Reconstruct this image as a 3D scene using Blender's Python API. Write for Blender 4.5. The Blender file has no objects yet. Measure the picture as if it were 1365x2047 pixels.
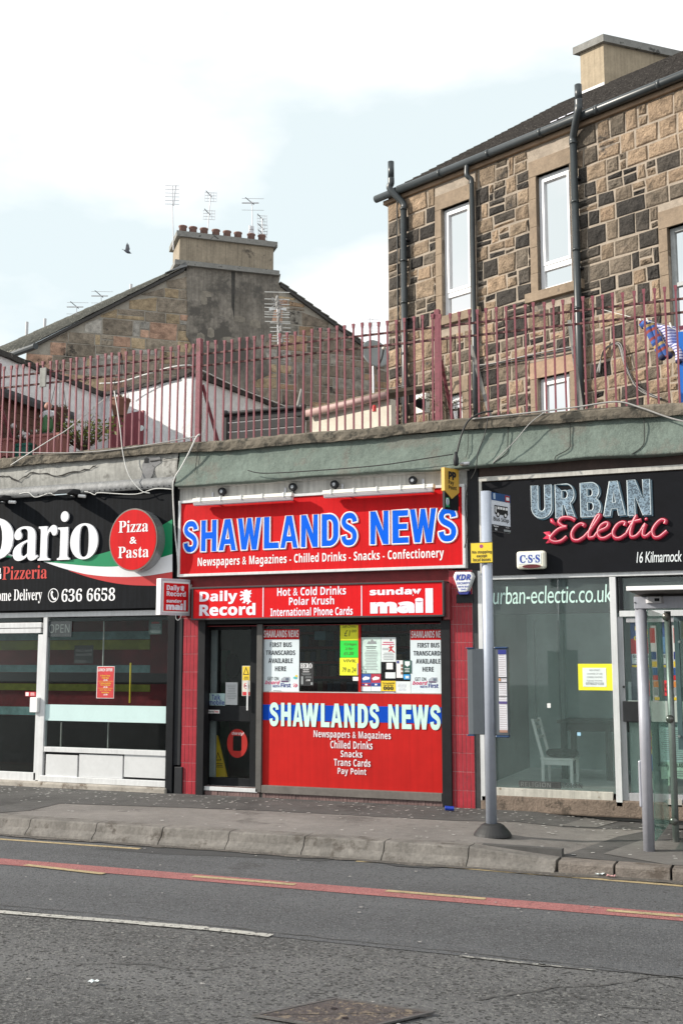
import bpy, bmesh, math, random
from mathutils import Vector, Matrix
R = math.radians
random.seed(7)
sc = bpy.context.scene
COL = sc.collection

# ------------------------------------------------------------------ camera
PW, PH = 1365.0, 2047.0
FPX, PIT, YAW, EYE = 2225.71, R(7.6144), R(21.9883), 1.88
cam_d = bpy.data.cameras.new("camera")
cam = bpy.data.objects.new("camera", cam_d); COL.objects.link(cam)
cam.location = (0, 0, EYE)
cam.rotation_euler = (R(90) + PIT, 0, YAW)
cam_d.sensor_fit = 'VERTICAL'; cam_d.sensor_height = 36; cam_d.sensor_width = 24
cam_d.lens = FPX / PH * 36
cam_d.clip_start = .05; cam_d.clip_end = 3000
sc.camera = cam

# ------------------------------------------------------------------ light
SUN_EL, SUN_AZ = R(26), R(64)          # azimuth measured from the street side of the facade, towards the left
sv = Vector((-math.sin(SUN_AZ) * math.cos(SUN_EL), -math.cos(SUN_AZ) * math.cos(SUN_EL), math.sin(SUN_EL)))
sl = bpy.data.lights.new("sun", 'SUN'); sl.energy = 5.0; sl.angle = R(.6); sl.color = (1, .93, .82)
so = bpy.data.objects.new("sun", sl); COL.objects.link(so)
so.rotation_euler = sv.to_track_quat('Z', 'Y').to_euler(); so.location = sv * 60
W = bpy.data.worlds.new("World"); sc.world = W; W.use_nodes = True
nt = W.node_tree; nt.nodes.clear()
N = nt.nodes.new; L = nt.links.new
sky = N('ShaderNodeTexSky'); sky.sky_type = 'NISHITA'; sky.sun_disc = False
sky.sun_elevation = SUN_EL; sky.sun_rotation = math.atan2(sv.x, sv.y)
sky.air_density = 1; sky.dust_density = .6
tc = N('ShaderNodeTexCoord'); mp = N('ShaderNodeMapping'); mp.inputs['Scale'].default_value = (1.1, 1.1, 2.6)
mp.inputs['Location'].default_value = (.705, -2.24, -2.989)
n1 = N('ShaderNodeTexNoise'); n1.inputs['Scale'].default_value = 2.1; n1.inputs['Detail'].default_value = 7; n1.inputs['Roughness'].default_value = .5
rp = N('ShaderNodeValToRGB'); rp.color_ramp.elements[0].position = .42; rp.color_ramp.elements[1].position = .57
mx = N('ShaderNodeMix'); mx.data_type = 'RGBA'
haze = N('ShaderNodeMix'); haze.data_type = 'RGBA'; haze.inputs[0].default_value = .85
haze.inputs[7].default_value = (10.0, 11.2, 11.4, 1)
mx.inputs[7].default_value = (13.0, 13.0, 13.1, 1)
bg = N('ShaderNodeBackground'); bg.inputs['Strength'].default_value = .081
wo = N('ShaderNodeOutputWorld')
L(tc.outputs['Generated'], mp.inputs[0]); L(mp.outputs[0], n1.inputs[0]); L(n1.outputs[0], rp.inputs[0])
L(sky.outputs[0], haze.inputs[6]); L(haze.outputs[2], mx.inputs[6])
L(rp.outputs[0], mx.inputs[0]); L(mx.outputs[2], bg.inputs[0]); L(bg.outputs[0], wo.inputs[0])
sc.view_settings.view_transform = 'Standard'; sc.view_settings.look = 'None'
sc.view_settings.exposure = 0.24; sc.view_settings.gamma = 1
sc.cycles.max_bounces = 8; sc.cycles.transparent_max_bounces = 24
sc.cycles.use_denoising = True

# ------------------------------------------------------------------ photo pixel -> place helpers
cyw, syw, cpt, spt = math.cos(YAW), math.sin(YAW), math.cos(PIT), math.sin(PIT)
FW = Vector((-syw * cpt, cyw * cpt, spt)); RT = Vector((cyw, syw, 0)); UP = RT.cross(FW); CP = Vector((0, 0, EYE))
def ray(px, py): return RT * (px - PW / 2) - UP * (py - PH / 2) + FW * FPX
def F(px, py, y=13.0):
    d = ray(px, py); return CP + d * (y / d.y)
def G(px, py, z=0.0):
    d = ray(px, py); return CP + d * ((z - EYE) / d.z)
def V(px, py, p, d2):                      # on the vertical plane through p along direction d2
    n = Vector((-d2[1], d2[0], 0)); d = ray(px, py); t = (Vector((p[0], p[1], 0)) - CP).dot(n) / d.dot(n); return CP + d * t
def D(px, py, dist):
    return CP + ray(px, py) * (dist / FPX)

# ------------------------------------------------------------------ materials
MATS = {}
def M(name, col, rough=.6, metal=0, var=.12, vs=5, bump=0, bs=60, streak=0, speck=None, spec=.5, blot=None, coat=0, attr=None, emit=None, bd=.02, speck2=None, lane=0):
    """procedural paint/stone: colour with two noises, optional vertical run marks, specks, blotches and bump"""
    if name in MATS: return MATS[name]
    m = bpy.data.materials.new(name); m.use_nodes = True; t = m.node_tree; t.nodes.clear()
    n = t.nodes.new; l = t.links.new
    out = n('ShaderNodeOutputMaterial'); b = n('ShaderNodeBsdfPrincipled'); l(b.outputs[0], out.inputs[0])
    b.inputs['Roughness'].default_value = rough; b.inputs['Metallic'].default_value = metal
    b.inputs['Specular IOR Level'].default_value = spec
    if coat: b.inputs['Coat Weight'].default_value = coat; b.inputs['Coat Roughness'].default_value = .08
    tcn = n('ShaderNodeTexCoord')
    def noise(scale, detail=5, vec=None, rg=.6):
        x = n('ShaderNodeTexNoise'); x.inputs['Scale'].default_value = scale; x.inputs['Detail'].default_value = detail
        x.inputs['Roughness'].default_value = rg; l(vec or tcn.outputs['Object'], x.inputs[0]); return x.outputs[0]
    def mrange(v, a, bb, c, d):
        x = n('ShaderNodeMapRange'); l(v, x.inputs[0])
        for i, q in enumerate((a, bb, c, d)): x.inputs[1 + i].default_value = q
        return x.outputs[0]
    def mulc(c, f):
        x = n('ShaderNodeVectorMath'); x.operation = 'SCALE'; l(c, x.inputs[0]); l(f, x.inputs[3]); return x.outputs[0]
    def mixc(f, a, bcol):
        x = n('ShaderNodeMix'); x.data_type = 'RGBA'; l(f, x.inputs[0]); l(a, x.inputs[6]); x.inputs[7].default_value = (*bcol, 1); return x.outputs[2]
    if attr:
        c = n('ShaderNodeAttribute'); c.attribute_name = attr; c = c.outputs['Color']
    else:
        c = n('ShaderNodeRGB'); c.outputs[0].default_value = (*col, 1); c = c.outputs[0]
    if var:
        c = mulc(c, mrange(noise(vs), .3, .7, 1 - var, 1 + var))
        c = mulc(c, mrange(noise(vs * 7.3), .3, .7, 1 - var * .6, 1 + var * .6))
    if streak:
        mpn = n('ShaderNodeMapping'); mpn.inputs['Scale'].default_value = (22, 22, .7); l(tcn.outputs['Object'], mpn.inputs[0])
        c = mulc(c, mrange(noise(1, 4, mpn.outputs[0]), .42, .72, 1, 1 - streak))
    if lane:
        mpl = n('ShaderNodeMapping'); mpl.inputs['Scale'].default_value = (.10, 1.1, 1); l(tcn.outputs['Object'], mpl.inputs[0])
        c = mulc(c, mrange(noise(1, 3, mpl.outputs[0]), .3, .7, 1 - lane, 1 + lane))
    if blot:
        bc, bsc, th = blot
        c = mixc(mrange(noise(bsc, 8, None, .68), th, th + .07, 0, 1), c, bc)
    for sp_k in (speck, speck2):
        if not sp_k: continue
        spc, ssc, th = sp_k
        v = n('ShaderNodeTexVoronoi'); v.inputs['Scale'].default_value = ssc; l(tcn.outputs['Object'], v.inputs[0])
        sep = n('ShaderNodeSeparateColor'); l(v.outputs['Color'], sep.inputs[0])
        c = mixc(mrange(sep.outputs[0], th, th + .08, 0, 1), c, spc)
    l(c, b.inputs['Base Color'])
    if bump:
        bn = n('ShaderNodeBump'); bn.inputs['Strength'].default_value = bump; bn.inputs['Distance'].default_value = bd
        l(noise(bs, 6, None, .65), bn.inputs['Height']); l(bn.outputs[0], b.inputs['Normal'])
    if emit: b.inputs['Emission Color'].default_value = (*emit[:3], 1); b.inputs['Emission Strength'].default_value = emit[3]
    MATS[name] = m; return m
def glass(name, tint=(.9, .95, .94), refl=1.0, film=0.0, filmcol=(.5, .55, .53), rough=.0, base=.0):
    if name in MATS: return MATS[name]
    m = bpy.data.materials.new(name); m.use_nodes = True; t = m.node_tree; t.nodes.clear(); n = t.nodes.new; l = t.links.new
    out = n('ShaderNodeOutputMaterial'); tr = n('ShaderNodeBsdfTransparent'); tr.inputs[0].default_value = (*tint, 1)
    gl = n('ShaderNodeBsdfGlossy'); gl.inputs['Roughness'].default_value = rough
    fr = n('ShaderNodeFresnel'); fr.inputs[0].default_value = 1.5
    mu = n('ShaderNodeMath'); mu.operation = 'MULTIPLY_ADD'; mu.inputs[1].default_value = refl; mu.inputs[2].default_value = base; mu.use_clamp = True
    l(fr.outputs[0], mu.inputs[0])
    m1 = n('ShaderNodeMixShader'); l(mu.outputs[0], m1.inputs[0]); l(tr.outputs[0], m1.inputs[1]); l(gl.outputs[0], m1.inputs[2])
    last = m1
    if film:
        df = n('ShaderNodeBsdfDiffuse'); df.inputs[0].default_value = (*filmcol, 1)
        tcn = n('ShaderNodeTexCoord'); mpn = n('ShaderNodeMapping'); mpn.inputs['Scale'].default_value = (1.2, 1.2, .7); l(tcn.outputs['Object'], mpn.inputs[0])
        nz = n('ShaderNodeTexNoise'); nz.inputs['Scale'].default_value = 3; nz.inputs['Detail'].default_value = 6; l(mpn.outputs[0], nz.inputs[0])
        mr = n('ShaderNodeMapRange'); l(nz.outputs[0], mr.inputs[0]); mr.inputs[1].default_value = .3; mr.inputs[2].default_value = .7
        mr.inputs[3].default_value = film * .75; mr.inputs[4].default_value = film * 1.25
        m2 = n('ShaderNodeMixShader'); l(mr.outputs[0], m2.inputs[0]); l(m1.outputs[0], m2.inputs[1]); l(df.outputs[0], m2.inputs[2]); last = m2
    l(last.outputs[0], out.inputs[0]); MATS[name] = m; return m

white = M('white_paint', (.78, .78, .78), .45, var=.04)
offwhite = M('aged_white_plastic', (.72, .70, .64), .4, var=.06)
black = M('black_paint', (.010, .011, .013), .45, var=.2, vs=9, spec=.2)
blackgloss = M('black_panel', (.006, .007, .009), .6, var=.2, vs=3, streak=-.9, spec=.08)
dark = M('dark_grey', (.022, .023, .026), .5, var=.15, spec=.25)
grey = M('grey_metal', (.33, .35, .38), .38, .25, var=.06)
alum = M('aluminium', (.66, .67, .68), .38, .15, var=.06, streak=.12)
alum_dirty = M('dirty_aluminium', (.55, .53, .49), .45, .25, var=.12, streak=.25)
red_sign = M('red_sign_vinyl', (.58, .007, .010), .5, var=.07, vs=1.3, streak=.16, spec=.15)
red_panel = M('red_window_panel', (.46, .012, .010), .45, var=.08, vs=1.1, streak=.12, spec=.2)
blue_sign = M('blue_vinyl', (.0, .115, .74), .55, var=.04, spec=.1)
blue_dark = M('dark_blue_ink', (.02, .03, .22), .5, var=0)
white_ink = M('white_lettering', (.82, .82, .84), .45, var=.02)
pale_ink = M('pale_green_lettering', (.55, .76, .70), .5, var=.05)
black_ink = M('black_ink', (.012, .012, .014), .5, var=0)
grey_ink = M('grey_ink', (.28, .30, .31), .6, var=0)
red_ink = M('red_ink', (.55, .02, .03), .5, var=0)
pink_ink = M('pink_ink', (.62, .06, .16), .5, var=0)
paper = M('paper', (.70, .76, .77), .6, var=.04)
yellow_neon = M('yellow_paper', (.80, .80, .02), .6, var=.04)
green_neon = M('green_paper', (.01, .66, .05), .6, var=.05)
yellow = M('yellow_plate', (.78, .56, .03), .4, var=.04)
tile_red = M('red_wall_tile', (.33, .03, .042), .35, spec=.3, var=.16, vs=7, blot=((.07, .05, .05), 3.2, .66))
plum = M('plum_fence_paint', (.205, .052, .070), .55, var=.18, vs=7, blot=((.10, .035, .02), 6, .56), bump=.25, bs=90)
rust = M('rusty_rail', (.13, .055, .05), .65, var=.3, vs=12, blot=((.06, .028, .018), 8, .5), bump=.4, bs=90)
coping_m = M('weathered_coping', (.165, .143, .112), .95, var=.35, vs=2.2, bump=.8, bs=30, blot=((.045, .042, .034), 4.2, .53), streak=.25)
render_m = M('pale_cracked_render', (.40, .395, .37), .92, var=.2, vs=2.2, bump=.3, bs=40, blot=((.20, .195, .18), 2.2, .56), streak=.3)
felt_m = M('green_mineral_felt', (.135, .17, .148), .9, var=.22, vs=2.2, bump=.5, bs=9, bd=.04, streak=.2, speck=((.19, .235, .205), 260, .80), blot=((.14, .145, .125), 1.5, .52))
board_m = M('stained_white_board', (.56, .55, .52), .7, var=.12, vs=1.6, streak=.35, blot=((.30, .28, .25), 1.6, .62))
lead_m = M('lead_flashing', (.22, .225, .23), .6, .15, var=.25, vs=6, bump=.3, bs=20, streak=.2)
asphalt_old = M('coarse_asphalt', (.124, .124, .126), .92, var=.26, vs=1.1, bump=1.0, bs=48, bd=.05, speck=((.20, .20, .195), 62, .76), speck2=((.045, .045, .045), 55, .80), lane=.20)
asphalt_new = M('fine_asphalt', (.108, .112, .120), .92, var=.13, vs=.9, bump=1.0, bs=80, bd=.03, speck=((.165, .168, .172), 95, .82), speck2=((.05, .05, .053), 85, .84), lane=.16, blot=((.075, .076, .080), .9, .60))
pave_m = M('grey_paving', (.188, .174, .163), .9, var=.18, vs=1.3, bump=.6, bs=110, blot=((.115, .105, .098), 1.5, .56), speck=((.24, .23, .22), 120, .9))
pave_dark = M('dark_footway_asphalt', (.085, .082, .08), .92, var=.25, vs=1.8, bump=.8, bs=120, blot=((.055, .053, .052), 1.4, .55))
pave_patch = M('worn_footway_patch', (.15, .142, .134), .92, var=.2, vs=2, bump=.6, bs=120)
kerb_m = M('concrete_kerb', (.175, .162, .148), .9, var=.28, vs=3.5, bump=.6, bs=60, streak=.25, blot=((.085, .074, .064), 4.2, .56))
kerb_old = M('granite_kerb', (.19, .165, .145), .92, var=.28, vs=9, bump=.9, bs=70, blot=((.11, .09, .075), 4.5, .55))
red_lane = M('red_surface_paint', (.36, .135, .13), .9, var=.12, vs=2, bump=.9, bs=80, bd=.03, speck=((.45, .22, .21), 105, .84), speck2=((.16, .07, .07), 95, .86))
yel_line = M('worn_yellow_paint', (.47, .37, .21), .9, var=.14, vs=5, bump=.9, bs=80, bd=.03, blot=((.19, .155, .11), 26, .56))
wht_line = M('worn_white_paint', (.56, .55, .51), .9, var=.14, vs=5, bump=1.0, bs=60, bd=.04, blot=((.15, .145, .14), 24, .53))
sill_m = M('stained_concrete_sill', (.36, .33, .29), .9, var=.22, vs=3, bump=.4, bs=60, blot=((.13, .10, .075), 3.5, .54))
pvc = M('white_upvc', (.80, .81, .83), .3, var=.02)
soot = M('dark_gutter', (.035, .042, .046), .35, var=.15)
tile_roof = M('brown_roof_tile', (.058, .052, .049), .9, var=.3, vs=9, bump=.9, bs=28, speck=((.12, .11, .10), 50, .88))
tile_roof2 = M('grey_green_roof_tile', (.20, .195, .17), .9, var=.25, vs=6, bump=.9, bs=24, blot=((.30, .28, .22), 2, .64))
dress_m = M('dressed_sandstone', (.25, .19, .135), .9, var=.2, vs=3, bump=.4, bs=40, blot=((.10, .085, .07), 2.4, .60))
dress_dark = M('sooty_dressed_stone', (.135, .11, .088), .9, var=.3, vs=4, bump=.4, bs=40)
mortar_m = M('lime_mortar', (.34, .285, .23), .95, var=.2, vs=8, bump=.5, bs=90, blot=((.12, .105, .09), 1.7, .59))
stone_m = M('rubble_stone', (1, 1, 1), .95, blot=((.055, .048, .042), 1.7, .59), var=.42, vs=6, bump=1.0, bs=26, bd=.05, attr='Col')
cement_m = M('soot_stained_cement', (.205, .185, .16), .95, var=.38, vs=1.6, bump=.6, bs=20, blot=((.10, .092, .082), .9, .52), streak=.3)
cement_tan = M('tan_cement', (.38, .31, .22), .92, var=.14, vs=2.4, bump=.3, bs=30, streak=.2)
cement_grey = M('grey_concrete_cap', (.24, .235, .22), .92, var=.2, vs=5, bump=.4, bs=40, blot=((.07, .07, .065), 5, .58))
terra = M('terracotta', (.23, .135, .115), .85, var=.14)
harl = M('white_roughcast', (.84, .84, .85), .95, var=.10, vs=9, bump=1.0, bs=45, blot=((.22, .22, .23), 16, .67))
cope_dark = M('mossy_dark_coping', (.045, .042, .038), .95, var=.4, vs=6, bump=.6, bs=30, blot=((.24, .23, .21), 7, .62))
wood_brown = M('brown_stained_timber', (.13, .058, .038), .7, var=.2, vs=4, streak=.2)
grey_wood = M('grey_timber', (.30, .30, .28), .85, var=.2, vs=6, streak=.3)
steel_m = M('galvanised_steel', (.50, .50, .52), .4, .6, var=.1)
wire_m = M('white_cable', (.62, .62, .60), .6, var=.1)
wire_b = M('black_cable', (.02, .02, .02), .6, var=0)
leaf_m = M('yellow_green_leaf', (.16, .20, .035), .6, var=.4, vs=25)
fir_m = M('conifer_needle', (.05, .07, .025), .7, var=.4, vs=25)
bark = M('bark', (.09, .065, .045), .9, var=.2)
glass_shop = glass('dark_shop_glass', (.88, .92, .92), .34)
glass_film = glass('dusty_sky_haze_glass', (.96, .99, .985), .8, .075, (.46, .60, .58))  # teal film colour imitates reflected sky haze on top of dust
glass_sky = glass('bright_double_glazing', (.8, .85, .88), 1.0, 0, base=.97)
glass_green = glass('green_edge_glass', (.82, .93, .90), 1.0, .12, (.42, .58, .54))

# ------------------------------------------------------------------ mesh helpers
class MB:
    def __init__(s): s.b = bmesh.new()
    def box(s, x0, x1, y0, y1, z0, z1):
        vs = [s.b.verts.new((x, y, z)) for z in (z0, z1) for x, y in ((x0, y0), (x1, y0), (x1, y1), (x0, y1))]
        for f in ((3, 2, 1, 0), (4, 5, 6, 7), (0, 1, 5, 4), (1, 2, 6, 5), (2, 3, 7, 6), (3, 0, 4, 7)): s.b.faces.new([vs[i] for i in f])
        return s
    def obox(s, o, u, v, w):              # oriented box from a corner and three edge vectors
        o = Vector(o); u, v, w = Vector(u), Vector(v), Vector(w)
        vs = [s.b.verts.new(o + a * u + c * v + e * w) for e in (0, 1) for a, c in ((0, 0), (1, 0), (1, 1), (0, 1))]
        for f in ((3, 2, 1, 0), (4, 5, 6, 7), (0, 1, 5, 4), (1, 2, 6, 5), (2, 3, 7, 6), (3, 0, 4, 7)): s.b.faces.new([vs[i] for i in f])
        return s
    def px(s, x0, y0, x1, y1, ya, yb):    # box whose front rectangle comes from photo pixels, front at ya, back at yb
        xm, ym = (x0 + x1) / 2, (y0 + y1) / 2
        return s.box(F(x0, ym, ya).x, F(x1, ym, ya).x, ya, yb, F(xm, y1, ya).z, F(xm, y0, ya).z)
    def poly(s, pts, off=None):           # ngon, optionally extruded by vector off
        vs = [s.b.verts.new(p) for p in pts]
        f = s.b.faces.new(vs)
        if off is not None:
            off = Vector(off); v2 = [s.b.verts.new(Vector(p) + off) for p in pts]
            s.b.faces.new(v2[::-1]); k = len(pts)
            for i in range(k): s.b.faces.new((vs[i], v2[i], v2[(i + 1) % k], vs[(i + 1) % k]))
        return s
    def tube(s, pts, r, seg=8, r2=None, cap=True):
        pts = [Vector(p) for p in pts]; rings = []; n = len(pts)
        a = None
        for i, p in enumerate(pts):
            t = (pts[min(i + 1, n - 1)] - pts[max(i - 1, 0)]).normalized()
            if a is None:
                a = Vector((0, 0, 1)) if abs(t.z) < .9 else Vector((1, 0, 0))
                a = a.cross(t).normalized()
            a = (a - t * a.dot(t)).normalized(); b = t.cross(a)
            rr = r if r2 is None else r + (r2 - r) * i / (n - 1)
            rings.append([s.b.verts.new(p + (a * math.cos(q) + b * math.sin(q)) * rr) for q in [2 * math.pi * k / seg for k in range(seg)]])
        for i in range(n - 1):
            for k in range(seg): s.b.faces.new((rings[i][k], rings[i][(k + 1) % seg], rings[i + 1][(k + 1) % seg], rings[i + 1][k]))
        if cap: s.b.faces.new(rings[0][::-1]); s.b.faces.new(rings[-1])
        return s
    def lathe(s, c, prof, seg=16, axis='Z', sx=1, sy=1):
        c = Vector(c); rings = []
        for r, h in prof:
            ring = []
            for k in range(seg):
                q = 2 * math.pi * k / seg; u, v = r * math.cos(q) * sx, r * math.sin(q) * sy
                p = (u, v, h) if axis == 'Z' else ((u, h, v) if axis == 'Y' else (h, u, v))
                ring.append(s.b.verts.new(c + Vector(p)))
            rings.append(ring)
        for i in range(len(rings) - 1):
            for k in range(seg): s.b.faces.new((rings[i][k], rings[i][(k + 1) % seg], rings[i + 1][(k + 1) % seg], rings[i + 1][k]))
        s.b.faces.new(rings[0][::-1]); s.b.faces.new(rings[-1]); return s
    def ball(s, c, r, sx=1, sy=1, sz=1, seg=12):
        prof = [(max(.001, math.sin(math.pi * i / 8)) * r, -math.cos(math.pi * i / 8) * r * sz) for i in range(9)]
        return s.lathe(c, prof, seg, 'Z', sx, sy)
    def build(s, name, mat, parent=None, bevel=0, smooth=False, kind=None, recalc=True):
        if recalc: bmesh.ops.recalc_face_normals(s.b, faces=s.b.faces)
        me = bpy.data.meshes.new(name); s.b.to_mesh(me); s.b.free(); me.materials.append(mat)
        if smooth:
            for p in me.polygons: p.use_smooth = True
        return link(name, me, parent, bevel, kind)
def link(name, me, parent=None, bevel=0, kind=None):
    o = bpy.data.objects.new(name, me); COL.objects.link(o)
    if parent is not None: setp(o, parent)
    if bevel:
        b = o.modifiers.new('bevel', 'BEVEL'); b.width = bevel; b.segments = 2; b.limit_method = 'ANGLE'; b.angle_limit = R(40)
    if kind: o['kind'] = kind
    return o
def wm(o):                                # world matrix by hand (no depsgraph needed)
    m = o.matrix_basis.copy()
    return wm(o.parent) @ o.matrix_parent_inverse @ m if o.parent else m
def setp(o, parent):
    o.parent = parent; o.matrix_parent_inverse = wm(parent).inverted()
def tag(o, label, cat, group=None, kind=None):
    o['label'] = label; o['category'] = cat
    if group: o['group'] = group
    if kind: o['kind'] = kind
    return o
def thing(name, label, cat, loc, group=None):
    e = bpy.data.objects.new(name, None); COL.objects.link(e); e.location = loc; e.empty_display_size = .1
    return tag(e, label, cat, group)
def structure(o): o['kind'] = 'structure'; return o
def jit(a): return random.uniform(-a, a)

# lettering: the font's own bold, serif and italic alphabets
def al(s, u, lo, d):
    o = ''
    for c in s:
        if 'A' <= c <= 'Z': o += chr(u + ord(c) - 65)
        elif 'a' <= c <= 'z': o += chr(lo + ord(c) - 97)
        elif c.isdigit() and d: o += chr(d + ord(c) - 48)
        else: o += c
    return o
ST = {'': lambda s: s, 'serif': lambda s: al(s, 0x1D400, 0x1D41A, 0x1D7CE), 'bold': lambda s: al(s, 0x1D5D4, 0x1D5EE, 0x1D7EC),
      'ital': lambda s: al(s, 0x1D63C, 0x1D656, 0x1D7EC), 'thin': lambda s: al(s, 0x1D5A0, 0x1D5BA, 0x1D7E2)}
def glyphs(body, style, off=0., shear=0., ext=0., space=1., wspace=1.):
    c = bpy.data.curves.new('t', 'FONT'); c.body = ST[style](body); c.size = 1; c.offset = off; c.shear = shear; c.extrude = ext
    c.space_character = space; c.space_word = wspace; c.resolution_u = 5
    o = bpy.data.objects.new('t', c); COL.objects.link(o)
    dg = bpy.context.evaluated_depsgraph_get()
    me = bpy.data.meshes.new_from_object(o.evaluated_get(dg))
    bpy.data.objects.remove(o); bpy.data.curves.remove(c); return me
def text(parent, body, O, ux, uz, nrm, w, h, mat, style='bold', off=0., depth=.003, outline=None, name='lettering', shear=0., space=1., wspace=1., mirror=False):
    """fit the ink of body into a w x h box whose lower-left corner is O, on the plane ux/uz facing nrm"""
    O, ux, uz, nrm = Vector(O), Vector(ux), Vector(uz), Vector(nrm)
    me = glyphs(body, style, off, shear, 0, space, wspace)
    xs = [v.co.x for v in me.vertices]; ys = [v.co.y for v in me.vertices]
    x0, x1, y0, y1 = min(xs), max(xs), min(ys), max(ys); kx, ky = w / (x1 - x0), h / (y1 - y0)
    def place(m, lift, nm, mt):
        for v in m.vertices:
            a = (v.co.x - x0) * kx; a = w - a if mirror else a
            v.co = O + ux * a + uz * ((v.co.y - y0) * ky) + nrm * lift
        m.materials.clear(); m.materials.append(mt); return link(nm, m, parent)
    if outline:
        m2 = glyphs(body, style, off + outline[1], shear, 0, space, wspace); place(m2, depth, 'lettering_outline', outline[0]); place(me, depth + .003, name, mat)
    else: place(me, depth, name, mat)
def ftext(parent, body, x0, y0, x1, y1, Y, mat, style='bold', **k):
    """text on a street-facing plane; box in photo pixels, heights read at its middle"""
    xm, ym = (x0 + x1) / 2, (y0 + y1) / 2
    a, b = F(x0, ym, Y), F(x1, ym, Y); zt, zb = F(xm, y0, Y).z, F(xm, y1, Y).z
    text(parent, body, (a.x, Y, zb), (1, 0, 0), (0, 0, 1), (0, -1, 0), b.x - a.x, zt - zb, mat, style, **k)
def smoothpts(pts, n=6):
    out = []
    P = [Vector(p) for p in pts]
    for i in range(len(P) - 1):
        a, b, c, d = P[max(i - 1, 0)], P[i], P[i + 1], P[min(i + 2, len(P) - 1)]
        for k in range(n):
            t = k / n
            out.append(.5 * (2 * b + (c - a) * t + (2 * a - 5 * b + 4 * c - d) * t * t + (3 * b - a - 3 * c + d) * t ** 3))
    out.append(P[-1]); return out
def arc(cx, cy, rx, ry, a0, a1, n=10): return [(cx + rx * math.cos(R(a0 + (a1 - a0) * k / n)), cy + ry * math.sin(R(a0 + (a1 - a0) * k / n))) for k in range(n + 1)]
def fat_s():
    c = smoothpts([(x, y, 0) for x, y in ((.825, .69), (.80, .79), (.68, .875), (.5, .895), (.32, .87), (.205, .78), (.20, .68), (.31, .59), (.5, .53), (.69, .46), (.80, .36), (.80, .23), (.68, .13), (.5, .105), (.31, .125), (.20, .21), (.172, .32))], 4)
    l, r = [], []
    for k, p in enumerate(c):
        t = (c[min(k + 1, len(c) - 1)] - c[max(k - 1, 0)]).normalized(); nx, ny = -t.y * .17, t.x * .105
        l.append((p.x + nx, p.y + ny)); r.append((p.x - nx, p.y - ny))
    return [l + r[::-1]]
FAT = {
 'H': [[(0, 0), (.34, 0), (.34, .40), (.66, .40), (.66, 0), (1, 0), (1, 1), (.66, 1), (.66, .62), (.34, .62), (.34, 1), (0, 1)]],
 'L': [[(0, 0), (1, 0), (1, .21), (.42, .21), (.42, 1), (0, 1)]],
 'E': [[(0, 0), (1, 0), (1, .2), (.42, .2), (.42, .41), (.93, .41), (.93, .6), (.42, .6), (.42, .8), (.98, .8), (.98, 1), (0, 1)]],
 'N': [[(0, 0), (.31, 0), (.31, .57), (.66, 0), (1, 0), (1, 1), (.69, 1), (.69, .43), (.34, 1), (0, 1)]],
 'A': [[(0, 0), (.30, 0), (.36, .2), (.64, .2), (.70, 0), (1, 0), (.68, 1), (.32, 1)], [(.42, .38), (.58, .38), (.5, .72)]],
 'W': [[(.17, 0), (.41, 0), (.5, .5), (.59, 0), (.83, 0), (1, 1), (.77, 1), (.69, .42), (.60, 1), (.40, 1), (.31, .42), (.23, 1), (0, 1)]],
 'D': [[(0, 0), (.45, 0)] + arc(.45, .35, .55, .35, -90, 0) + arc(.45, .65, .55, .35, 0, 90) + [(0, 1)], [(.37, .2), (.37, .8), (.46, .8)] + arc(.46, .64, .18, .16, 90, 0, 5) + arc(.46, .36, .18, .16, 0, -90, 5)],
 'S': fat_s(),
 'U': [[(0, 1), (0, .34)] + arc(.5, .34, .5, .34, 180, 360, 16) + [(1, 1), (.67, 1), (.67, .34)] + arc(.5, .34, .17, .14, 0, -180, 8) + [(.33, 1)]],
 'R': [[(0, 0), (.34, 0), (.34, .38), (.45, .38), (.66, 0), (1, 0), (.75, .43)] + arc(.58, .70, .40, .30, -55, 90, 12) + [(0, 1)], [(.34, .57), (.34, .81), (.52, .81)] + arc(.52, .69, .12, .12, 90, -90, 8)],
 'B': [[(0, 0), (.58, 0)] + arc(.58, .28, .42, .28, -90, 60, 10) + arc(.55, .75, .40, .25, -50, 90, 10) + [(0, 1)], [(.34, .18), (.34, .42), (.54, .42)] + arc(.54, .30, .11, .12, 90, -90, 8), [(.34, .60), (.34, .82), (.52, .82)] + arc(.52, .71, .10, .11, 90, -90, 8)],
}
def fatletter(parent, ch, xa, xb, zb, zt, Y, mat, lift, outline=None, name='lettering'):
    """one heavy capital cut as a flat shape; outline = (material, radius) lays a bead round its edge"""
    bm = bmesh.new(); P = [[Vector((xa + (xb - xa) * u, Y - lift, zb + (zt - zb) * v)) for u, v in lp] for lp in FAT[ch]]
    if outline:
        mo = MB()
        for lp in P: mo.tube([p + Vector((0, lift * .6, 0)) for p in lp + [lp[0], lp[1]]], outline[1], 6, cap=False)
        mo.build('lettering_outline', outline[0], parent)
    es = []
    for lp in P:
        vs = [bm.verts.new(p) for p in lp]; es += [bm.edges.new((vs[k], vs[(k + 1) % len(vs)])) for k in range(len(vs))]
    bmesh.ops.triangle_fill(bm, edges=es, use_beauty=True, use_dissolve=False)
    for f in bm.faces:
        f.normal_update()
        if f.normal.y > 0: f.normal_flip()
    me = bpy.data.meshes.new(name); bm.to_mesh(me); bm.free(); me.materials.append(mat); return link(name, me, parent)
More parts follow.
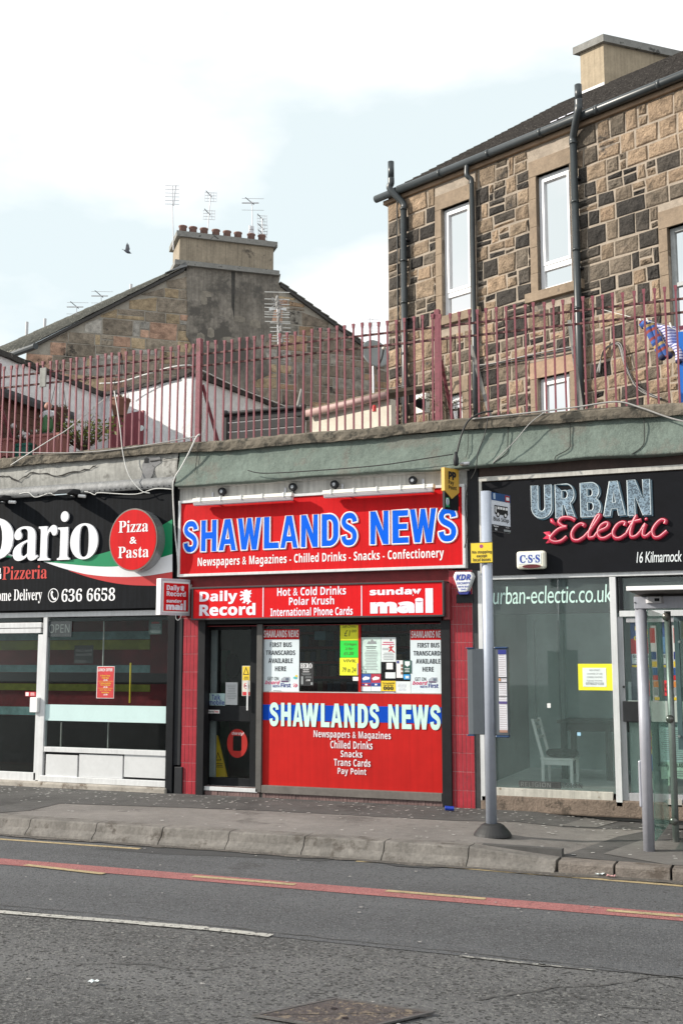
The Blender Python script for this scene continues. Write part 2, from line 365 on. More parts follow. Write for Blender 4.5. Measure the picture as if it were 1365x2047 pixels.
def letters(parent, body, spans, xm, y0, y1, Y, mat, outline=None, lift=.012):
    zt, zb = F(xm, y0, Y).z, F(xm, y1, Y).z
    for ch, (a, b) in zip(body, spans):
        xa, xb = F(a, (y0 + y1) / 2, Y).x, F(b, (y0 + y1) / 2, Y).x; o = .012 * (zt - zb) if ch == 'S' else 0
        fatletter(parent, ch, xa, xb, zb - o, zt + o, Y, mat, lift, outline)
def lines(parent, x0, y0, x1, y1, n, Y, mat, th=.35, name='printed_lines', ragged=.3):
    """unreadable small print: rows of thin strips"""
    mb = MB(); xm = (x0 + x1) / 2; step = (y1 - y0) / n
    for i in range(n):
        yy = y0 + step * (i + .3); wv = (x1 - x0) * random.uniform(0, ragged) / 2
        mb.px(x0 + wv, yy, x1 - wv, yy + step * th, Y - .003, Y - .001)
    return mb.build(name, mat, parent)
def sheet(name, label, cat, x0, y0, x1, y1, Y, mat, th=.003, group=None):
    """a flat notice as a thing: returns its empty; the sheet itself is the first part"""
    c = F((x0 + x1) / 2, y1, Y); e = thing(name, label, cat, c, group)
    MB().px(x0, y0, x1, y1, Y, Y + th).build('sheet', mat, e); return e
def fpoly(pts, Y): return [F(x, y, Y) for x, y in pts]
def cable(label, pts, r, mat, name='cable', group=None):
    o = MB().tube(smoothpts(pts, 6), r, 6).build(name, mat, None, smooth=True); return tag(o, label, 'cable', group)
exec_parts = []

# ================================================================== GROUND
X0, X1 = -18.0, 6.0
structure(MB().poly([(-150, -60, 0), (120, -60, 0), (120, 150, 0), (-150, 150, 0)]).build('road', asphalt_old))
structure(MB().poly([(-60, 7.21, .004), (60, 7.21, .004), (60, 10.6, .004), (-60, 10.6, .004)]).build('resurfaced_lane', asphalt_new))
structure(MB().poly([(-60, 8.70, .008), (60, 8.74, .008), (60, 9.0, .008), (-60, 8.96, .008)]).build('red_lane_strip', red_lane))
def marking(pts, z, mat, name):
    return structure(MB().poly([Vector((p.x, p.y, z)) for p in pts]).build(name, mat))
def dash(xa, ya, xb, yb, wpx, z, mat, name, px=True):
    a, b = G(xa, ya, z), G(xb, yb, z); u = Vector((-(b - a).y, (b - a).x, 0)).normalized() * wpx / 2
    return marking([a - u, b - u, b + u, a + u], z, mat, name)
for a in ((52, 1728.5, 208, 1746.5), (385, 1751, 590, 1768), (772, 1780, 970, 1796.5), (1212, 1819, 1420, 1836)):
    dash(*a, .075, .012, yel_line, 'lane_dash')
dash(-60, 1673, 280, 1696.5, .075, .008, yel_line, 'edge_line')
dash(712, 1721, 800, 1725, .07, .008, yel_line, 'edge_line')
dash(862, 1730, 1420, 1775.5, .075, .008, yel_line, 'edge_line')
dash(-80, 1816, 300, 1846, .085, .008, wht_line, 'centre_line'); dash(285, 1845, 410, 1855, .10, .009, wht_line, 'centre_line'); dash(400, 1854, 542, 1870, .085, .008, wht_line, 'centre_line')
wht_worn = M('very_worn_white_paint', (.40, .395, .37), .9, var=.14, vs=5, bump=1.0, bs=60, bd=.04, blot=((.13, .13, .13), 20, .47))
dash(918, 1910, 1090, 1929, .04, .008, wht_worn, 'centre_line'); dash(1075, 1927, 1190, 1939, .025, .008, wht_worn, 'centre_line')
def seam(pts, w, z, nm='road_crack'):
    mb = MB(); P = smoothpts([G(x, y, z) for x, y in pts], 7); P = [p + Vector((jit(.012), jit(.012), 0)) for p in P]; rq = random.Random(len(pts))
    for a, b in zip(P[:-1], P[1:]):
        u = Vector((-(b - a).y, (b - a).x, 0)).normalized() * w * rq.uniform(.5, 1.4); mb.poly([a - u, b - u, b + u, a + u])
    structure(mb.build(nm, M('crack_dirt', (.062, .061, .060), .95, var=.3)))
seam([(960, 1996), (1040, 1985), (1120, 1972), (1210, 1968), (1300, 1953), (1400, 1948)], .006, .006); seam([(1120, 1972), (1150, 1990), (1230, 2010), (1330, 2016)], .004, .0065)
seam([(-40, 1806), (200, 1826), (500, 1858), (700, 1880), (920, 1903), (1200, 1934), (1420, 1962)], .006, .0075, 'road_seam')
seam([(120, 1930), (260, 1925), (380, 1938), (470, 1930)], .006, .006)
# tar-coloured patches in the gutter
structure(MB().poly([G(x, y, .006) for x, y in ((190, 1697), (330, 1690), (520, 1697), (640, 1706), (700, 1714), (640, 1722), (480, 1713), (330, 1708))]).build('tar_patch', M('tar', (.05, .051, .053), .85, bump=.6, bs=120)))
structure(MB().poly([G(x, y, .010) for x, y in ((752, 1722), (800, 1719), (870, 1727), (896, 1733), (850, 1735), (790, 1731))]).build('tar_patch', M('tar', (.05, .051, .053), .85)))

mb = MB(); rq = random.Random(31); pv_ = None
for i_ in range(170):
    x_ = -13 + i_ * .09; w_ = .05 + .05 * math.sin(x_ * 2.3) ** 2 + rq.uniform(0, .05); cur_ = (Vector((x_, 10.24, .0125)), Vector((x_, 10.19 - w_, .0125)))
    if pv_: mb.poly([pv_[1], cur_[1], cur_[0], pv_[0]])
    pv_ = cur_
structure(mb.build('gutter_dirt', M('gutter_dirt', (.085, .076, .068), .95, var=.4, vs=6, bump=.6, bs=60, speck=((.2, .18, .15), 60, .88))))
def hp(x):
    if x < -2.85: return .17
    if x < -2.05: return .17 + (x + 2.85) / .8 * (-.068)
    return .102
mb = MB(); bmv = mb.b
xs = [X0 - 30, -2.85, -2.05, X1 + 20]; ys = [10.5, 13.2]
g = [[bmv.verts.new((x, y, hp(x))) for y in ys] for x in xs]
for i in range(len(xs) - 1): bmv.faces.new((g[i][0], g[i + 1][0], g[i + 1][1], g[i][1]))
structure(mb.build('pavement', pave_m))
def patch(name, pts, mat, dz):
    mb = MB(); w = []
    for x, y in pts:
        p = G(x, y, .15)
        for _ in range(4): p = G(x, y, hp(p.x) + dz)
        w.append((p.x, max(10.42, min(p.y, 13.1)), 0))
    mb.poly(w)
    for xc in (-2.85, -2.05):
        bmesh.ops.bisect_plane(mb.b, geom=mb.b.verts[:] + mb.b.edges[:] + mb.b.faces[:], plane_co=(xc, 0, 0), plane_no=(1, 0, 0))
    for v in mb.b.verts: v.co.z = hp(v.co.x) + dz
    return structure(mb.build(name, mat))
patch('footway_strip', ((-60, 1560), (330, 1575), (950, 1600), (1365, 1620), (1420, 1660), (1190, 1656), (1120, 1652), (900, 1640), (700, 1629), (520, 1620), (330, 1613), (120, 1606), (60, 1620), (-60, 1632)), pave_dark, .004)
patch('footway_patch', ((1120, 1650), (1185, 1628), (1250, 1634), (1190, 1654)), pave_patch, .008)
patch('footway_patch', ((1120, 1710), (1235, 1672), (1290, 1661), (1450, 1650), (1450, 1790), (1365, 1758), (1250, 1733)), pave_dark, .004)
patch('footway_patch', ((1205, 1706), (1290, 1676), (1400, 1683), (1400, 1745), (1330, 1731)), pave_patch, .009)
# kerb stones
kprof = [(10.20, 0), (10.215, .035), (10.245, .06), (10.275, .085), (10.288, .125), (10.30, .16), (10.315, .172), (10.34, .175), (10.52, .173), (10.52, 0)]
def kerb(xa, xb, ha=1., hb=1., prof=kprof, mat=kerb_m, dy=0):
    mb = MB(); ra, rb = [], []
    for y, z in prof:
        ra.append((xa + .004, y + dy, z * ha)); rb.append((xb - .004, y + dy, z * hb))
    va = [mb.b.verts.new(p) for p in ra]; vb = [mb.b.verts.new(p) for p in rb]; k = len(va)
    for i in range(k): mb.b.faces.new((va[i], va[(i + 1) % k], vb[(i + 1) % k], vb[i]))
    mb.b.faces.new(va[::-1]); mb.b.faces.new(vb)
    structure(mb.build('kerb_stone', mat, bevel=.004))
kx = [G(x, y, .17).x for x, y in ((-140, 1633), (45, 1641), (177, 1650), (312, 1658), (455, 1664), (605, 1674), (765, 1684), (932, 1696))]
kx = [kx[0] - 1.0 * i for i in range(8, 0, -1)] + kx
for a, b in zip(kx[:-1], kx[1:]): kerb(a, b, dy=jit(.003))
xe = F(1112, 1745, 10.25).x
kerb(kx[-1], xe - .01, 1, .60)
kp2 = [(10.235, 0), (10.237, .085), (10.25, .102), (10.27, .108), (10.46, .106), (10.46, 0)]
xk = xe + .015
for wv in (.50, .48, .52, .9, .9, .9, .9, .9): kerb(xk, xk + wv - .012, 1 + jit(.04), 1 + jit(.04), kp2, kerb_old, jit(.008)); xk += wv
structure(MB().box(X0 - 30, xe, 10.50, 10.6, 0, .168).box(xe, X1 + 20, 10.45, 10.6, 0, .10).build('kerb_backing', pave_dark))
# flattened chewing gum all over the footway: nobody could count it
mb = MB(); rg = random.Random(3)
for i in range(620):
    x, y = rg.uniform(-11, .5), (rg.uniform(10.6, 13) if rg.random() < .35 else rg.gauss(12.5, .32))
    if not 10.5 < y < 12.98: continue
    r = rg.uniform(.006, .021); k = 6; z = hp(x) + .0105
    mb.poly([(x + r * 1.2 * math.cos(q * 1.047) * rg.uniform(.7, 1.2), y + r * math.sin(q * 1.047) * rg.uniform(.7, 1.2), z) for q in range(k)])
tag(mb.build('chewing_gum', M('old_gum', (.46, .45, .43), .8, var=.2, vs=40)), 'pale flattened chewing gum trodden into the footway', 'gum spots', kind='stuff')
# gravel specks of the road: small pale chips
mb = MB()
for i in range(70):
    x, y = rg.uniform(-9, 1), rg.uniform(4.5, 10.1); r = rg.uniform(.005, .012)
    mb.poly([(x + r * math.cos(q * 1.257) * 1.4, y + r * math.sin(q * 1.257), .0135) for q in range(5)], (0, 0, .003))
tag(mb.build('road_grit', M('pale_grit', (.30, .29, .28), .8, var=.3, vs=60)), 'pale grit and crumbs of litter scattered on the road', 'grit', kind='stuff')

# manhole cover in the near carriageway
mc = Vector((-2.36, 5.62, 0)); man = thing('manhole_cover', 'rusty patterned iron utility cover set diagonally in the near carriageway', 'manhole cover', mc)
iron = M('worn_cast_iron', (.085, .072, .07), .6, .2, var=.25, vs=30, bump=1.0, bs=40, bd=.04, blot=((.25, .20, .145), 26, .53))
ironf = M('cast_iron_frame', (.12, .115, .112), .55, .4, var=.2, vs=20, bump=.3, bs=80)
cs = [G(505, 2032, .01), G(672, 1997, .01), G(868, 2026, .01)]; cs.append(cs[0] + cs[2] - cs[1])
ctr = sum(cs, Vector()) / 4
def shrink(f, z): return [ctr + (c - ctr) * f + Vector((0, 0, z)) for c in cs]
o_, i_ = shrink(1.0, 0), shrink(.93, 0)
mb = MB()
for k in range(4): mb.poly([o_[k], o_[(k + 1) % 4], i_[(k + 1) % 4], i_[k]], (0, 0, .010))
mb.build('frame', ironf, man)
m_ = shrink(.915, .001)
MB().poly([m_[0], m_[1], m_[2]], (0, 0, .006)).build('cover_plate', iron, man)
MB().poly([m_[0] + Vector((.004, -.01, 0)), m_[2] + Vector((.0, -.012, 0)), m_[3]], (0, 0, .006)).build('cover_plate', iron, man)
MB().lathe(G(668, 2016, .0185), [(.018, 0), (.018, .001)], 10).lathe(G(690, 2035, .0185), [(.018, 0), (.018, .001)], 10).build('key_hole', black, man)
# litter
def litter(label, px, py, z, s, mat, cat='litter'):
    p = G(px, py, z); mb = MB(); r2 = random.Random(int(px))
    n = 4; g = [[mb.b.verts.new(p + Vector(((i - n / 2) * s * 1.6 / n, (j - n / 2) * s / n, .006 + r2.uniform(0, s * .45)))) for j in range(n + 1)] for i in range(n + 1)]
    for i in range(n):
        for j in range(n): mb.b.faces.new((g[i][j], g[i + 1][j], g[i + 1][j + 1], g[i][j + 1]))
    tag(mb.build('paper_scrap', mat), label, cat)
litter('crumpled white paper scrap lying in the gutter by the raised kerb', 371, 1687, .01, .05, paper)
litter('crumpled white wrapper lying below the rough granite kerb', 1199, 1750, .01, .05, paper)
litter('pinkish scrap of wrapper beside the white one below the granite kerb', 1220, 1754, .01, .045, M('pink_scrap', (.6, .33, .32), .6))
litter('white scrap of litter with dark print lying on the near carriageway', 187, 1966, .01, .035, paper)
litter('flat white paper scrap on the footway in front of the boutique sill', 1188, 1633, hp(-1.8) + .01, .07, paper)
can = thing('drinks_can', 'crushed blue drinks can lying at the foot of the red tiled pier', 'can', G(898, 1619, .18))
pc = G(898, 1618, .2); MB().tube([pc + Vector((-.05, -.01, .012)), pc + Vector((-.045, -.008, .012)), pc + Vector((.045, .008, .01)), pc + Vector((.05, .01, .01))], .027, 10).build('can_body', M('blue_can', (.02, .06, .45), .3, .3), can, smooth=True)
MB().tube([pc + Vector((.0505, .010, .01)), pc + Vector((.053, .0105, .01))], .022, 10).build('can_end', alum, can)

# ================================================================== SHOP BUILDING
shop = thing('shop_building', 'single storey shop row with mossy coping, green felt band and red tiled piers', 'building', (-5, 13, 0))
YF = 13.0
def xz(px, py, y): p = F(px, py, y); return p.x, p.z
ZCB, ZCT = F(640, 883, 12.82).z, F(640, 861, 12.82).z
# coping: wavy, chipped long stone
mb = MB(); rows = [(12.90, ZCB + .012), (12.825, ZCB), (12.815, ZCB + .04), (12.82, ZCT - .03), (12.845, ZCT), (13.30, ZCT + .01), (13.30, ZCB)]
xs = [X0 + i * .09 for i in range(int((X1 - X0) / .09) + 1)]; rr = random.Random(5)
grid = []
for x in xs:
    w = .012 * math.sin(x * 1.3) + .008 * math.sin(x * 3.1 + 1)
    grid.append([mb.b.verts.new((x, y + rr.uniform(-.008, .008), z + w + rr.uniform(-.008, .008))) for y, z in rows])
for i in range(len(xs) - 1):
    for j in range(len(rows)): mb.b.faces.new((grid[i][j], grid[i + 1][j], grid[i + 1][(j + 1) % len(rows)], grid[i][(j + 1) % len(rows)]))
mb.build('coping', coping_m, shop, smooth=False)
# masonry behind the bands, deck and back
xb = F(357, 930, 12.9).x
MB().box(X0, X1, 12.98, 13.28, F(640, 992, 12.98).z, ZCB + .005).build('parapet_wall', dark, shop)
rdm = M('roof_deck_felt', (.16, .155, .15), .95, var=.3, vs=2, bump=.4, bs=40)
mb = MB()
for q in ((X0, -3.0, 13.02, 26), (-3.0, 3.0, 13.02, 13.35), (-3.0, 3.0, 17.0, 26), (3.0, X1, 13.02, 26)): mb.box(*q, ZCT - .25, ZCT - .14)
bmesh.ops.remove_doubles(mb.b, verts=mb.b.verts[:], dist=1e-4)
rdk = mb.build('roof_deck', rdm, shop); MB().box(-3.0, 3.0, 13.35, 17.0, ZCT - .16, ZCT - .15).build('added_rooflight', glass('added_rooflight_glass', (.9, .95, .95), .5), rdk)  # unseen opening and pane, added to let sky light into the boutique
MB().box(X0, X1, 17.5, 17.7, 0, ZCT - .26).build('back_wall', dark, shop)
# left render band with cracks
zb = F(200, 966, 12.9).z
mb = MB(); n = int((xb - X0) / .12); gx = [X0 + (xb - X0) * i / n for i in range(n + 1)]; gz = [zb + (ZCB + .02 - zb) * j / 6 for j in range(7)]; rr = random.Random(9)
gg = [[mb.b.verts.new((x, 12.90 - .03 * math.sin(math.pi * j / 6) * (1 if 0 < j < 6 else 0) + rr.uniform(-.002, .002), z)) for j, z in enumerate(gz)] for x in gx]
for i in range(n):
    for j in range(6): mb.b.faces.new((gg[i][j], gg[i + 1][j], gg[i + 1][j + 1], gg[i][j + 1]))
mb.build('render_band', render_m, shop, smooth=True)
def crack(pts, w=.006):
    mb = MB(); P = []
    for x, y in pts: P.append(F(x, y, 12.858))
    Q = [P[0]]
    for a, b in zip(P[:-1], P[1:]):
        for t in (.33, .66, 1): Q.append(a.lerp(b, t) + Vector((jit(.012), 0, jit(.012))))
    ww = [w * random.uniform(.5, 1.5) for _ in Q]; ww[-1] = .001
    for a, b, wa, wb in zip(Q[:-1], Q[1:], ww[:-1], ww[1:]):
        mb.poly([a - Vector((0, 0, wa)), b - Vector((0, 0, wb)), b + Vector((0, 0, wb)), a + Vector((0, 0, wa))])
    mb.build('crack', M('crack_shadow', (.03, .028, .026), .95, var=0), shop)
crack([(0, 953), (18, 953), (38, 960), (60, 946), (85, 946), (115, 952), (150, 943), (180, 937), (195, 927)], .009)
crack([(115, 952), (113, 935), (122, 925)], .004); crack([(112, 952), (112, 972)], .003)
crack([(300, 922), (325, 919), (345, 916), (362, 917)], .005); crack([(305, 930), (310, 945), (302, 962)], .005); crack([(68, 946), (66, 930), (80, 924)], .003)
MB().poly(fpoly(((292, 914), (320, 912), (322, 925), (309, 935), (305, 950), (298, 962), (278, 964), (286, 945), (284, 930)), 12.866), (0, .02, 0)).build('lost_render', M('bare_grey_patch', (.20, .20, .205), .9, var=.2), shop)
MB().px(289, 916, 297, 925, 12.860, 12.87).build('hole', black, shop)
# lead flashing above the pizzeria sign, with its row of nail holes
zt = F(170, 965, 12.83).z; z0 = F(170, 986, 12.83).z
mb = MB(); rr = random.Random(2); n = 90; prof = [(12.90, zt + .015), (12.84, zt), (12.805, zt - .05), (12.80, z0), (12.815, z0 - .006), (12.86, z0)]
xr = F(348, 965, 12.83).x
gg = [[mb.b.verts.new((X0 + (xr - X0) * i / n, y + rr.uniform(-.002, .002), z + rr.uniform(-.003, .003))) for y, z in prof] for i in range(n + 1)]
for i in range(n):
    for j in range(len(prof) - 1): mb.b.faces.new((gg[i][j], gg[i + 1][j], gg[i + 1][j + 1], gg[i][j + 1]))
fl = mb.build('flashing', lead_m, shop, smooth=True)
mb = MB()
for i in range(26):
    x = xr - .05 - i * .085; mb.box(x - .007, x + .007, 12.792, 12.802, z0 + .012 + jit(.003), z0 + .028)
mb.build('nail_row', dark, fl)
# green felt band over the two right-hand shops, with lapped joints
xl = F(358, 930, 12.86).x
mb = MB(); n = 220; rr = random.Random(4); m = 9
zt = ZCB + .012; zl = F(660, 947, 12.74).z
gg = []
for i in range(n + 1):
    x = xl + (X1 - xl) * i / n; col = []
    drop = .02 * math.sin(x * 2.1) + .012 * math.sin(x * 5.3)
    for j in range(m + 1):
        t = j / m; y = 12.885 - .12 * t ** 1.5 + .010 * math.sin(x * 4 + t * 5) * t + rr.uniform(-.004, .004)
        col.append(mb.b.verts.new((x, y, zt + (zl + drop * .5 - zt) * t)))
    col.append(mb.b.verts.new((x, 12.775 - .01, zl + drop * .5 - .022))); col.append(mb.b.verts.new((x, 12.93, zl + drop * .5 - .02)))
    gg.append(col)
for i in range(n):
    for j in range(m + 2): mb.b.faces.new((gg[i][j], gg[i + 1][j], gg[i + 1][j + 1], gg[i][j + 1]))
felt = mb.build('felt_band', felt_m, shop, smooth=True)
def feltline(pts, w=.006):
    mb = MB(); P = []
    for x, y in pts:
        t = max(0, min(1, (F(x, y, 12.8).z - zt) / (zl - zt))); P.append(F(x, y, 12.875 - .12 * t ** 1.5 - .008))
    mb.tube(smoothpts(P, 3), w, 5); mb.build('felt_joint', M('bitumen_joint', (.04, .045, .042), .9, var=0), felt)
feltline([(1015, 852), (1014, 890), (1012, 905), (985, 926)]); feltline([(1138, 845), (1139, 882), (1135, 898), (1110, 912), (1110, 922)])
feltline([(1286, 834), (1287, 880), (1280, 895), (1262, 908)]); feltline([(936, 862), (934, 900), (930, 915)], .004)
feltline([(395, 905), (393, 920), (390, 945)], .004)
# white board behind the strip lights, and dark trim beneath the felt
MB().px(357, 944, 933, 1006, 12.94, 12.97).build('fascia_board', board_m, shop)
mb = MB(); mb.px(357, 936, 935, 958, 12.885, 12.95); mb.build('board_lip', board_m, shop)
MB().px(957, 918, 1420, 962, 12.93, 12.97).build('timber_lintel', M('dark_brown_timber', (.055, .032, .026), .7, var=.3, vs=4), shop)
# piers
MB().px(333, 1225, 347, 1588, 12.90, 13.1).px(345, 975, 357, 1240, 12.93, 13.1).build('black_pier', black, shop, bevel=.006)
MB().px(348, 1236, 363, 1530, 12.93, 13.1).px(348, 1533, 364, 1594, 12.915, 13.1).build('dark_downpipe_casing', dark, shop, bevel=.008)
def tilepier(x0, y0, x1, y1, ya, cols, rows):
    mb = MB(); xm = (x0 + x1) / 2; a, b = F(x0, (y0 + y1) / 2, ya).x, F(x1, (y0 + y1) / 2, ya).x; zt_, zb_ = F(xm, y0, ya).z, F(xm, y1, ya).z
    w = (b - a) / cols; h = (zt_ - zb_) / rows
    for i in range(cols):
        for j in range(rows):
            yy = ya + jit(.0015); mb.box(a + i * w + .0025, a + (i + 1) * w - .0025, yy, ya + .03, zb_ + j * h + .003, zb_ + (j + 1) * h - .003)
    p = mb.build('tiled_pier', tile_red, shop, bevel=.002)
    MB().box(a, b, ya + .006, 13.15, zb_, zt_).build('grout', M('pale_grout', (.55, .30, .30), .8, var=.2), p)
tilepier(364, 1236, 394, 1599, 12.94, 4, 10)
tilepier(899, 1140, 946, 1618, 12.93, 6, 13)
MB().px(945, 1140, 958, 1616, 12.94, 13.1).build('black_pier', M('chipped_black_paint', (.03, .031, .033), .55, var=.3, vs=6, blot=((.20, .19, .17), 4.5, .68)), shop, bevel=.004)
MB().px(928, 925, 957, 1150, 12.95, 13.1).build('black_pier', dark, shop)
# red tiled strip, its colour darkened for shadow, between the two newsagent signs, base courses, threshold stones
MB().px(357, 1138, 905, 1250, 12.96, 12.99).build('tiled_strip', M('shaded_red_tile', (.20, .014, .018), .4, spec=.3, var=.2, vs=8), shop)
mb = MB(); a, b = F(397, 1600, 12.95).x, F(886, 1600, 12.95).x; k = 72
zz0, zz1 = F(640, 1606, 12.95).z - .02, F(640, 1582, 12.95).z
for i in range(k):
    if i == 19: continue
    mb.box(a + (b - a) * i / k + .002, a + (b - a) * (i + 1) / k - .002, 12.955 + jit(.003), 13.05, zz0, zz1)
mb.build('base_tiles', M('dirty_base_tile', (.16, .10, .095), .5, var=.3, vs=7, blot=((.28, .03, .05), 5.5, .63)), shop)
MB().px(397, 1583, 886, 1612, 12.965, 13.1).build('base_course', M('dark_grime', (.05, .045, .042), .9), shop)
mb = MB(); mb.px(-400, 1558, 331, 1592, 12.86, 13.2); mb.build('pizzeria_step', sill_m, shop, bevel=.02)
MB().px(960, 1600, 1500, 1635, 12.93, 13.2).build('boutique_step', M('brown_worn_step', (.19, .145, .115), .92, var=.25, vs=4, bump=.8, bs=40, blot=((.09, .07, .055), 5, .55)), shop, bevel=.02)
# inside walls of the three shops
flo = M('shop_floor', (.20, .19, .18), .6, var=.15); innerw = M('inner_wall', (.42, .43, .42), .8, var=.08)
xa1, xa2 = F(350, 1400, 13.1).x, F(950, 1400, 13.1).x
for x in (xa1, xa2): MB().box(x - .08, x + .08, 13.1, 17.5, 0, ZCT - .26).build('party_wall', M('party_wall_plaster', (.16, .17, .17), .8), shop)
MB().box(X0, X0 + .2, 13, 26, 0, ZCT - .25).box(X1 - .2, X1, 13, 26, 0, ZCT - .25).build('end_wall', dark, shop)
MB().box(X0, X1, 13.05, 17.5, .05, .25).build('shop_floor', flo, shop)
MB().box(xa1 + .09, xa2 - .09, 13.2, 17.4, 2.62, 2.7).build('ceiling', M('dim_ceiling', (.25, .25, .24), .9), shop)
MB().box(X0, X1, 13.02, 13.2, F(640, 1238, 13.0).z + .03, F(640, 992, 12.98).z + .01).build('lintel_wall', dark, shop)

# ================================================================== PIZZERIA SHOPFRONT
pz = thing('shopfront', 'aluminium and glass pizzeria shopfront with frosted band and white lower panels', 'shopfront', F(170, 1560, 12.97))
mb = MB()
mb.px(-400, 1226, 333, 1236, 12.95, 13.03)
mb.px(82, 1233, 90, 1568, 12.95, 13.03)
mb.px(88, 1497, 333, 1507, 12.93, 13.03).px(80, 1556, 333, 1568, 12.93, 13.03)
mb.px(-400, 1248, 83, 1258, 12.955, 13.03)
mb.build('frame', alum, pz, bevel=.004)
dr = MB().px(-400, 1259, 82, 1268, 12.965, 13.02).px(72, 1268.5, 82, 1560, 12.965, 13.02).px(-400, 1534, 71.5, 1560, 12.965, 13.02).build('door', alum, pz, bevel=.003)
MB().px(-400, 1266, 74, 1536, 12.985, 12.99).build('door_pane', glass_shop, dr)
MB().px(60, 1394, 75, 1424, 12.90, 12.962).build('handle', white, dr, bevel=.006)
MB().px(-400, 1235, 83, 1249, 12.99, 12.995).build('pane', glass_shop, pz)
MB().px(89, 1234, 334, 1500, 12.985, 12.99).build('window_pane', glass_shop, pz)
MB().px(90, 1410, 332, 1443, 12.978, 12.982).build('frosted_band', M('frosted_film', (.50, .66, .66), .6, var=.03), pz)
for a, b in ((92, 155), (158.5, 245.5), (248.5, 331)):
    MB().px(a, 1509, b, 1555, 12.955, 13.02).build('lower_panel', M('brushed_white_panel', (.66, .67, .68), .35, .2, var=.06, vs=2, blot=((.40, .40, .41), 1.3, .66)), pz, bevel=.002)
MB().px(86, 1506, 334, 1558, 13.0, 13.03).build('panel_backing', black, pz)
mb = MB(); 
for x in (122, 216): mb.px(x - .8, 1444, x + .8, 1497, 13.2, 13.22)
mb.px(206, 1236, 207.5, 1340, 13.2, 13.22).build('glass_joint', alum_dirty, pz)
# inside: back wall painted with bands imitating street reflections, counter
Yb = 13.75
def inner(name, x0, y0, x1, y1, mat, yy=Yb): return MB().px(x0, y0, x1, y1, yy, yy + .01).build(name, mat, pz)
MB().px(-500, 1200, 352, 1600, Yb + .012, Yb + .05).build('inner_back_wall', M('maroon_reflection', (.11, .010, .014), .7, spec=.1, var=.4, vs=1.5), pz)  # maroon ground of the painted reflection bands
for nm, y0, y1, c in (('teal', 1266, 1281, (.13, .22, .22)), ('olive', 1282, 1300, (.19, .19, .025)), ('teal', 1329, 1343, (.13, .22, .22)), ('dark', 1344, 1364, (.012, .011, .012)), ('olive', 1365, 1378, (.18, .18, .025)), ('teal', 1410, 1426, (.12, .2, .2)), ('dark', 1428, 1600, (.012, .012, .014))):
    inner('reflection_stripe', -500, y0, 300 if nm != 'dark' else 352, y1, M('stripe_' + nm + str(y0 % 7), c, .7, spec=.1, var=.35, vs=1.8))
MB().px(259, 1325, 261, 1405, 13.3, 13.32).build('yellow_rod', yellow, pz)

def opensign():
    e = sheet('led_sign', 'unlit dotted OPEN sign in the top corner of the pizzeria window', 'sign', 94, 1242, 144, 1273, 12.975, M('led_board', (.022, .03, .035), .4))
    ftext(e, 'OPEN', 99, 1248, 140, 1265, 12.975, M('led_dots', (.12, .15, .15), .5), 'thin')
    mb = MB()
    for i in range(15): mb.px(97 + i * 3.1, 1269, 98.2 + i * 3.1, 1270.4, 12.971, 12.974)
    mb.build('dots', M('led_dots', (0, 0, 0)), e)
opensign()
e = sheet('poster', 'red lunch offer poster with yellow and white print on pizzeria window', 'poster', 194, 1332, 229, 1396, 12.974, white)
MB().px(195, 1333, 228, 1395, 12.972, 12.9735).build('printed_field', M('red_poster', (.52, .03, .035), .5), e)
ftext(e, 'LUNCH OFFER', 197, 1336, 226, 1342, 12.972, white_ink, 'bold')
for t, y, c in (('9" Cheese & Tomato', 1349, yellow), ('Fresh Pizza', 1353.5, yellow), ('£3.99', 1358, white_ink), ('9" Italian Fresh Slice', 1364, yellow), ('Pizza (2 toppings)', 1368, yellow), ('£5.50', 1372, white_ink), ('Any 12" Pizza or Pasta', 1378, yellow), ('From the Menu', 1382.5, yellow), ('£5.99', 1387, white_ink)):
    wd = 4 + len(t) * .85; ftext(e, t, 211.5 - wd / 2, y, 211.5 + wd / 2, y + 3.2, 12.972, c, 'bold')
MB().px(197, 1361.5, 226, 1362, 12.97, 12.972).px(197, 1375.5, 226, 1376, 12.97, 12.972).build('rule', yellow, e)
e = sheet('menu_poster', 'dim green menu card hanging inside the pizzeria window', 'poster', 298, 1231, 324, 1268, 13.12, M('menu_green', (.03, .05, .045), .5))
for y, c in ((1234, red_ink), (1243, red_ink)): ftext(e, 'MENU', 304, y, 319, y + 3.5, 13.12, c)
lines(e, 301, 1248, 322, 1266, 7, 13.12, grey_ink)
e = sheet('wall_notice', 'dark notice with mirrored cash withdrawal wording inside the pizzeria', 'notice', 149, 1290, 187, 1326, 13.3, M('notice_black', (.02, .017, .019), .5))
for t, y in (('Free Cash', 1296), ('Withdrawals', 1304)):
    a = F(152, y, 13.29); b = F(184, y, 13.29); text(e, t, (a.x, 13.297, a.z - .05), (1, 0, 0), (0, 0, 1), (0, -1, 0), b.x - a.x, .042, M('dim_grey_print', (.22, .2, .2), .6), 'bold', mirror=True)
e = sheet('door_sticker', 'small red and white sticker beside the pizzeria door handle', 'sticker', 51, 1383, 72, 1392, 12.98, red_ink)
MB().px(52, 1384, 58, 1391, 12.977, 12.979).build('printed_field', white, e); lines(e, 61, 1384, 70, 1391, 2, 12.979, white_ink)

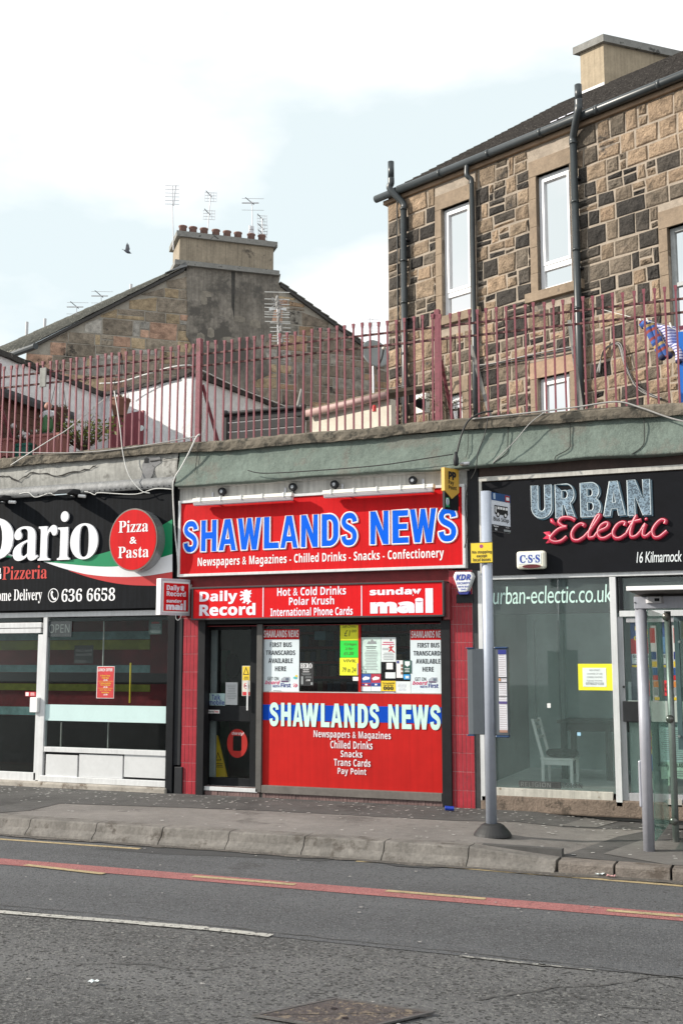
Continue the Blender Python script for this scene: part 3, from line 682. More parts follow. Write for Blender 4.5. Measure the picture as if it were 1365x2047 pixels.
# ------------------------------------------------------------------ pizzeria sign
YS = 12.86
ps = thing('fascia_sign', 'long black pizzeria sign with raised white lettering and tricolour swoosh', 'shop sign', F(170, 1225, YS))
MB().px(-420, 990, 345.5, 1222, YS, 12.97).build('sign_panel', blackgloss, ps)
MB().px(-420, 982, 345.5, 989.5, YS - .004, 12.95).build('red_edge', red_sign, ps)
def band(top, bot, mat, name, lift):
    a = smoothpts(fpoly(top, YS - lift), 8); b = smoothpts(fpoly(bot, YS - lift), 8)
    mb = MB(); n = min(len(a), len(b))
    va = [mb.b.verts.new(p) for p in a]; vb = [mb.b.verts.new(p) for p in b]
    for i in range(n - 1): mb.b.faces.new((va[i], va[i + 1], vb[i + 1], vb[i]))
    return mb.build(name, mat, ps)
xs = (88, 130, 180, 230, 285, 345)
g_t = (1122.0, 1121, 1112, 1098, 1072, 1038); g_b = (1122.6, 1127, 1131.5, 1132.5, 1125, 1107.5); w_b = (1123, 1137, 1149, 1153, 1152, 1143)
r_b = (1142, 1150, 1159, 1166, 1170, 1170.5)
band(list(zip(xs, g_t)), list(zip(xs, g_b)), M('sign_green', (.0, .22, .085), .35, var=.03), 'green_swoosh', .003)
band(list(zip(xs, g_b)), list(zip(xs, w_b)), M('sign_white', (.74, .75, .78), .35, var=.03), 'white_swoosh', .003)
xr_ = (138, 175, 215, 255, 300, 345); wb2 = (1140, 1148, 1152.4, 1153.3, 1150.6, 1143)
band(list(zip(xr_, wb2)), list(zip(xr_, (1140.6, 1153, 1163, 1169, 1170.8, 1170.5))), M('sign_red', (.50, .03, .03), .35, var=.03), 'red_swoosh', .003)
band([(-30, 1098), (-10, 1097), (5, 1100), (26, 1110)], [(-30, 1104), (-10, 1104), (5, 1108), (26, 1112)], M('sign_white', (0, 0, 0)), 'white_swoosh', .003)
band([(-30, 1104), (-10, 1104), (5, 1107), (24, 1112)], [(-30, 1112), (-10, 1112), (5, 1114), (24, 1114)], M('sign_green', (0, 0, 0)), 'green_swoosh', .004)
def raised(body, x0, y0, x1, y1, mat, style, th, off=0.):
    """raised letters: front faces plus sides"""
    xm, ym = (x0 + x1) / 2, (y0 + y1) / 2; me = glyphs(body, style, off)
    bm = bmesh.new(); bm.from_mesh(me); bpy.data.meshes.remove(me)
    xs_ = [v.co.x for v in bm.verts]; ys_ = [v.co.y for v in bm.verts]; ax, ay = min(xs_), min(ys_)
    a, b = F(x0, ym, YS - th), F(x1, ym, YS - th); zt_, zb_ = F(xm, y0, YS - th).z, F(xm, y1, YS - th).z
    kx_, ky_ = (b.x - a.x) / (max(xs_) - ax), (zt_ - zb_) / (max(ys_) - ay)
    for v in bm.verts: v.co = Vector((a.x + (v.co.x - ax) * kx_, YS - th, zb_ + (v.co.y - ay) * ky_))
    bmesh.ops.remove_doubles(bm, verts=bm.verts[:], dist=1e-5)
    r = bmesh.ops.extrude_face_region(bm, geom=bm.faces[:])
    for v in r['geom']:
        if isinstance(v, bmesh.types.BMVert): v.co.y = YS - .001
    bmesh.ops.recalc_face_normals(bm, faces=bm.faces[:])
    m2 = bpy.data.meshes.new('raised_lettering'); bm.to_mesh(m2); bm.free(); m2.materials.append(mat); return link('raised_lettering', m2, ps)
rw = M('raised_white', (.80, .81, .85), .35, var=.02)
for ch, x0, y0, x1, y1 in (('D', -56, 1035, 27, 1121), ('a', 27, 1052, 77, 1121), ('r', 77, 1050, 114, 1120), ('ı', 116, 1049, 140, 1119), ('o', 141, 1046, 196, 1118)):
    if ch == 'ı':
        raised('i', 116, 1022, 141, 1119, rw, 'serif', .03)
    else: raised(ch, x0, y0, x1, y1, rw, 'serif', .03)
ftext(ps, 'Pizzeria', 6, 1131, 95, 1158, YS, M('sign_red_text', (.55, .04, .03), .4), 'serif')
ftext(ps, 'and', -20, 1136, 3, 1146, YS, white_ink, 'serif'); MB().px(-60, 1148, 3, 1158, YS - .004, YS - .001).build('white_bar', rw, ps)
ftext(ps, 'Home Delivery', -16, 1178, 85, 1207, YS, white_ink, 'serif')
ftext(ps, '636 6658', 124, 1176, 231, 1202, YS, white_ink, 'serif')
c = F(107.5, 1190, YS); mb = MB(); rx, rz = abs(F(118, 1190, YS).x - c.x), abs(F(107, 1176, YS).z - c.z); k = 28
for i in range(k):
    q, q2 = 2 * math.pi * i / k, 2 * math.pi * (i + 1) / k
    mb.poly([c + Vector((math.cos(t) * rx * s, -.003, math.sin(t) * rz * s)) for t, s in ((q, 1), (q2, 1), (q2, .88), (q, .88))])
hs = [(-.42, .55), (-.2, .68), (-.02, .42), (-.2, .22), (-.1, -.08), (.12, -.36), (.32, -.46), (.52, -.28), (.6, -.52), (.4, -.72), (.1, -.68), (-.25, -.4), (-.46, -.02), (-.52, .32)]
mb.poly([c + Vector((u * rx, -.003, v * rz)) for u, v in hs]); mb.build('phone_icon', white_ink, ps)
# round box sign
c = F(267, 1079, 12.66); r = abs(F(315, 1079, 12.66).x - c.x); rz = abs(F(267, 1017, 12.66).z - c.z)
rs = thing('round_sign', 'round red illuminated box sign on the black pizzeria sign', 'sign', F(267, 1079, YS))
MB().lathe(c, [(r, 0), (r, YS - 12.66 + .0)], 48, 'Y', 1, rz / r).build('drum', M('sign_drum', (.30, .31, .32), .25, .5, var=.1), rs, smooth=False)
MB().lathe(c + Vector((0, -.008, 0)), [(r * 1.01, 0), (r * 1.01, .03)], 48, 'Y', 1, rz / r).build('rim', M('dark_silver_rim', (.22, .2, .18), .35, .6), rs)
MB().lathe(c + Vector((0, -.012, 0)), [(r * .965, 0), (r * .965, .01)], 48, 'Y', 1, rz / r).build('face', red_sign, rs)
yf = c.y - .0125
ftext(rs, 'Pizza', 238, 1040, 297, 1064, yf, white_ink, 'serif'); ftext(rs, '&', 260, 1073, 274, 1087, yf, white_ink, 'serif', off=.012); ftext(rs, 'Pasta', 237, 1092, 298, 1115, yf, white_ink, 'serif')
def flood(px, py, label):
    p = F(px, py, 12.80); t = thing('floodlight', label, 'floodlight', p, 'floodlights over the pizzeria sign')
    mb = MB(); a = p
    prof = [(-.17, -.045), (.0, .035), (.17, .045), (.20, .0), (.19, -.035)]
    mb.poly([a + Vector((.0 + u * 0 - .17, -.30 + (u + .17) * .86, v + .03)) for u, v in prof], (.27, 0, 0)); mb.build('housing', dark, t, bevel=.012)
    MB().obox(a + Vector((-.13, -.27, -.03)), (.19, 0, 0), (0, .24, -.01), (0, 0, .012)).build('lamp_glass', glass_sky, t)
    MB().tube([a + Vector((.10, -.05, -.02)), a + Vector((.20, -.03, -.03))], .022, 8).build('sensor', white, t)
flood(150, 990, 'black wedge floodlight with steel sensor above the middle of the white lettering')
flood(12, 1002, 'black wedge floodlight at the left end, partly out of frame')

# ================================================================== NEWSAGENT SHOPFRONT
ns = thing('shopfront', 'black framed newsagent shopfront with glass door and red lettered window panel', 'shopfront', F(640, 1600, 12.96))
mb = MB()
mb.px(394, 1238, 408, 1604, 12.90, 13.02)
mb.px(882, 1240, 901, 1617, 12.90, 13.02)
mb.px(408, 1234, 882, 1245, 12.93, 13.02)
mb.build('frame', M('chipped_black_frame', (.013, .013, .015), .45, spec=.25, var=.2, vs=8, blot=((.16, .15, .14), 9, .70)), ns, bevel=.004)
MB().px(512, 1248, 523, 1584, 12.94, 13.02).px(404, 1244, 882, 1249, 12.96, 13.02).build('mullion', M('brown_grey_metal', (.10, .095, .09), .5, .2, var=.15), ns, bevel=.003)
MB().px(400, 1574, 514, 1582, 12.94, 13.1).build('threshold', alum, ns, bevel=.003)
MB().px(522, 1578, 883, 1594, 12.925, 13.02).build('window_sill', M('grey_brown_sill', (.13, .115, .105), .7, var=.2, vs=4), ns, bevel=.006)
door = MB().px(408, 1249, 418, 1574, 13.10, 13.14).px(500, 1249, 512, 1574, 13.10, 13.14).px(418, 1249, 500, 1259, 13.10, 13.14).px(418, 1411, 500, 1442, 13.10, 13.14).px(418, 1555, 500, 1574, 13.10, 13.14).build('door', black, ns, bevel=.004)
MB().px(417, 1258, 501, 1412, 13.12, 13.124).build('door_pane', glass_shop, door)
MB().px(417, 1441, 501, 1556, 13.12, 13.124).build('door_pane', glass_shop, door)
MB().px(493, 1360, 496, 1420, 13.06, 13.075).build('handle', alum, door)
MB().px(523, 1248, 883, 1386, 13.0, 13.004).build('window_pane', glass_shop, ns)
MB().px(716, 1248, 721, 1386, 12.985, 12.999).build('window_bar', red_panel, ns)
rp_ = MB().px(523, 1385, 883, 1579, 12.985, 13.02).build('red_panel', red_panel, ns)
MB().px(523, 1411, 883, 1443, 12.981, 12.984).build('blue_stripe', M('panel_blue', (.0, .06, .46), .5, var=.04, spec=.15), rp_)
MB().px(523, 1383.5, 883, 1385.5, 12.982, 13.0).build('panel_edge', M('pale_edge', (.45, .40, .38), .5), rp_)
letters(rp_, 'SHAWLANDSNEWS', [(539, 557.5), (562, 582), (585.5, 606), (604, 637), (641.5, 659), (661.5, 684), (688, 709), (715, 735.5), (738.5, 758), (776, 797), (803, 822.5), (824, 857), (859.5, 880.5)], 710, 1407, 1455, 12.98, pale_ink, None, .004)
li = M('panel_lettering', (.66, .66, .70), .45, var=.04)
for t, x0, y0, x1, y1 in (('Newspapers & Magazines', 627, 1461, 781, 1480), ('Chilled Drinks', 660.5, 1481, 744.5, 1497), ('Snacks', 681, 1500, 724, 1514), ('Trans Cards', 667.5, 1517, 740.5, 1532), ('Pay Point', 675, 1535, 732, 1552)):
    ftext(rp_, t, x0, y0, x1, y1, 12.98, li, 'bold', off=.0, wspace=1.1, space=1.03)
# dim things inside the shop, seen through the glass
shelf = thing('magazine_shelf', 'dim magazine shelving along the back inside the newsagent', 'shelf', F(640, 1560, 14.6))
mb = MB(); mb.px(520, 1215, 905, 1600, 14.9, 14.95).build('back_panel', M('dim_brown', (.05, .035, .03), .7), shelf)
for k, y in enumerate((1262, 1292, 1322, 1352, 1384)):
    MB().px(524, y, 900, y + 5, 14.6, 14.9).build('shelf_board', M('shelf_red', (.16, .02, .02), .6), shelf)
rgn = random.Random(11)
for k, y in enumerate((1240, 1270, 1300, 1330, 1362)):
    mbs = [MB(), MB(), MB()]; x = 528
    while x < 890:
        w = rgn.uniform(8, 16); mbs[rgn.randrange(3)].px(x, y + rgn.uniform(-1, 4), x + w * .9, y + 22, 14.7, 14.73); x += w
    for q, cc in zip(mbs, ((.10, .03, .03), (.06, .07, .10), (.16, .14, .10))): q.build('magazine_row', M('mags%.2f' % cc[0], cc, .6), shelf)
tag(MB().px(628, 1262, 651, 1279, 13.9, 14.2).build('box_carton', M('pale_blue_carton', (.16, .30, .36), .6), bevel=.01), 'pale blue carton hanging near the top inside the newsagent window', 'carton')
dsp = thing('display_stand', 'black display stand holding packets, inside the right half of the newsagent window', 'display stand', F(780, 1386, 13.5))
MB().px(762, 1325, 800, 1386, 13.5, 13.8).build('body', M('stand_grey', (.12, .10, .105), .6), dsp)
MB().px(790, 1308, 803, 1325, 13.55, 13.7).build('carton', M('brown_carton', (.22, .18, .12), .7), dsp)
MB().px(523, 1384, 740, 1388, 13.02, 13.5).build('counter_edge', M('dark_red_counter', (.10, .02, .02), .5), ns)
# behind the door: white wall strip, bright shelf unit, floor sign
MB().px(416, 1240, 432, 1580, 13.30, 13.33).build('white_wall_strip', M('door_inner_white', (.55, .57, .58), .6), ns)
MB().px(428, 1240, 530, 1600, 14.55, 14.6).build('inner_wall_panel', M('inner_grey', (.16, .165, .16), .7), ns)
MB().px(441, 1300, 452, 1600, 14.2, 14.3).build('green_post', M('inner_green', (.03, .12, .07), .6), ns)
MB().px(416, 1533, 434, 1560, 13.5, 13.6).build('white_crate', M('door_inner_white', (0, 0, 0)), ns)
coat = MB().ball(F(466, 1332, 13.9), .11, 1, .7, 1.6).build('hanging_coat', M('dark_coat', (.012, .012, .012), .9), None, smooth=True); tag(coat, 'dark coat-like bundle hanging behind the newsagent door glass', 'coat')
wet = thing('floor_sign', 'yellow wet floor warning sign standing behind the newsagent door', 'floor sign', F(440, 1554, 13.35))
MB().poly(fpoly(((430, 1470), (435, 1470), (454, 1553), (428, 1553)), 13.35), (0, .02, 0)).build('front_board', M('sign_yellow', (.75, .48, .02), .5, var=.03), wet)
MB().poly(fpoly(((430, 1472), (435, 1472), (454, 1553), (428, 1553)), 13.50), (0, .02, 0)).build('rear_board', M('sign_yellow', (0, 0, 0)), wet)
MB().poly(fpoly(((436, 1503), (443, 1520), (431, 1520)), 13.348), (0, .001, 0)).build('warning_triangle', black_ink, wet)
MB().poly(fpoly(((436, 1506.5), (441, 1518.6), (432.6, 1518.6)), 13.347), (0, .001, 0)).build('triangle_field', M('sign_yellow', (0, 0, 0)), wet); lines(wet, 432, 1525, 446, 1535, 3, 13.348, black_ink)
# things stuck on the door
e = sheet('door_sticker', 'phone top-up sticker with dark blue words at the foot of upper door pane', 'sticker', 417, 1386, 450, 1413, 13.112, M('pale_teal', (.36, .50, .50), .5))
ftext(e, 'Talk', 424, 1388, 441, 1399, 13.112, blue_dark, 'bold'); ftext(e, 'mobile', 418.5, 1399, 449, 1409, 13.112, blue_dark, 'bold'); ftext(e, 'Top-Up Here', 418, 1409, 446, 1413.5, 13.112, black_ink, 'bold')
e = sheet('door_sticker', 'small white newspaper sticker with red word on door mid rail', 'sticker', 415, 1419, 439, 1426, 13.096, white)
ftext(e, 'Evening', 417, 1420, 428, 1425.5, 13.096, black_ink, 'bold'); ftext(e, 'Times', 428.5, 1420, 437, 1424.5, 13.096, red_ink, 'bold')
e = sheet('notice', 'white typed sheet taped inside the upper door pane', 'notice', 451, 1364, 475, 1409, 13.114, M('grey_paper', (.50, .52, .53), .6))
lines(e, 453, 1368, 473, 1398, 9, 13.114, grey_ink)
e = sheet('warning_sticker', 'yellow and white warning sticker strip on the right of the door pane', 'sticker', 484, 1331, 500, 1391, 13.112, M('warm_white', (.62, .62, .55), .5))
MB().px(485, 1332, 499, 1360, 13.109, 13.1115).build('yellow_field', yellow, e)
MB().poly(fpoly(((492, 1333), (498, 1349), (486, 1349)), 13.108), (0, .001, 0)).build('warning_triangle', black_ink, e); MB().poly(fpoly(((492, 1337), (496, 1347.5), (488, 1347.5)), 13.1065), (0, .001, 0)).build('triangle_field', yellow, e); lines(e, 487, 1352, 497, 1359, 2, 13.109, black_ink)
c = F(492, 1371, 13.107); MB().lathe(c, [(.036, 0), (.036, .003)], 20, 'Y').build('ban_ring', red_ink, e); MB().lathe(c + Vector((0, -.002, 0)), [(.028, 0), (.028, .003)], 20, 'Y').build('ring_field', white, e)
MB().poly([c + Vector((a, -.004, b)) for a, b in ((-.02, .01), (.008, .008), (.018, .017), (.022, .005), (.012, -.002), (.01, -.018), (.004, -.018), (.0, -.006), (-.012, -.006), (-.018, -.018), (-.022, -.016))]).build('dog_figure', black_ink, e)
MB().poly([c + Vector((a, -.006, b)) for a, b in ((-.026, .02), (-.02, .026), (.026, -.02), (.02, -.026))]).build('ban_bar', red_ink, e)
MB().px(485, 1383, 499, 1390, 13.109, 13.1115).build('red_field', red_ink, e)
e = thing('ring_decal', 'red ring decal with the word thirsty on the lower door pane', 'decal', F(474, 1515, 13.114))
mb = MB(); c = F(474.5, 1486, 13.114); rx, rz = F(495, 1486, 13.114).x - c.x, c.z - F(474, 1515, 13.114).z
k = 32
for i in range(k):
    q, q2 = 2 * math.pi * i / k, 2 * math.pi * (i + 1) / k
    def sq(t):
        a, b = math.cos(t), math.sin(t); f = min(.42 / max(abs(a), 1e-3), .52 / max(abs(b), 1e-3)); return a * f, b * f
    p = [(math.cos(q), math.sin(q)), (math.cos(q2), math.sin(q2)), sq(q2), sq(q)]
    mb.poly([c + Vector((u * rx, 0, v * rz)) for u, v in p])
mb.build('ring', M('bright_red_decal', (.36, .022, .018), .5, spec=.2), e); ftext(e, 'thirsty?', 464, 1463, 488, 1471, 13.112, white_ink, 'thin')

# notices in the window
YN = 12.996
def busposter(label, x0, w, y0, y1):
    s = w / 72.0; dy = y0 - 1258
    e = sheet('bus_card_poster', label, 'poster', x0, y0, min(x0 + w, 884), y1, YN, M('poster_white', (.66, .74, .78), .5, var=.03))
    MB().px(x0, y0, min(x0 + w, 884), y0 + 20, YN - .003, YN - .0005).build('red_header', red_sign, e)
    X = lambda v: x0 + (v - 526) * s
    ftext(e, 'SHAWLANDS NEWS', X(528), 1260 + dy, X(597), 1274 + dy, YN - .003, white_ink, 'bold')
    for t, a, b, y in (('FIRST BUS', 540, 583, 1284), ('TRANSCARDS', 532, 590, 1300), ('AVAILABLE', 537, 585, 1316), ('HERE', 550, 572, 1332)):
        ftext(e, t, X(a), y + dy, X(b), y + 9.5 + dy, YN, M('poster_black', (.03, .035, .04), .5), 'bold')
    ftext(e, 'GET ON', X(535), 1353 + dy, X(557), 1360 + dy, YN, M('poster_black', (0, 0, 0)), 'thin', off=.01)
    ftext(e, 'board', X(530), 1360 + dy, X(560), 1368 + dy, YN, pink_ink, 'ital', shear=.1); ftext(e, 'WITH', X(545), 1369.5 + dy, X(559), 1374 + dy, YN, blue_dark)
    ftext(e, 'First', X(561.5), 1365 + dy, X(581), 1374 + dy, YN, blue_dark, 'bold', off=.01)
    mb = MB(); mb.poly(fpoly([(X(562), 1362 + dy), (X(562), 1357 + dy), (X(568), 1353 + dy), (X(579), 1353 + dy), (X(580), 1361 + dy), (X(576), 1364 + dy)], YN - .002)); mb.build('bus_picture', M('bus_grey', (.36, .39, .44), .4), e)
    MB().px(X(571), 1355 + dy, X(577), 1360 + dy, YN - .004, YN - .0025).build('bus_window', M('bus_glass', (.12, .15, .2), .3), e); MB().px(X(562), 1361 + dy, X(576), 1363.5 + dy, YN - .004, YN - .0025).build('bus_skirt', M('bus_purple', (.10, .05, .12), .4), e)
    if x0 < 600:
        MB().lathe(F(X(590), 1355 + dy, YN - .003), [(.022, 0), (.022, .002)], 14, 'Y', 1.3, .7).build('cloud_picture', M('teal_cloud', (.1, .45, .46), .5), e)
        MB().lathe(F(X(592.5), 1352 + dy, YN - .0015), [(.018, 0), (.018, .001)], 14, 'Y').build('sun_picture', yellow, e)
        c = F(X(590), 1370 + dy, YN - .002); MB().lathe(c, [(.031, 0), (.031, .001)], 20, 'Y', 1.05, .8).build('round_emblem', pink_ink, e)
        MB().poly([c + Vector((a, -.002, b)) for a, b in ((-.034, -.004), (-.012, .016), (.012, .024), (.016, .020), (-.004, .010), (-.016, -.002), (-.024, -.016))]).poly([c + Vector((a, -.003, b)) for a, b in ((-.006, -.024), (.004, .004), (.022, .010), (.024, .006), (.010, .001), (.002, -.024))]).build('emblem_stripe', white, e)
    MB().tube([F(x0 + 20 * s, y1 - 4, YN - .003), F(x0 + 36 * s, y1 - 3, YN - .003)], .003, 5).build('pen_mark', grey_ink, e)
busposter('bus card poster with red header at the left edge of newsagent window', 526, 72, 1258, 1384)
busposter('bus card poster with red header cut off by the right window jamb', 820, 72.5, 1259, 1389)
e = sheet('poster', 'small black poster with white word HERO beside the left bus card poster', 'poster', 600, 1324, 627, 1371, YN, M('hero_black', (.016, .016, .018), .5))
ftext(e, 'HERO', 600.5, 1326, 624, 1336, YN, white_ink, 'serif', off=.01); ftext(e, 'INSTANT', 606, 1337.5, 618, 1340, YN, white_ink); ftext(e, 'MONTH', 606, 1341.5, 618, 1344, YN, white_ink)
lines(e, 603, 1346, 622, 1350, 2, YN, grey_ink); MB().px(602, 1352, 606, 1368, YN - .003, YN - .001).build('white_strip', grey_ink, e); ftext(e, '£3.99', 612, 1358, 620, 1361.5, YN, white_ink); lines(e, 609, 1352, 624, 1356, 2, YN, grey_ink); MB().px(621, 1364, 625, 1369, YN - .003, YN - .001).build('white_patch', grey_ink, e)
pen = M('pen_line', (.10, .12, .02), .6, var=0)
def neon(label, x0, y0, x1, y1, mat, words):
    e = sheet('handwritten_notice', label, 'notice', x0, y0, x1, y1, YN - .002, mat, group='fluorescent price notices in the newsagent window')
    for t, a, b, c, d in words: ftext(e, t, a, b, c, d, YN - .002, pen, '', shear=.15)
neon('upper fluorescent yellow handwritten price notice above the green one', 680, 1247, 718.5, 1280, yellow_neon, (('Soft Drinks', 684, 1249, 712, 1255), ('£1', 688, 1260, 700, 1272), ('.00', 701, 1259, 712, 1264)))
neon('fluorescent green handwritten notice between the two yellow ones', 680, 1280.5, 718.5, 1314.5, green_neon, (('Crisps', 688, 1285, 712, 1291), ('2 for', 690, 1294, 706, 1299), ('£1.20', 687, 1303, 706, 1309)))
neon('lower fluorescent yellow handwritten notice below the green one', 679, 1315, 718, 1350, yellow_neon, (('VIVIL', 686, 1318, 712, 1324), ('79 in 24', 684, 1334, 711, 1344)))
MB().px(713.5, 1326, 717.5, 1349, YN - .008, YN - .003).build('price_strip', grey_ink, [o for o in sc.objects if o.name.startswith('handwritten_notice')][-1])
tag(MB().px(705, 1353, 718, 1361, YN, YN + .003).build('card', white), 'blank white card below the lower yellow notice', 'card')
e = sheet('class_notice', 'tall pale green dance class notice with leafy border in the window', 'notice', 722, 1274, 761, 1346, YN, M('mint_paper', (.58, .73, .68), .6))
MB().poly(fpoly(((733, 1287), (737, 1281), (739, 1284), (743, 1277.5), (748, 1283), (750, 1281), (752, 1287)), YN - .003), (0, .001, 0)).build('mountain_picture', grey_ink, e)
lines(e, 730, 1291, 753, 1297, 2, YN, black_ink); lines(e, 728, 1299, 755, 1340, 13, YN, grey_ink, .28)
mb = MB(); r3 = random.Random(1)
for i in range(14): p = F(723 + r3.random() * (4 + i * .5), 1332 + i, YN - .002); mb.poly([p + Vector((jit(.012), 0, jit(.012))) for _ in range(3)])
for i in range(6): p = F(724 + i * 1.2, 1280 - i * .7, YN - .002); mb.poly([p + Vector((jit(.008), 0, jit(.008))) for _ in range(3)])
mb.build('leaf_border', M('leaf_ink', (.05, .12, .09), .6), e)
e = sheet('class_notice', 'white martial arts notice with a small red kicking figure', 'notice', 761.5, 1274, 791, 1323, YN, paper)
lines(e, 763, 1282, 788, 1290, 2, YN, pink_ink, .4); lines(e, 764, 1304, 788, 1320, 5, YN, grey_ink, .3); MB().px(764, 1295, 776, 1299, YN - .003, YN - .001).build('grey_box', M('light_grey_ink', (.45, .48, .5), .6), e)
fig = [(779, 1290), (781, 1290), (781.5, 1293), (786, 1291), (786, 1292.5), (782, 1296), (784, 1299), (789, 1304), (787.5, 1305), (781, 1300), (777, 1303), (776, 1302), (779.5, 1297), (776, 1294), (777, 1293), (779.5, 1294)]
MB().poly(fpoly(fig, YN - .003)).build('kicking_figure', red_ink, e); MB().px(779, 1277, 782, 1281, YN - .003, YN - .001).build('stamp', grey_ink, e)
for i, (x0, x1, lb, cA) in enumerate(((722, 741, 'blue and red phone card advert under the mint class notice', (.03, .10, .35)), (741.5, 761, 'red and blue phone card advert with badge, right of the blue one', (.42, .03, .06)))):
    e = sheet('phone_card_advert', lb, 'advert', x0, 1347, x1, 1382, YN, paper)
    MB().px(x0, 1347, x1, 1365, YN - .003, YN - .001).build('colour_field', M('adv%d' % i, cA, .5), e); MB().px(x0, 1365, x1, 1372, YN - .003, YN - .001).build('lower_field', M('adv%d' % (1 - i), ((.42, .03, .06), (.03, .10, .35))[i], .5), e)
    MB().poly(fpoly(((x0 + 2, 1356), (x0 + 8, 1352), (x0 + 17, 1354), (x0 + 16, 1358), (x0 + 4, 1360)), YN - .004)).build('banner', white_ink, e)
    for k in range(3): MB().px(x0 + 1.5 + k * 6, 1367, x0 + 6 + k * 6, 1370, YN - .005, YN - .0035).build('tick_box', white_ink if k % 2 else blue_dark, e)
e = sheet('draw_notice', 'yellow prize draw notice with three dark zeros at foot of window', 'notice', 761.5, 1361, 790.5, 1387, YN - .001, yellow)
ftext(e, 'The Household Bill', 764, 1364, 788, 1367, YN - .001, black_ink); ftext(e, 'Have We Won?', 766, 1368, 786, 1371, YN - .001, black_ink); ftext(e, '000', 766, 1372, 786, 1379.5, YN - .001, black_ink, 'serif', off=.02, space=1.1); MB().px(762, 1382, 790, 1386, YN - .004, YN - .002).build('navy_strip', blue_dark, e); lines(e, 768, 1383, 788, 1385.5, 1, YN - .003, white_ink)
e = sheet('handwritten_notice', 'white lined handwritten slip beside the yellow draw notice', 'notice', 791, 1362, 821, 1387, YN, paper); lines(e, 794, 1366, 812, 1382, 6, YN, M('faint_ink', (.55, .56, .66), .6), .25)
tag(MB().px(772, 1325, 785, 1338, YN, YN + .003).build('card', white), 'small square white card under the martial arts notice', 'card')
tag(MB().px(770, 1344, 790, 1356, YN, YN + .003).build('card', paper), 'wide white card below the small square card', 'card')
e = sheet('leaflet', 'narrow white leaflet with pictures beside the green one', 'leaflet', 792, 1320, 805, 1355, YN, white); MB().px(793, 1321, 797, 1326, YN - .003, YN - .001).build('logo_square', blue_dark, e)
for y in (1328, 1335, 1343): MB().px(801, y, 804.5, y + 5, YN - .003, YN - .001).build('picture', M('pic_brown', (.25, .12, .07), .6), e)
e = sheet('leaflet', 'dark green leaflet with a white shield overlapping the right poster', 'leaflet', 806, 1320, 822, 1346, YN - .006, M('bottle_green', (.02, .09, .07), .5))
MB().poly(fpoly(((809, 1322), (819, 1322), (819, 1329), (814, 1333), (809, 1329)), YN - .008)).build('shield', paper, e); lines(e, 808, 1335, 819, 1344, 3, YN - .007, paper, .4)
e = sheet('leaflet', 'small bright blue leaflet below the green one', 'leaflet', 806.5, 1348, 819, 1358, YN - .006, M('sky_blue_card', (.02, .32, .72), .5)); MB().px(810, 1351, 817, 1356, YN - .009, YN - .007).build('printed_field', paper, e)

# ------------------------------------------------------------------ newsagent signs
YS2 = 12.86
ss = thing('fascia_sign', 'large red newsagent sign with blue white-edged lettering in a silver frame', 'shop sign', F(640, 1145, 12.9))
def fr(x0, y0, x1, y1, ya, yb, w, mat, name, par, bev=.003):
    # frame as a true rectangle in the world
    a = F(x0, (y0 + y1) / 2, ya).x; b = F(x1, (y0 + y1) / 2, ya).x; zt_, zb_ = F((x0 + x1) / 2, y0, ya).z, F((x0 + x1) / 2, y1, ya).z
    return MB().box(a, b, ya, yb, zt_ - w, zt_).box(a, b, ya, yb, zb_, zb_ + w).box(a, a + w, ya + .001, yb, zb_ + w, zt_ - w).box(b - w, b, ya + .001, yb, zb_ + w, zt_ - w).build(name, mat, par, bevel=bev)
fr(356, 984, 929, 1144, YS2 - .02, 12.95, .035, alum, 'frame', ss)
MB().px(359, 988, 926, 1141, YS2, 12.94).build('sign_panel', red_sign, ss)
letters(ss, 'SHAWLANDSNEWS', [(368, 397.5), (403, 435.5), (438, 475), (475.5, 524), (528, 558.5), (560.5, 597.5), (602, 637.5), (643, 678.5), (682, 716), (740, 778.5), (784, 817.5), (819, 874), (876, 914.5)], 641, 1028, 1094, YS2, blue_sign, (white_ink, .012))
ftext(ss, 'Newspapers & Magazines - Chilled Drinks - Snacks - Confectionery', 396, 1104.5, 887, 1128.5, YS2, white_ink, 'bold', off=.0, space=1.04)
s2 = thing('newspaper_sign', 'long red newspaper sign box over the newsagent door and window', 'sign', F(636, 1236, 12.8))
fr(383, 1167, 887, 1236, 12.76, 12.98, .022, M('dark_sign_frame', (.05, .048, .05), .4, .3), 'frame', s2)
MB().px(385, 1169, 885, 1234, 12.775, 12.97).build('sign_panel', M('red_lightbox', (.64, .008, .012), .45, var=.06, vs=1.5, streak=.1, spec=.15), s2)
MB().px(887, 1166, 898, 1238, 12.84, 12.98).build('box_end', M('dark_red_end', (.20, .03, .035), .4), s2)
yd = 12.775
ftext(s2, 'Daily', 399.5, 1181, 475, 1208, yd, M('lilac_white', (.80, .76, .86), .4), 'bold', off=.02); lw_ = MATS['lilac_white']
ftext(s2, 'Record', 399, 1206.5, 511, 1230.5, yd, lw_, 'bold', off=.02)
def lion(par, O, ux, nrm, w, h, mat):
    pts = [(.35, .98), (.62, 1.0), (.70, .90), (.95, .96), (.88, .80), (1.0, .74), (.82, .66), (.92, .50), (.78, .46), (.84, .28), (.98, .20), (.80, .14), (.70, .02), (.58, .04), (.66, .16), (.52, .22), (.44, .10), (.20, .12), (.30, .20), (.36, .32), (.24, .36), (.10, .26), (.02, .36), (.18, .46), (.34, .48), (.30, .58), (.10, .54), (.0, .64), (.14, .68), (.30, .70), (.20, .78), (.04, .80), (.10, .92), (.24, .88), (.38, .84)]
    O, ux, nrm = Vector(O), Vector(ux), Vector(nrm)
    mb = MB(); mb.poly([O + ux * (u * w) + Vector((0, 0, v * h)) + nrm * .003 for u, v in pts]); mb.build('lion_emblem', mat, par)
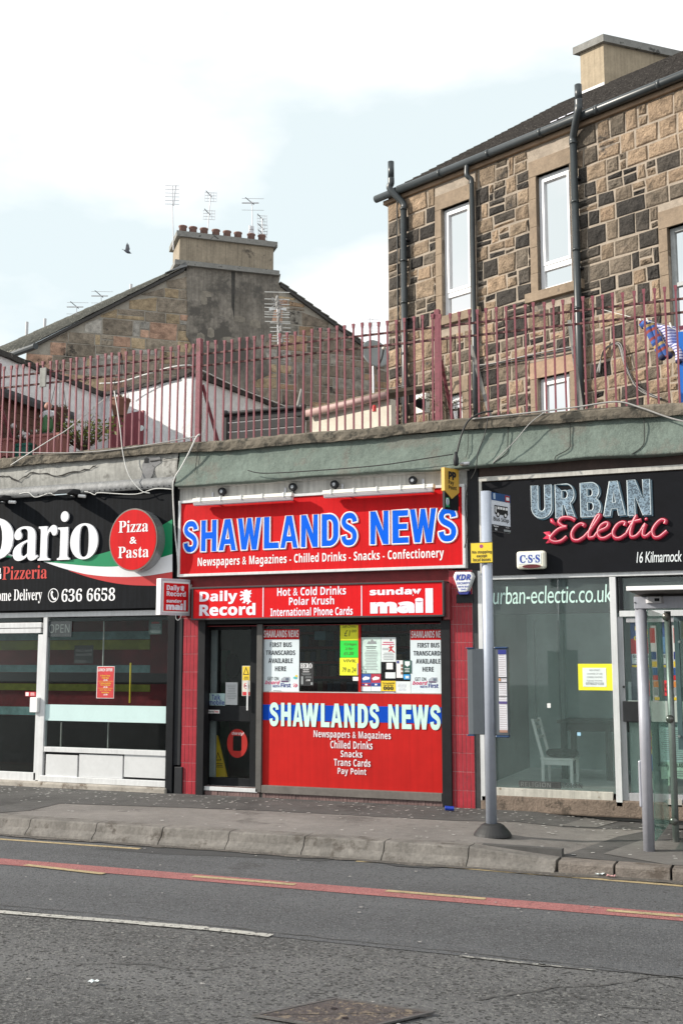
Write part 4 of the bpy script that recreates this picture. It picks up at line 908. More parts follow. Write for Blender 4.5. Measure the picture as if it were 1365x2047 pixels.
a = F(479, 1209, yd); lion(s2, a, (1, 0, 0), (0, -1, 0), F(504, 1200, yd).x - a.x, F(490, 1179, yd).z - F(490, 1209, yd).z, lw_)
for x in (526, 722.5): MB().px(x - .9, 1171, x + .9, 1233, yd - .003, yd - .001).build('divider', lw_, s2)
for t, x0, y0, x1, y1 in (('Hot & Cold Drinks', 554.5, 1173, 691.5, 1190), ('Polar Krush', 578, 1192.5, 668, 1209), ('International Phone Cards', 541, 1214, 705, 1230.5)):
    ftext(s2, t, x0, y0, x1, y1, yd, lw_, 'bold')
ftext(s2, 'sunday', 739, 1174.5, 842, 1193, yd, lw_, 'bold', off=.03)
ftext(s2, 'mai', 740, 1196, 846, 1226, yd, lw_, 'bold', off=.06); MB().px(850, 1176, 865, 1225, yd - .003, yd - .001).build('tall_letter', lw_, s2)
# projecting box sign
xs0 = F(315, 1192, 12.35).x
pb = thing('projecting_sign', 'small red newspaper box sign projecting over the newsagent left pier', 'sign', (xs0, 12.9, F(345, 1228, 12.6).z))
yA = 12.50; a = F(307.5, 1192, yA).x; b = F(322, 1192, yA).x; zt_, zb_ = F(315, 1156, yA).z, F(315, 1229, yA).z
def pxof(P):
    w = Vector(P) - CP; return PW / 2 + FPX * w.dot(RT) / w.dot(FW)
def swing(x, y, z, wd, target):            # how far an edge-on board is swung open so that it spans the seen width
    q = 0.
    while pxof((x + wd * math.sin(q), y + wd * math.cos(q), z)) < target and q < 1.4: q += .005
    return q
yB = yA + .46; qs = swing(b, yA, 2.9, .46, 381); pb.location = (b, yA, zb_)
MB().box(a, b - .012, yA, yB, zb_, zt_).build('box', white, pb, bevel=.004)
MB().box(b - .012, b, yA - .002, yB, zb_ - .002, zt_ + .002).build('face_rim', M('lilac_rim', (.55, .53, .58), .35, .2), pb, bevel=.004)
H_ = zt_ - zb_; W_ = yB - yA
def face(u0, v0, u1, v1): return (b, yA + u0 * W_, zb_ + v0 * H_)
MB().box(b + .0005, b + .003, yA + .05 * W_, yB - .05 * W_, zb_ + .07 * H_, zt_ - .07 * H_).build('inner_rim', white, pb)
MB().box(b + .0035, b + .006, yA + .09 * W_, yB - .07 * W_, zb_ + .11 * H_, zt_ - .12 * H_).build('face', MATS['red_lightbox'], pb, bevel=.002)
def rtext(par, body, u0, v0, u1, v1, mat, style='bold', off=0.):
    text(par, body, (b + .006, yA + u0 * W_, zb_ + v0 * H_), (0, 1, 0), (0, 0, 1), (1, 0, 0), (u1 - u0) * W_, (v1 - v0) * H_, mat, style, off=off)
rtext(pb, 'Daily', .18, .64, .62, .83, lw_, off=.02); rtext(pb, 'Record', .18, .52, .83, .66, lw_, off=.02); rtext(pb, 'sunday', .18, .315, .70, .44, lw_, off=.03); rtext(pb, 'mai', .17, .14, .74, .33, lw_, off=.06)
MB().box(b + .007, b + .010, yA + .77 * W_, yA + .84 * W_, zb_ + .14 * H_, zb_ + .42 * H_).build('tall_letter', lw_, pb)
lion(pb, (b + .006, yA + .64 * W_, zb_ + .66 * H_), (0, 1, 0), (1, 0, 0), .14 * W_, .16 * H_, lw_)
MB().box(b - .06, b - .02, yB, yB + .10, zt_ - .12, zt_ - .06).build('bracket', alum_dirty, pb); pb.rotation_euler.z = -qs
MB().tube(smoothpts([F(352, 1229, 12.7), F(352, 1236, 12.7), F(356, 1240, 12.7), F(361, 1235, 12.75), F(363, 1228, 12.8)]), .006, 6).build('loose_cable', wire_m, shop)
# pay sign: gold arrow board projecting edge-on
pp = thing('projecting_sign', 'gold and black payment point sign projecting above the newsagent fascia', 'sign', F(905, 1016, 12.85))
yA2 = 12.58; a = F(880, 975, yA2).x; b2 = F(888.5, 975, yA2).x
yB2 = yA2 + .27; qs2 = swing(b2, yA2, 3.9, .27, 917.5); pp.location = (b2, yA2, F(884, 1017, yA2).z)
gold = M('gold_plastic', (.60, .36, .06), .35, var=.04)
T_, B_, m_ = F(884, 934, yA2).z, F(884, 1017, yA2).z, (yA2 + yB2) / 2
zk = T_ - (T_ - B_) * .56; zp = T_ - (T_ - B_) * .74
MB().box(a + .008, b2 - .010, yA2 + .01, yB2 - .003, B_, zk + .05).build('black_board', black, pp)
MB().poly([(b2, yA2, T_), (b2, yB2, T_), (b2, yB2, zk), (b2, m_, zp), (b2, yA2, zk)], (-(b2 - a), 0, 0)).build('gold_arrow', gold, pp, bevel=.003)
def ptext(body, u0, v0, u1, v1, mat, off=0.):
    text(pp, body, (b2 + .001, yA2 + u0 * (yB2 - yA2), B_ + v0 * (T_ - B_)), (0, 1, 0), (0, 0, 1), (1, 0, 0), (u1 - u0) * (yB2 - yA2), (v1 - v0) * (T_ - B_), mat, 'bold', off=off)
ptext('P', .25, .72, .50, .92, black_ink, .04); ptext('P', .50, .72, .78, .92, black_ink, .04); ptext('Pay', .25, .58, .62, .70, black_ink); ptext('Point', .25, .485, .80, .585, black_ink)
MB().box(b2 - .009, b2 - .006, yA2 + .06 * (yB2 - yA2) + .01, yA2 + .33 * (yB2 - yA2), B_ + .05 * (T_ - B_), B_ + .28 * (T_ - B_)).build('green_badge', M('badge_green', (.01, .25, .10), .4), pp)
MB().lathe((b2 - .0055, yA2 + .20 * (yB2 - yA2), B_ + .18 * (T_ - B_)), [(.04, 0), (.04, .002)], 16, 'X', .7, 1.15).build('badge_oval', paper, pp)
MB().box(b2 - .0035, b2 - .0015, yA2 + .17 * (yB2 - yA2), yA2 + .23 * (yB2 - yA2), B_ + .10 * (T_ - B_), B_ + .24 * (T_ - B_)).build('badge_figure', blue_dark, pp)
MB().box(b2 - .07, b2 - .03, yB2, yB2 + .08, T_ - .24, T_ - .05).build('bracket', alum_dirty, pp); pp.rotation_euler.z = -qs2
# strip lights on brackets
def striplight(label, x0, x1, yl, yr):
    Yl = 12.73; p0, p1 = F(x0, yl, Yl), F(x1, yr, Yl); z = (p0.z + p1.z) / 2
    t = thing('strip_light', label, 'strip light', (p0.x, Yl, z), 'strip lights over the newsagent sign')
    l_, r_ = p0.x, p1.x
    MB().poly([(l_, Yl - .055, z - .015), (l_, Yl - .04, z + .035), (l_, Yl + .04, z + .035), (l_, Yl + .055, z - .015)], (r_ - l_, 0, 0)).build('body', offwhite, t, bevel=.006)
    MB().poly([(l_ + .012, Yl - .052, z - .017), (l_ + .012, Yl + .052, z - .017), (l_ + .012, Yl + .03, z - .062), (l_ + .012, Yl - .03, z - .062)], (r_ - l_ - .024, 0, 0)).build('diffuser', M('lamp_diffuser', (.66, .62, .64), .25, var=.05), t, bevel=.008)
    mb = MB()
    for k in range(5):
        x = l_ + (r_ - l_) * (.08 + .21 * k); mb.box(x - .008, x + .008, Yl - .060, Yl - .04, z - .02, z + .040)
    mb.build('clip', white, t)
    for k in (.12, .86):
        x = l_ + (r_ - l_) * k; MB().box(x - .015, x + .015, Yl + .03, 12.95, z + .03, z + .042).box(x - .015, x + .015, 12.92, 12.94, z + .03, z + .14).build('bracket', steel_m, t)
striplight('left strip light mounted below the stained white board', 388, 586, 1001, 992)
striplight('right strip light, nearer the gold projecting sign', 647, 868, 985, 975)
for i, (x, y, s) in enumerate(((446, 983, 'leftmost'), (587, 974, 'second'), (670, 969, 'third'), (826, 961, 'rightmost'))):
    lt = {'leftmost': 'lamp holder at the left end of the white board above the left strip light', 'second': 'lamp holder above the right end of the left strip light', 'third': 'lamp holder above the left end of the right strip light', 'rightmost': 'lamp holder nearest the gold projecting sign'}[s]
    p = F(x, y, 12.90); t = thing('lamp_holder', lt, 'lamp holder', p, 'black lamp holders on the white board')
    MB().lathe(p, [(.032, -.04), (.05, -.05), (.055, -.02), (.045, .02), (.03, .05)], 14, 'Y').build('cup', dark, t, smooth=True)
    MB().lathe(p + Vector((0, -.051, 0)), [(.022, 0), (.022, .003)], 10, 'Y').build('socket', grey, t); MB().tube([p, p + Vector((.0, .02, -.10))], .012, 6).build('stem', dark, t)
# alarm boxes
kd = thing('alarm_box', 'white tapered alarm box with blue lettering on the right tiled pier', 'alarm box', F(927, 1185, 12.9))
Yk = 12.82; pk = fpoly(((909, 1143), (941, 1143), (945, 1152), (933, 1183), (917, 1184), (905, 1153)), Yk)
pk = [Vector((p.x, Yk, p.z)) for p in pk]; MB().poly(pk, (0, .12, 0)).build('case', M('alarm_white', (.74, .76, .78), .35, var=.03), kd, bevel=.012)
MB().poly([Vector((p.x, 12.83, p.z)) for p in fpoly(((914, 1182), (937, 1182), (934, 1188), (918, 1188)), 12.83)], (0, .1, 0)).build('blue_base', blue_dark, kd)
ink = M('alarm_blue', (.02, .05, .33), .4)
ftext(kd, 'KDR', 910.5, 1148, 940.5, 1160, Yk, ink, 'ital', off=.02); ftext(kd, 'SECURITY', 912.5, 1163.5, 939, 1168, Yk, ink, 'ital'); ftext(kd, '0870 803', 915, 1171, 936, 1174.5, Yk, ink, 'ital'); ftext(kd, '1945', 919.5, 1176.5, 931, 1180, Yk, ink, 'ital')
MB().px(912, 1188, 944, 1205, 12.91, 12.95).build('mounting_plate', dark, kd)

# ================================================================== BOUTIQUE SHOPFRONT
bt = thing('shopfront', 'boutique shopfront with pale metal frame, wide dusty window painted with sky haze and glazed door', 'shopfront', F(1160, 1610, 12.95))
mb = MB()
mb.px(957.5, 1141, 966, 1600, 12.93, 13.02)
mb.px(966.5, 1143, 1500, 1152, 12.93, 13.02)
mb.px(1224, 1153, 1236.5, 1612, 12.93, 13.02)
mb.px(1237, 1219, 1500, 1231, 12.94, 13.02)
mb.build('frame', alum, bt, bevel=.003)
MB().px(967, 1579, 1224, 1611, 12.94, 13.02).build('window_sill', M('rain_splashed_sill', (.50, .48, .43), .6, var=.14, vs=3, blot=((.20, .16, .12), 5.5, .60), streak=.3), bt, bevel=.003)
MB().px(966, 1152, 1225, 1581, 13.0, 13.004).build('window_pane', glass_film, bt)
MB().px(1236, 1152, 1500, 1220, 13.0, 13.004).build('transom_pane', glass_film, bt)
MB().px(1237, 1152, 1243, 1219, 12.97, 13.0).build('transom_trim', dark, bt)
dr = MB().px(1238.5, 1233, 1250, 1608, 12.96, 13.03).px(1250.5, 1233, 1500, 1243, 12.965, 13.03).px(1250.5, 1590, 1500, 1608, 12.965, 13.03).build('door', M('grey_door_metal', (.42, .42, .44), .4, .3, var=.08, streak=.15), bt, bevel=.003)
MB().px(1249, 1242, 1500, 1592, 13.0, 13.004).build('door_pane', glass('door_glass', (.93, .96, .955), .5, .02, (.35, .42, .40)), dr)
MB().px(1252, 1402, 1500, 1444, 12.975, 12.998).build('door_rail', M('pale_door_rail', (.40, .46, .43), .5, var=.06), dr)
MB().px(1244, 1402, 1277, 1443, 12.91, 12.96).build('pull_plate', dark, dr, bevel=.004)
MB().px(1310, 1598, 1362, 1612, 12.93, 12.964).build('letter_flap', alum_dirty, dr)
MB().lathe(F(1246, 1373, 12.955), [(.014, 0), (.014, -.012)], 10, 'Y').build('lock', dark, dr)
ftext(bt, 'urban-eclectic.co.uk', 985, 1170.5, 1222, 1206, 12.999, pale_ink, '', off=.0, shear=.1, space=.96)
xe_ = F(1425, 1400, 12.95).x; MB().box(xe_, X1, 12.94, 13.2, 0, F(1160, 1146, 12.95).z).build('end_pier', black, shop)
# inside the boutique
zfl = .40
MB().box(xa2 + .09, X1 - .3, 13.02, 17.0, zfl, zfl + .02).build('floor_covering', M('pale_floor', (.60, .64, .62), .6, var=.14), bt)
MB().px(950, 1140, 1600, 1650, 15.6, 15.7).build('inner_back_wall', M('teal_grey_wall', (.42, .52, .50), .8, var=.1, vs=1.5), bt)

mb = MB()
for x in (1068, 1116, 1126): mb.px(x, 1240, x + 2.5, 1470, 15.3, 15.34)
mb.build('inner_door_edge', M('pale_teal_trim', (.25, .30, .29), .6), bt)
ztb = zfl + .02
p1 = G(1079, 1571, ztb); p2 = G(1147, 1570, ztb)
chm = M('white_chair_paint', (.74, .77, .75), .45, var=.04)
ch = thing('chair', 'white wooden chair standing behind the boutique window', 'chair', p1)
yc = max(13.22, p2.y); pa = F(1082, 1565, yc); pb_ = F(1146, 1565, yc); sz = F(1110, 1515, yc).z; w_ = pb_.x - pa.x; d_ = .38
for x, y in ((pa.x, yc), (pa.x, yc + d_), (pb_.x - .04, yc), (pb_.x - .04, yc + d_)):
    MB().poly([(x, y, ztb), (x + .035, y, ztb), (x + .035, y + .035, ztb), (x, y + .035, ztb)], (0, 0, sz - .03 - ztb)).build('leg', chm, ch)
MB().box(pa.x - .01, pb_.x + .01, yc - .01, yc + d_ + .045, sz - .03, sz).build('seat', chm, ch, bevel=.006)
MB().box(pa.x + .01, pb_.x - .01, yc + .005, yc + .025, sz - .085, sz - .031).build('apron', chm, ch)
zt_ = F(1062, 1437, yc).z; bx = F(1060, 1437, yc).x
for y in (yc, yc + d_): MB().poly([(pa.x, y, sz), (pa.x + .038, y, sz), (bx + .034, y, zt_), (bx, y, zt_)], (0, .03, 0)).build('back_post', chm, ch)
for f_ in (.55, .80, .97):
    x = pa.x + (bx - pa.x) * f_; z = sz + (zt_ - sz) * f_; MB().box(x + .006, x + .024, yc + .03, yc + d_, z - .035, z).build('back_slat', chm, ch)
cu = MB().lathe((pa.x + .22, yc + .18, sz), [(.15, .005), (.19, .03), (.20, .055), (.17, .085), (.05, .095)], 18).build('cushion', M('dark_cushion', (.02, .018, .018), .9), None, smooth=True); tag(cu, 'dark cushion lying on the seat of the white chair', 'cushion')
tb = thing('table', 'dark wooden table standing behind the white chair in the boutique', 'table', F(1185, 1560, 14.3))
tbm = M('dark_table', (.012, .012, .013), .45); yt = 14.2
a = F(1112, 1440, yt); bq = F(1290, 1440, yt); zt2 = a.z
MB().box(a.x, bq.x, yt, yt + .8, zt2 - .035, zt2).build('top', tbm, tb, bevel=.004); MB().box(a.x + .06, bq.x - .06, yt + .05, yt + .07, zt2 - .13, zt2 - .036).build('apron', tbm, tb)
for x in (a.x + .04, bq.x - .5, bq.x - .11):
    for y in (yt + .03, yt + .70): MB().box(x, x + .07, y, y + .07, ztb, zt2 - .036).build('leg', tbm, tb)
e = sheet('window_notice', 'white handwritten notice on yellow backing card in the boutique window', 'notice', 1155, 1327, 1223, 1380, 12.996, M('lemon_card', (.80, .74, .03), .6, var=.02))
MB().px(1164, 1335, 1211, 1373, 12.993, 12.995).build('white_sheet', paper, e)
for t, x0, x1, y in (('NEW START', 1177, 1198, 1338), ('CHANGE OF USE', 1172, 1203, 1345), ('OFFERS INVITED', 1172, 1203, 1352), ('PLEASE PHONE', 1172, 1203, 1359)): ftext(e, t, x0, y, x1, y + 3.4, 12.993, grey_ink, '')
ftext(e, '07765271335', 1170, 1364, 1206, 1369, 12.993, grey_ink, 'bold')
tag(MB().px(1093, 1406, 1100, 1415, 12.994, 12.998).build('tape_scrap', white), 'torn white scrap of tape on the boutique window', 'tape')
tag(MB().px(1153, 1464, 1160, 1471, 12.994, 12.998).build('sticker', M('pale_blue', (.35, .60, .78), .5)), 'tiny pale blue sticker low on the boutique window', 'sticker')
e = thing('window_decal', 'dark strip of repeated capital lettering along the foot of boutique window', 'decal', F(1100, 1575, 12.998))
MB().px(1037, 1562, 1121, 1575, 12.997, 12.999).build('strip', M('decal_dark', (.05, .055, .055), .6), e)
ftext(e, 'RELIGION', 1041, 1564, 1100, 1573, 12.997, M('decal_grey', (.17, .19, .185), .6), 'thin', space=1.15); ftext(e, 'RELIGION', 1101, 1565.5, 1163, 1574.5, 12.996, M('decal_dark', (0, 0, 0)), 'thin', space=1.15, off=.012)
# posters behind the door glass
def circus(label, y0, y1, dim):
    e = sheet('poster', label, 'poster', 1260, y0, 1333, y1, 13.02, M('poster_navy', (.03, .09, .30), .5, var=.2, vs=6))
    MB().px(1260, y0 + 34, 1296, y0 + 64, 13.017, 13.019).build('red_block', red_ink, e); MB().px(1297, y0 + 30, 1332, y0 + 62, 13.017, 13.019).build('picture', M('ring_blue', (.14, .32, .58), .5, var=.3, vs=14), e)
    for t, y, a, c in (('MOSCOW', 8, 1268, 1312), ('STATE', 18, 1278, 1311), ('CIRCUS', 28, 1266, 1314)): ftext(e, t, a, y0 + y, c, y0 + y + 9, 13.017, M('poster_yellow', (.75, .55, .02), .5), 'bold', off=.02)
    MB().px(1262, y0 + 64, 1331, y0 + 84, 13.017, 13.019).build('date_panel', paper, e); ftext(e, 'GLASGOW XSCAPE', 1264, y0 + 66, 1329, y0 + 72, 13.017, black_ink); lines(e, 1264, y0 + 74, 1328, y0 + 83, 3, 13.017, grey_ink)
    MB().px(1262, y0 + 86, 1331, y0 + 91, 13.017, 13.019).build('phone_strip', M('poster_yellow', (0, 0, 0)), e)
    c = F(1314, y0 + 46, 13.016); MB().lathe(c, [(.030, 0), (.030, .002)], 12, 'Y').build('performer_head', M('performer_skin', (.5, .32, .25), .6), e)
    MB().poly(fpoly(((1306, y0 + 60), (1308, y0 + 51), (1314, y0 + 49.5), (1321, y0 + 51), (1324, y0 + 60)), 13.0165)).build('performer_coat', red_ink, e)
circus('blue circus poster with yellow lettering, upper one behind the boutique door', 1243, 1336, 0)
e = sheet('poster', 'second dim circus poster below the upper one behind the door glass', 'poster', 1261, 1337, 1334, 1402, 13.02, M('poster_dim', (.16, .18, .22), .5, var=.25, vs=8))
for t, y, a, c in (('MOSCOW', 1356, 1290, 1322), ('STATE', 1366, 1296, 1322), ('CIRCUS', 1374, 1292, 1324)): ftext(e, t, a, y, c, y + 7, 13.017, M('poster_dull_yellow', (.35, .27, .03), .5), 'bold', off=.02)
tag(MB().px(1255, 1363, 1274, 1401, 13.04, 13.043).build('notice', paper), 'blank pale sheet low on the boutique door behind the shelter post', 'notice')
for x0, lb, tx in ((1297, 'red door sticker with a white bottle shape on the boutique door', 'i'), (1324, 'red door sticker with a dark figure, right of the bottle one', 'S')):
    e = sheet('door_sticker', lb, 'sticker', x0, 1360, x0 + 13, 1391, 12.997, M('sticker_red', (.66, .04, .05), .5))
    if tx == 'i': MB().poly(fpoly(((x0 + 4, 1388), (x0 + 3.5, 1374), (x0 + 6, 1364), (x0 + 7, 1364), (x0 + 9.5, 1374), (x0 + 9, 1388)), 12.994)).build('bottle_picture', white, e)
    else: ftext(e, 'S', x0 + 3, 1366, x0 + 10, 1384, 12.997, M('deep_red', (.25, .01, .02), .5))
tag(MB().px(1298, 1392, 1306, 1401, 12.994, 12.997).build('label_sticker', paper), 'small white label below the bottle sticker', 'sticker')
Yl = 13.055
def leaflet(label, pts, mat, words, lw=()):
    e = thing('leaflet', label, 'leaflet', F(pts[0][0], pts[0][1], Yl))
    k = .004 * (len([o for o in sc.objects if o.name.startswith('leaflet')]) % 9); yy = Yl - k
    MB().poly(fpoly(pts, yy), (0, .002, 0)).build('sheet', mat, e)
    for t, a, b, c, d, m2 in words: ftext(e, t, a, b, c, d, yy - .001, m2, 'bold')
    for q in lw: lines(e, *q, yy - .001, grey_ink, .3)
leaflet('colourful circus leaflet stacked low behind the boutique door glass', [(1292, 1462), (1326, 1448), (1328, 1530), (1294, 1545)], M('circus_yellow', (.55, .45, .08), .5, var=.3, vs=9), [('CIRCUS', 1298, 1474, 1338, 1498, red_ink), ('CINDERS', 1297, 1464, 1330, 1472, M('orange_ink', (.7, .2, .02), .5))])
leaflet('blue lower corner of the colourful circus leaflet', [(1299, 1510), (1326, 1488), (1328, 1531), (1300, 1542)], M('leaflet_blue', (.02, .10, .38), .5, var=.2, vs=9), [])
leaflet('pale mint listing sheet with the word LIVE behind the door glass', [(1320, 1449), (1372, 1446), (1374, 1524), (1323, 1524)], M('mint_sheet', (.50, .72, .68), .6), [('LIVE', 1322, 1450, 1338, 1454, black_ink), ('LISTINGS', 1345, 1449, 1368, 1453, black_ink)], [(1323, 1458, 1370, 1520, 15)])
leaflet('pale green ticket flyer leaning at the bottom of the boutique door', [(1299, 1542), (1336, 1530), (1338, 1570), (1303, 1578)], M('green_flyer', (.42, .60, .45), .6), [('GLASGOW', 1301, 1541, 1332, 1547, black_ink), ('10', 1303, 1551, 1309, 1561, black_ink)], [(1312, 1556, 1336, 1570, 4)])
leaflet('second pale green ticket flyer tilted to the right of the first', [(1327, 1522), (1375, 1528), (1375, 1560), (1322, 1550)], M('green_flyer2', (.45, .66, .52), .6), [('GLASGOW', 1347, 1527, 1380, 1534, black_ink), ('10', 1328, 1528, 1335, 1540, black_ink)], [(1340, 1540, 1370, 1553, 3)])
cur = MB().px(1259, 1444, 1288, 1588, 13.06, 13.065).build('paper_blind', M('pale_blind', (.46, .55, .52), .7, var=.1)); tag(cur, 'pale paper sheet hanging inside the lower boutique door glass', 'paper blind')
tag(MB().tube(smoothpts([F(1258, 1153, 13.1), F(1285, 1157, 13.1), F(1297, 1155, 13.1), F(1332, 1151, 13.1)], 4), .008, 6).build('yellow_cable', M('yellow_flex', (.6, .45, .12), .5)), 'yellow flex hanging behind the boutique transom glass', 'cable')
# boutique sign
YS3 = 12.90
bs = thing('fascia_sign', 'black boutique sign with silver blue capitals and red script lettering', 'shop sign', F(1200, 1145, 12.95))
MB().px(962, 948, 1520, 1143, YS3, 12.97).build('sign_panel', M('matt_black_sign', (.006, .0065, .009), .6, var=.2, vs=2, spec=.15), bs)
fa = F(957.5, 1040, YS3 - .02).x; ft_, fb_ = F(1160, 941, YS3 - .02).z, F(1160, 950, YS3 - .02).z
MB().box(fa, X1, YS3 - .02, YS3 + .02, fb_, ft_).build('top_frame', alum_dirty, bs); MB().box(fa, F(963, 1040, YS3 - .02).x, YS3 - .02, YS3 + .05, F(960, 1146, YS3).z, fb_ - .001).build('side_frame', alum_dirty, bs)
chk = M('chequered_silver_blue', (.20, .28, .35), .4, var=.35, vs=7, speck=((.07, .10, .13), 75, .55)); edge = M('silver_edge', (.50, .58, .62), .4, var=.2, vs=12); shd = M('deep_blue_edge', (.03, .08, .12), .45)
for ch_, x0, y0, x1, y1 in (('U', 1062, 970, 1102, 1036), ('R', 1110, 968, 1148, 1035), ('B', 1160, 965, 1199, 1033), ('A', 1205, 962, 1248, 1031), ('N', 1254, 959, 1299, 1030)):
    letters(bs, ch_, [(x0 + 3, x1 + 3.5)], (x0 + x1) / 2, y0 + 2, y1 + 3, YS3, shd, (shd, .010), .003)
    letters(bs, ch_, [(x0, x1)], (x0 + x1) / 2, y0, y1, YS3 - .004, chk, (edge, .008), .010)
# hand-painted script, drawn as rounded strokes
SCRIPT = {  # strokes in photo pixels
 'E': [[(1150, 1041), (1140, 1036), (1124, 1036), (1117, 1044), (1124, 1052), (1133, 1054)], [(1133, 1054), (1118, 1058), (1106, 1068), (1100, 1078), (1108, 1084), (1122, 1082), (1133, 1073)]],
 'c': [[(1165, 1053), (1168, 1050), (1160, 1048), (1149, 1056), (1143, 1068), (1146, 1079), (1156, 1081), (1168, 1074)]],
 'l': [[(1168, 1074), (1182, 1058), (1197, 1036), (1199, 1031), (1194, 1032), (1184, 1050), (1177, 1068), (1179, 1076), (1188, 1074)]],
 'e': [[(1188, 1074), (1196, 1064), (1212, 1056), (1216, 1048), (1210, 1046), (1200, 1053), (1195, 1066), (1200, 1076), (1210, 1076), (1223, 1068)]],
 'C': [[(1248, 1052), (1250, 1046), (1242, 1045), (1232, 1052), (1225, 1066), (1230, 1076), (1240, 1076), (1252, 1068)]],
 't': [[(1252, 1068), (1262, 1050), (1272, 1032), (1264, 1050), (1260, 1066), (1263, 1074), (1272, 1072), (1280, 1064)], [(1256, 1046), (1282, 1040)]],
 'i': [[(1280, 1064), (1290, 1048), (1286, 1060), (1285, 1070), (1291, 1073), (1302, 1064)]],
 'Z': [[(1328, 1048), (1330, 1042), (1322, 1040), (1312, 1048), (1304, 1062), (1308, 1074), (1318, 1074), (1333, 1062)]],
}
redsc = M('script_red', (.48, .03, .07), .3, var=.12, vs=20); pinksc = M('script_pink', (.80, .40, .44), .3, var=.1)
mb = MB(); mh = MB(); mo = MB()
for s_ in SCRIPT.values():
    for st in s_:
        P = smoothpts([F(x, y, YS3 - .008) for x, y in st], 6)
        mo.tube([p + Vector((0, .012, 0)) for p in P], .034, 8); mb.tube(P, .027, 8); mh.tube([p + Vector((-.006, -.021, .010)) for p in P], .007, 6)
P = F(1291, 1038, YS3 - .008); mb.ball(P, .02); mh.ball(P + Vector((0, -.016, .005)), .008)
for pts in (((1098, 1062), (1085, 1064), (1092, 1070), (1084, 1077), (1096, 1078), (1090, 1086), (1106, 1085), (1112, 1078), (1104, 1070)), ((1099, 1037), (1104, 1036), (1109, 1044), (1116, 1047), (1112, 1053), (1099, 1044)), ((1124, 1034), (1132, 1034), (1130, 1040), (1126, 1042))):
    mb.poly(fpoly(pts, YS3 - .012), (0, .01, 0))
mb.build('script_lettering', redsc, bs, smooth=True); mh.build('script_highlight', pinksc, bs, smooth=True); mo.build('script_edge', M('script_dark', (.12, .005, .015), .4), bs, smooth=True)
ftext(bs, '16 Kilmarnock', 1271, 1101.5, 1362, 1124, YS3, M('sign_hand', (.66, .70, .72), .5), '', off=.006, shear=.22, space=.95)
cs_ = thing('alarm_box', 'cream rounded alarm box with three dotted blue letters on boutique sign', 'alarm box', F(1060, 1137, YS3))
Yc = 12.80; a = F(1031, 1119, Yc); b4 = F(1089.5, 1119, Yc); zt_, zb_ = F(1060, 1101, Yc).z, F(1060, 1137, Yc).z
MB().box(a.x, b4.x, Yc, YS3, zb_, zt_).build('case', M('cream_plastic', (.72, .70, .60), .35, var=.03), cs_, bevel=.03)
MB().lathe(((a.x + b4.x) / 2 + .01, Yc + .012, zb_ + .028), [(.022, -.02), (.022, 0)], 18, 'Y', 5, 1).build('strobe_lens', M('dark_red_lens', (.10, .01, .012), .2), cs_)
MB().box(a.x + .03, b4.x - .05, Yc - .003, Yc + .0, zb_ + .055, zt_ - .03).build('label_plate', paper, cs_)
ftext(cs_, 'C·S·S', 1038, 1109, 1078, 1125, Yc - .003, ink, 'serif', off=.015)

# ================================================================== BUS STOP
bp = Vector((-2.885, 11.05, hp(-2.885)))
stop = thing('bus_stop', 'grey bus stop pole with flag, yellow plate, timetable cases and black foot', 'bus stop', bp)
polem = M('pole_grey', (.40, .44, .52), .4, .3, var=.08, vs=3, streak=.12, blot=((.22, .22, .23), 5, .66))
# pole centre line: straight and upright; oval section
zt_ = F(976, 982, bp.y).z; wv = (F(986.5, 1300, bp.y).x - F(965.5, 1300, bp.y).x) / 2
px0 = F(976, 1300, bp.y).x
MB().lathe((px0, bp.y, 0), [(1, bp.z + .05), (1, zt_)], 24, 'Z', wv, wv * .92).build('pole', polem, stop, smooth=False)
for p in bpy.data.objects['pole'].data.polygons: p.use_smooth = len(p.vertices) == 4
MB().lathe((px0 + .01, bp.y, bp.z), [(.19, 0), (.182, .025), (.15, .065), (.11, .105), (.08, .12)], 32, 'Z', 1, .9).build('base', M('black_rubber_foot', (.018, .018, .019), .6, var=.1), stop)
# flag: perpendicular to the kerb
fx = px0 + wv * 1.0; y0_ = bp.y + .005
ys_ = y0_ + .34; qf = swing(fx, y0_, 3.2, .34, 1020)
zt1 = F(985, 983, bp.y).z; zb1 = F(985, 1061, bp.y).z
flag = MB().box(fx - .012, fx, y0_, ys_, zb1, zt1).build('flag', M('flag_white', (.66, .69, .76), .4, var=.03), stop, bevel=.002)
LW, LH = ys_ - y0_, zt1 - zb1
def fl_(u0, v0, u1, v1, mat, name, up=.002): return MB().box(fx + up - .0015, fx + up, y0_ + u0 * LW, y0_ + u1 * LW, zb1 + v0 * LH, zb1 + v1 * LH).build(name, mat, flag)
fl_(0, .80, 1, 1, M('flag_blue', (.02, .07, .20), .4), 'blue_header'); fl_(.10, .83, .20, .98, M('flag_pale', (.40, .50, .62), .5), 'header_mark', .004); fl_(.72, .81, .96, .975, M('flag_logo_red', (.35, .04, .05), .4), 'header_emblem', .004); fl_(.77, .85, .93, .93, paper, 'emblem_field', .006)
fl_(0, 0, 1, .175, dark, 'black_footer'); fl_(.62, .03, .98, .085, grey_ink, 'footer_plate', .004)
def flt(body, u0, v0, u1, v1, mat, style='thin'): text(flag, body, (fx + .002, y0_ + u0 * LW, zb1 + v0 * LH), (0, 1, 0), (0, 0, 1), (1, 0, 0), (u1 - u0) * LW, (v1 - v0) * LH, mat, style, off=.012)
flt('Bus Stop', .09, .245, .90, .375, black_ink); flt('G2', .15, .03, .26, .09, white_ink, 'bold'); flt('Shawlands', .08, .12, .34, .155, white_ink, 'bold'); flt('Bus stop', .72, .12, .90, .15, white_ink, 'bold')
def fpl(pts, mat, name, up): return MB().poly([(fx + up, y0_ + u * LW, zb1 + v * LH) for u, v in pts]).build(name, mat, flag)
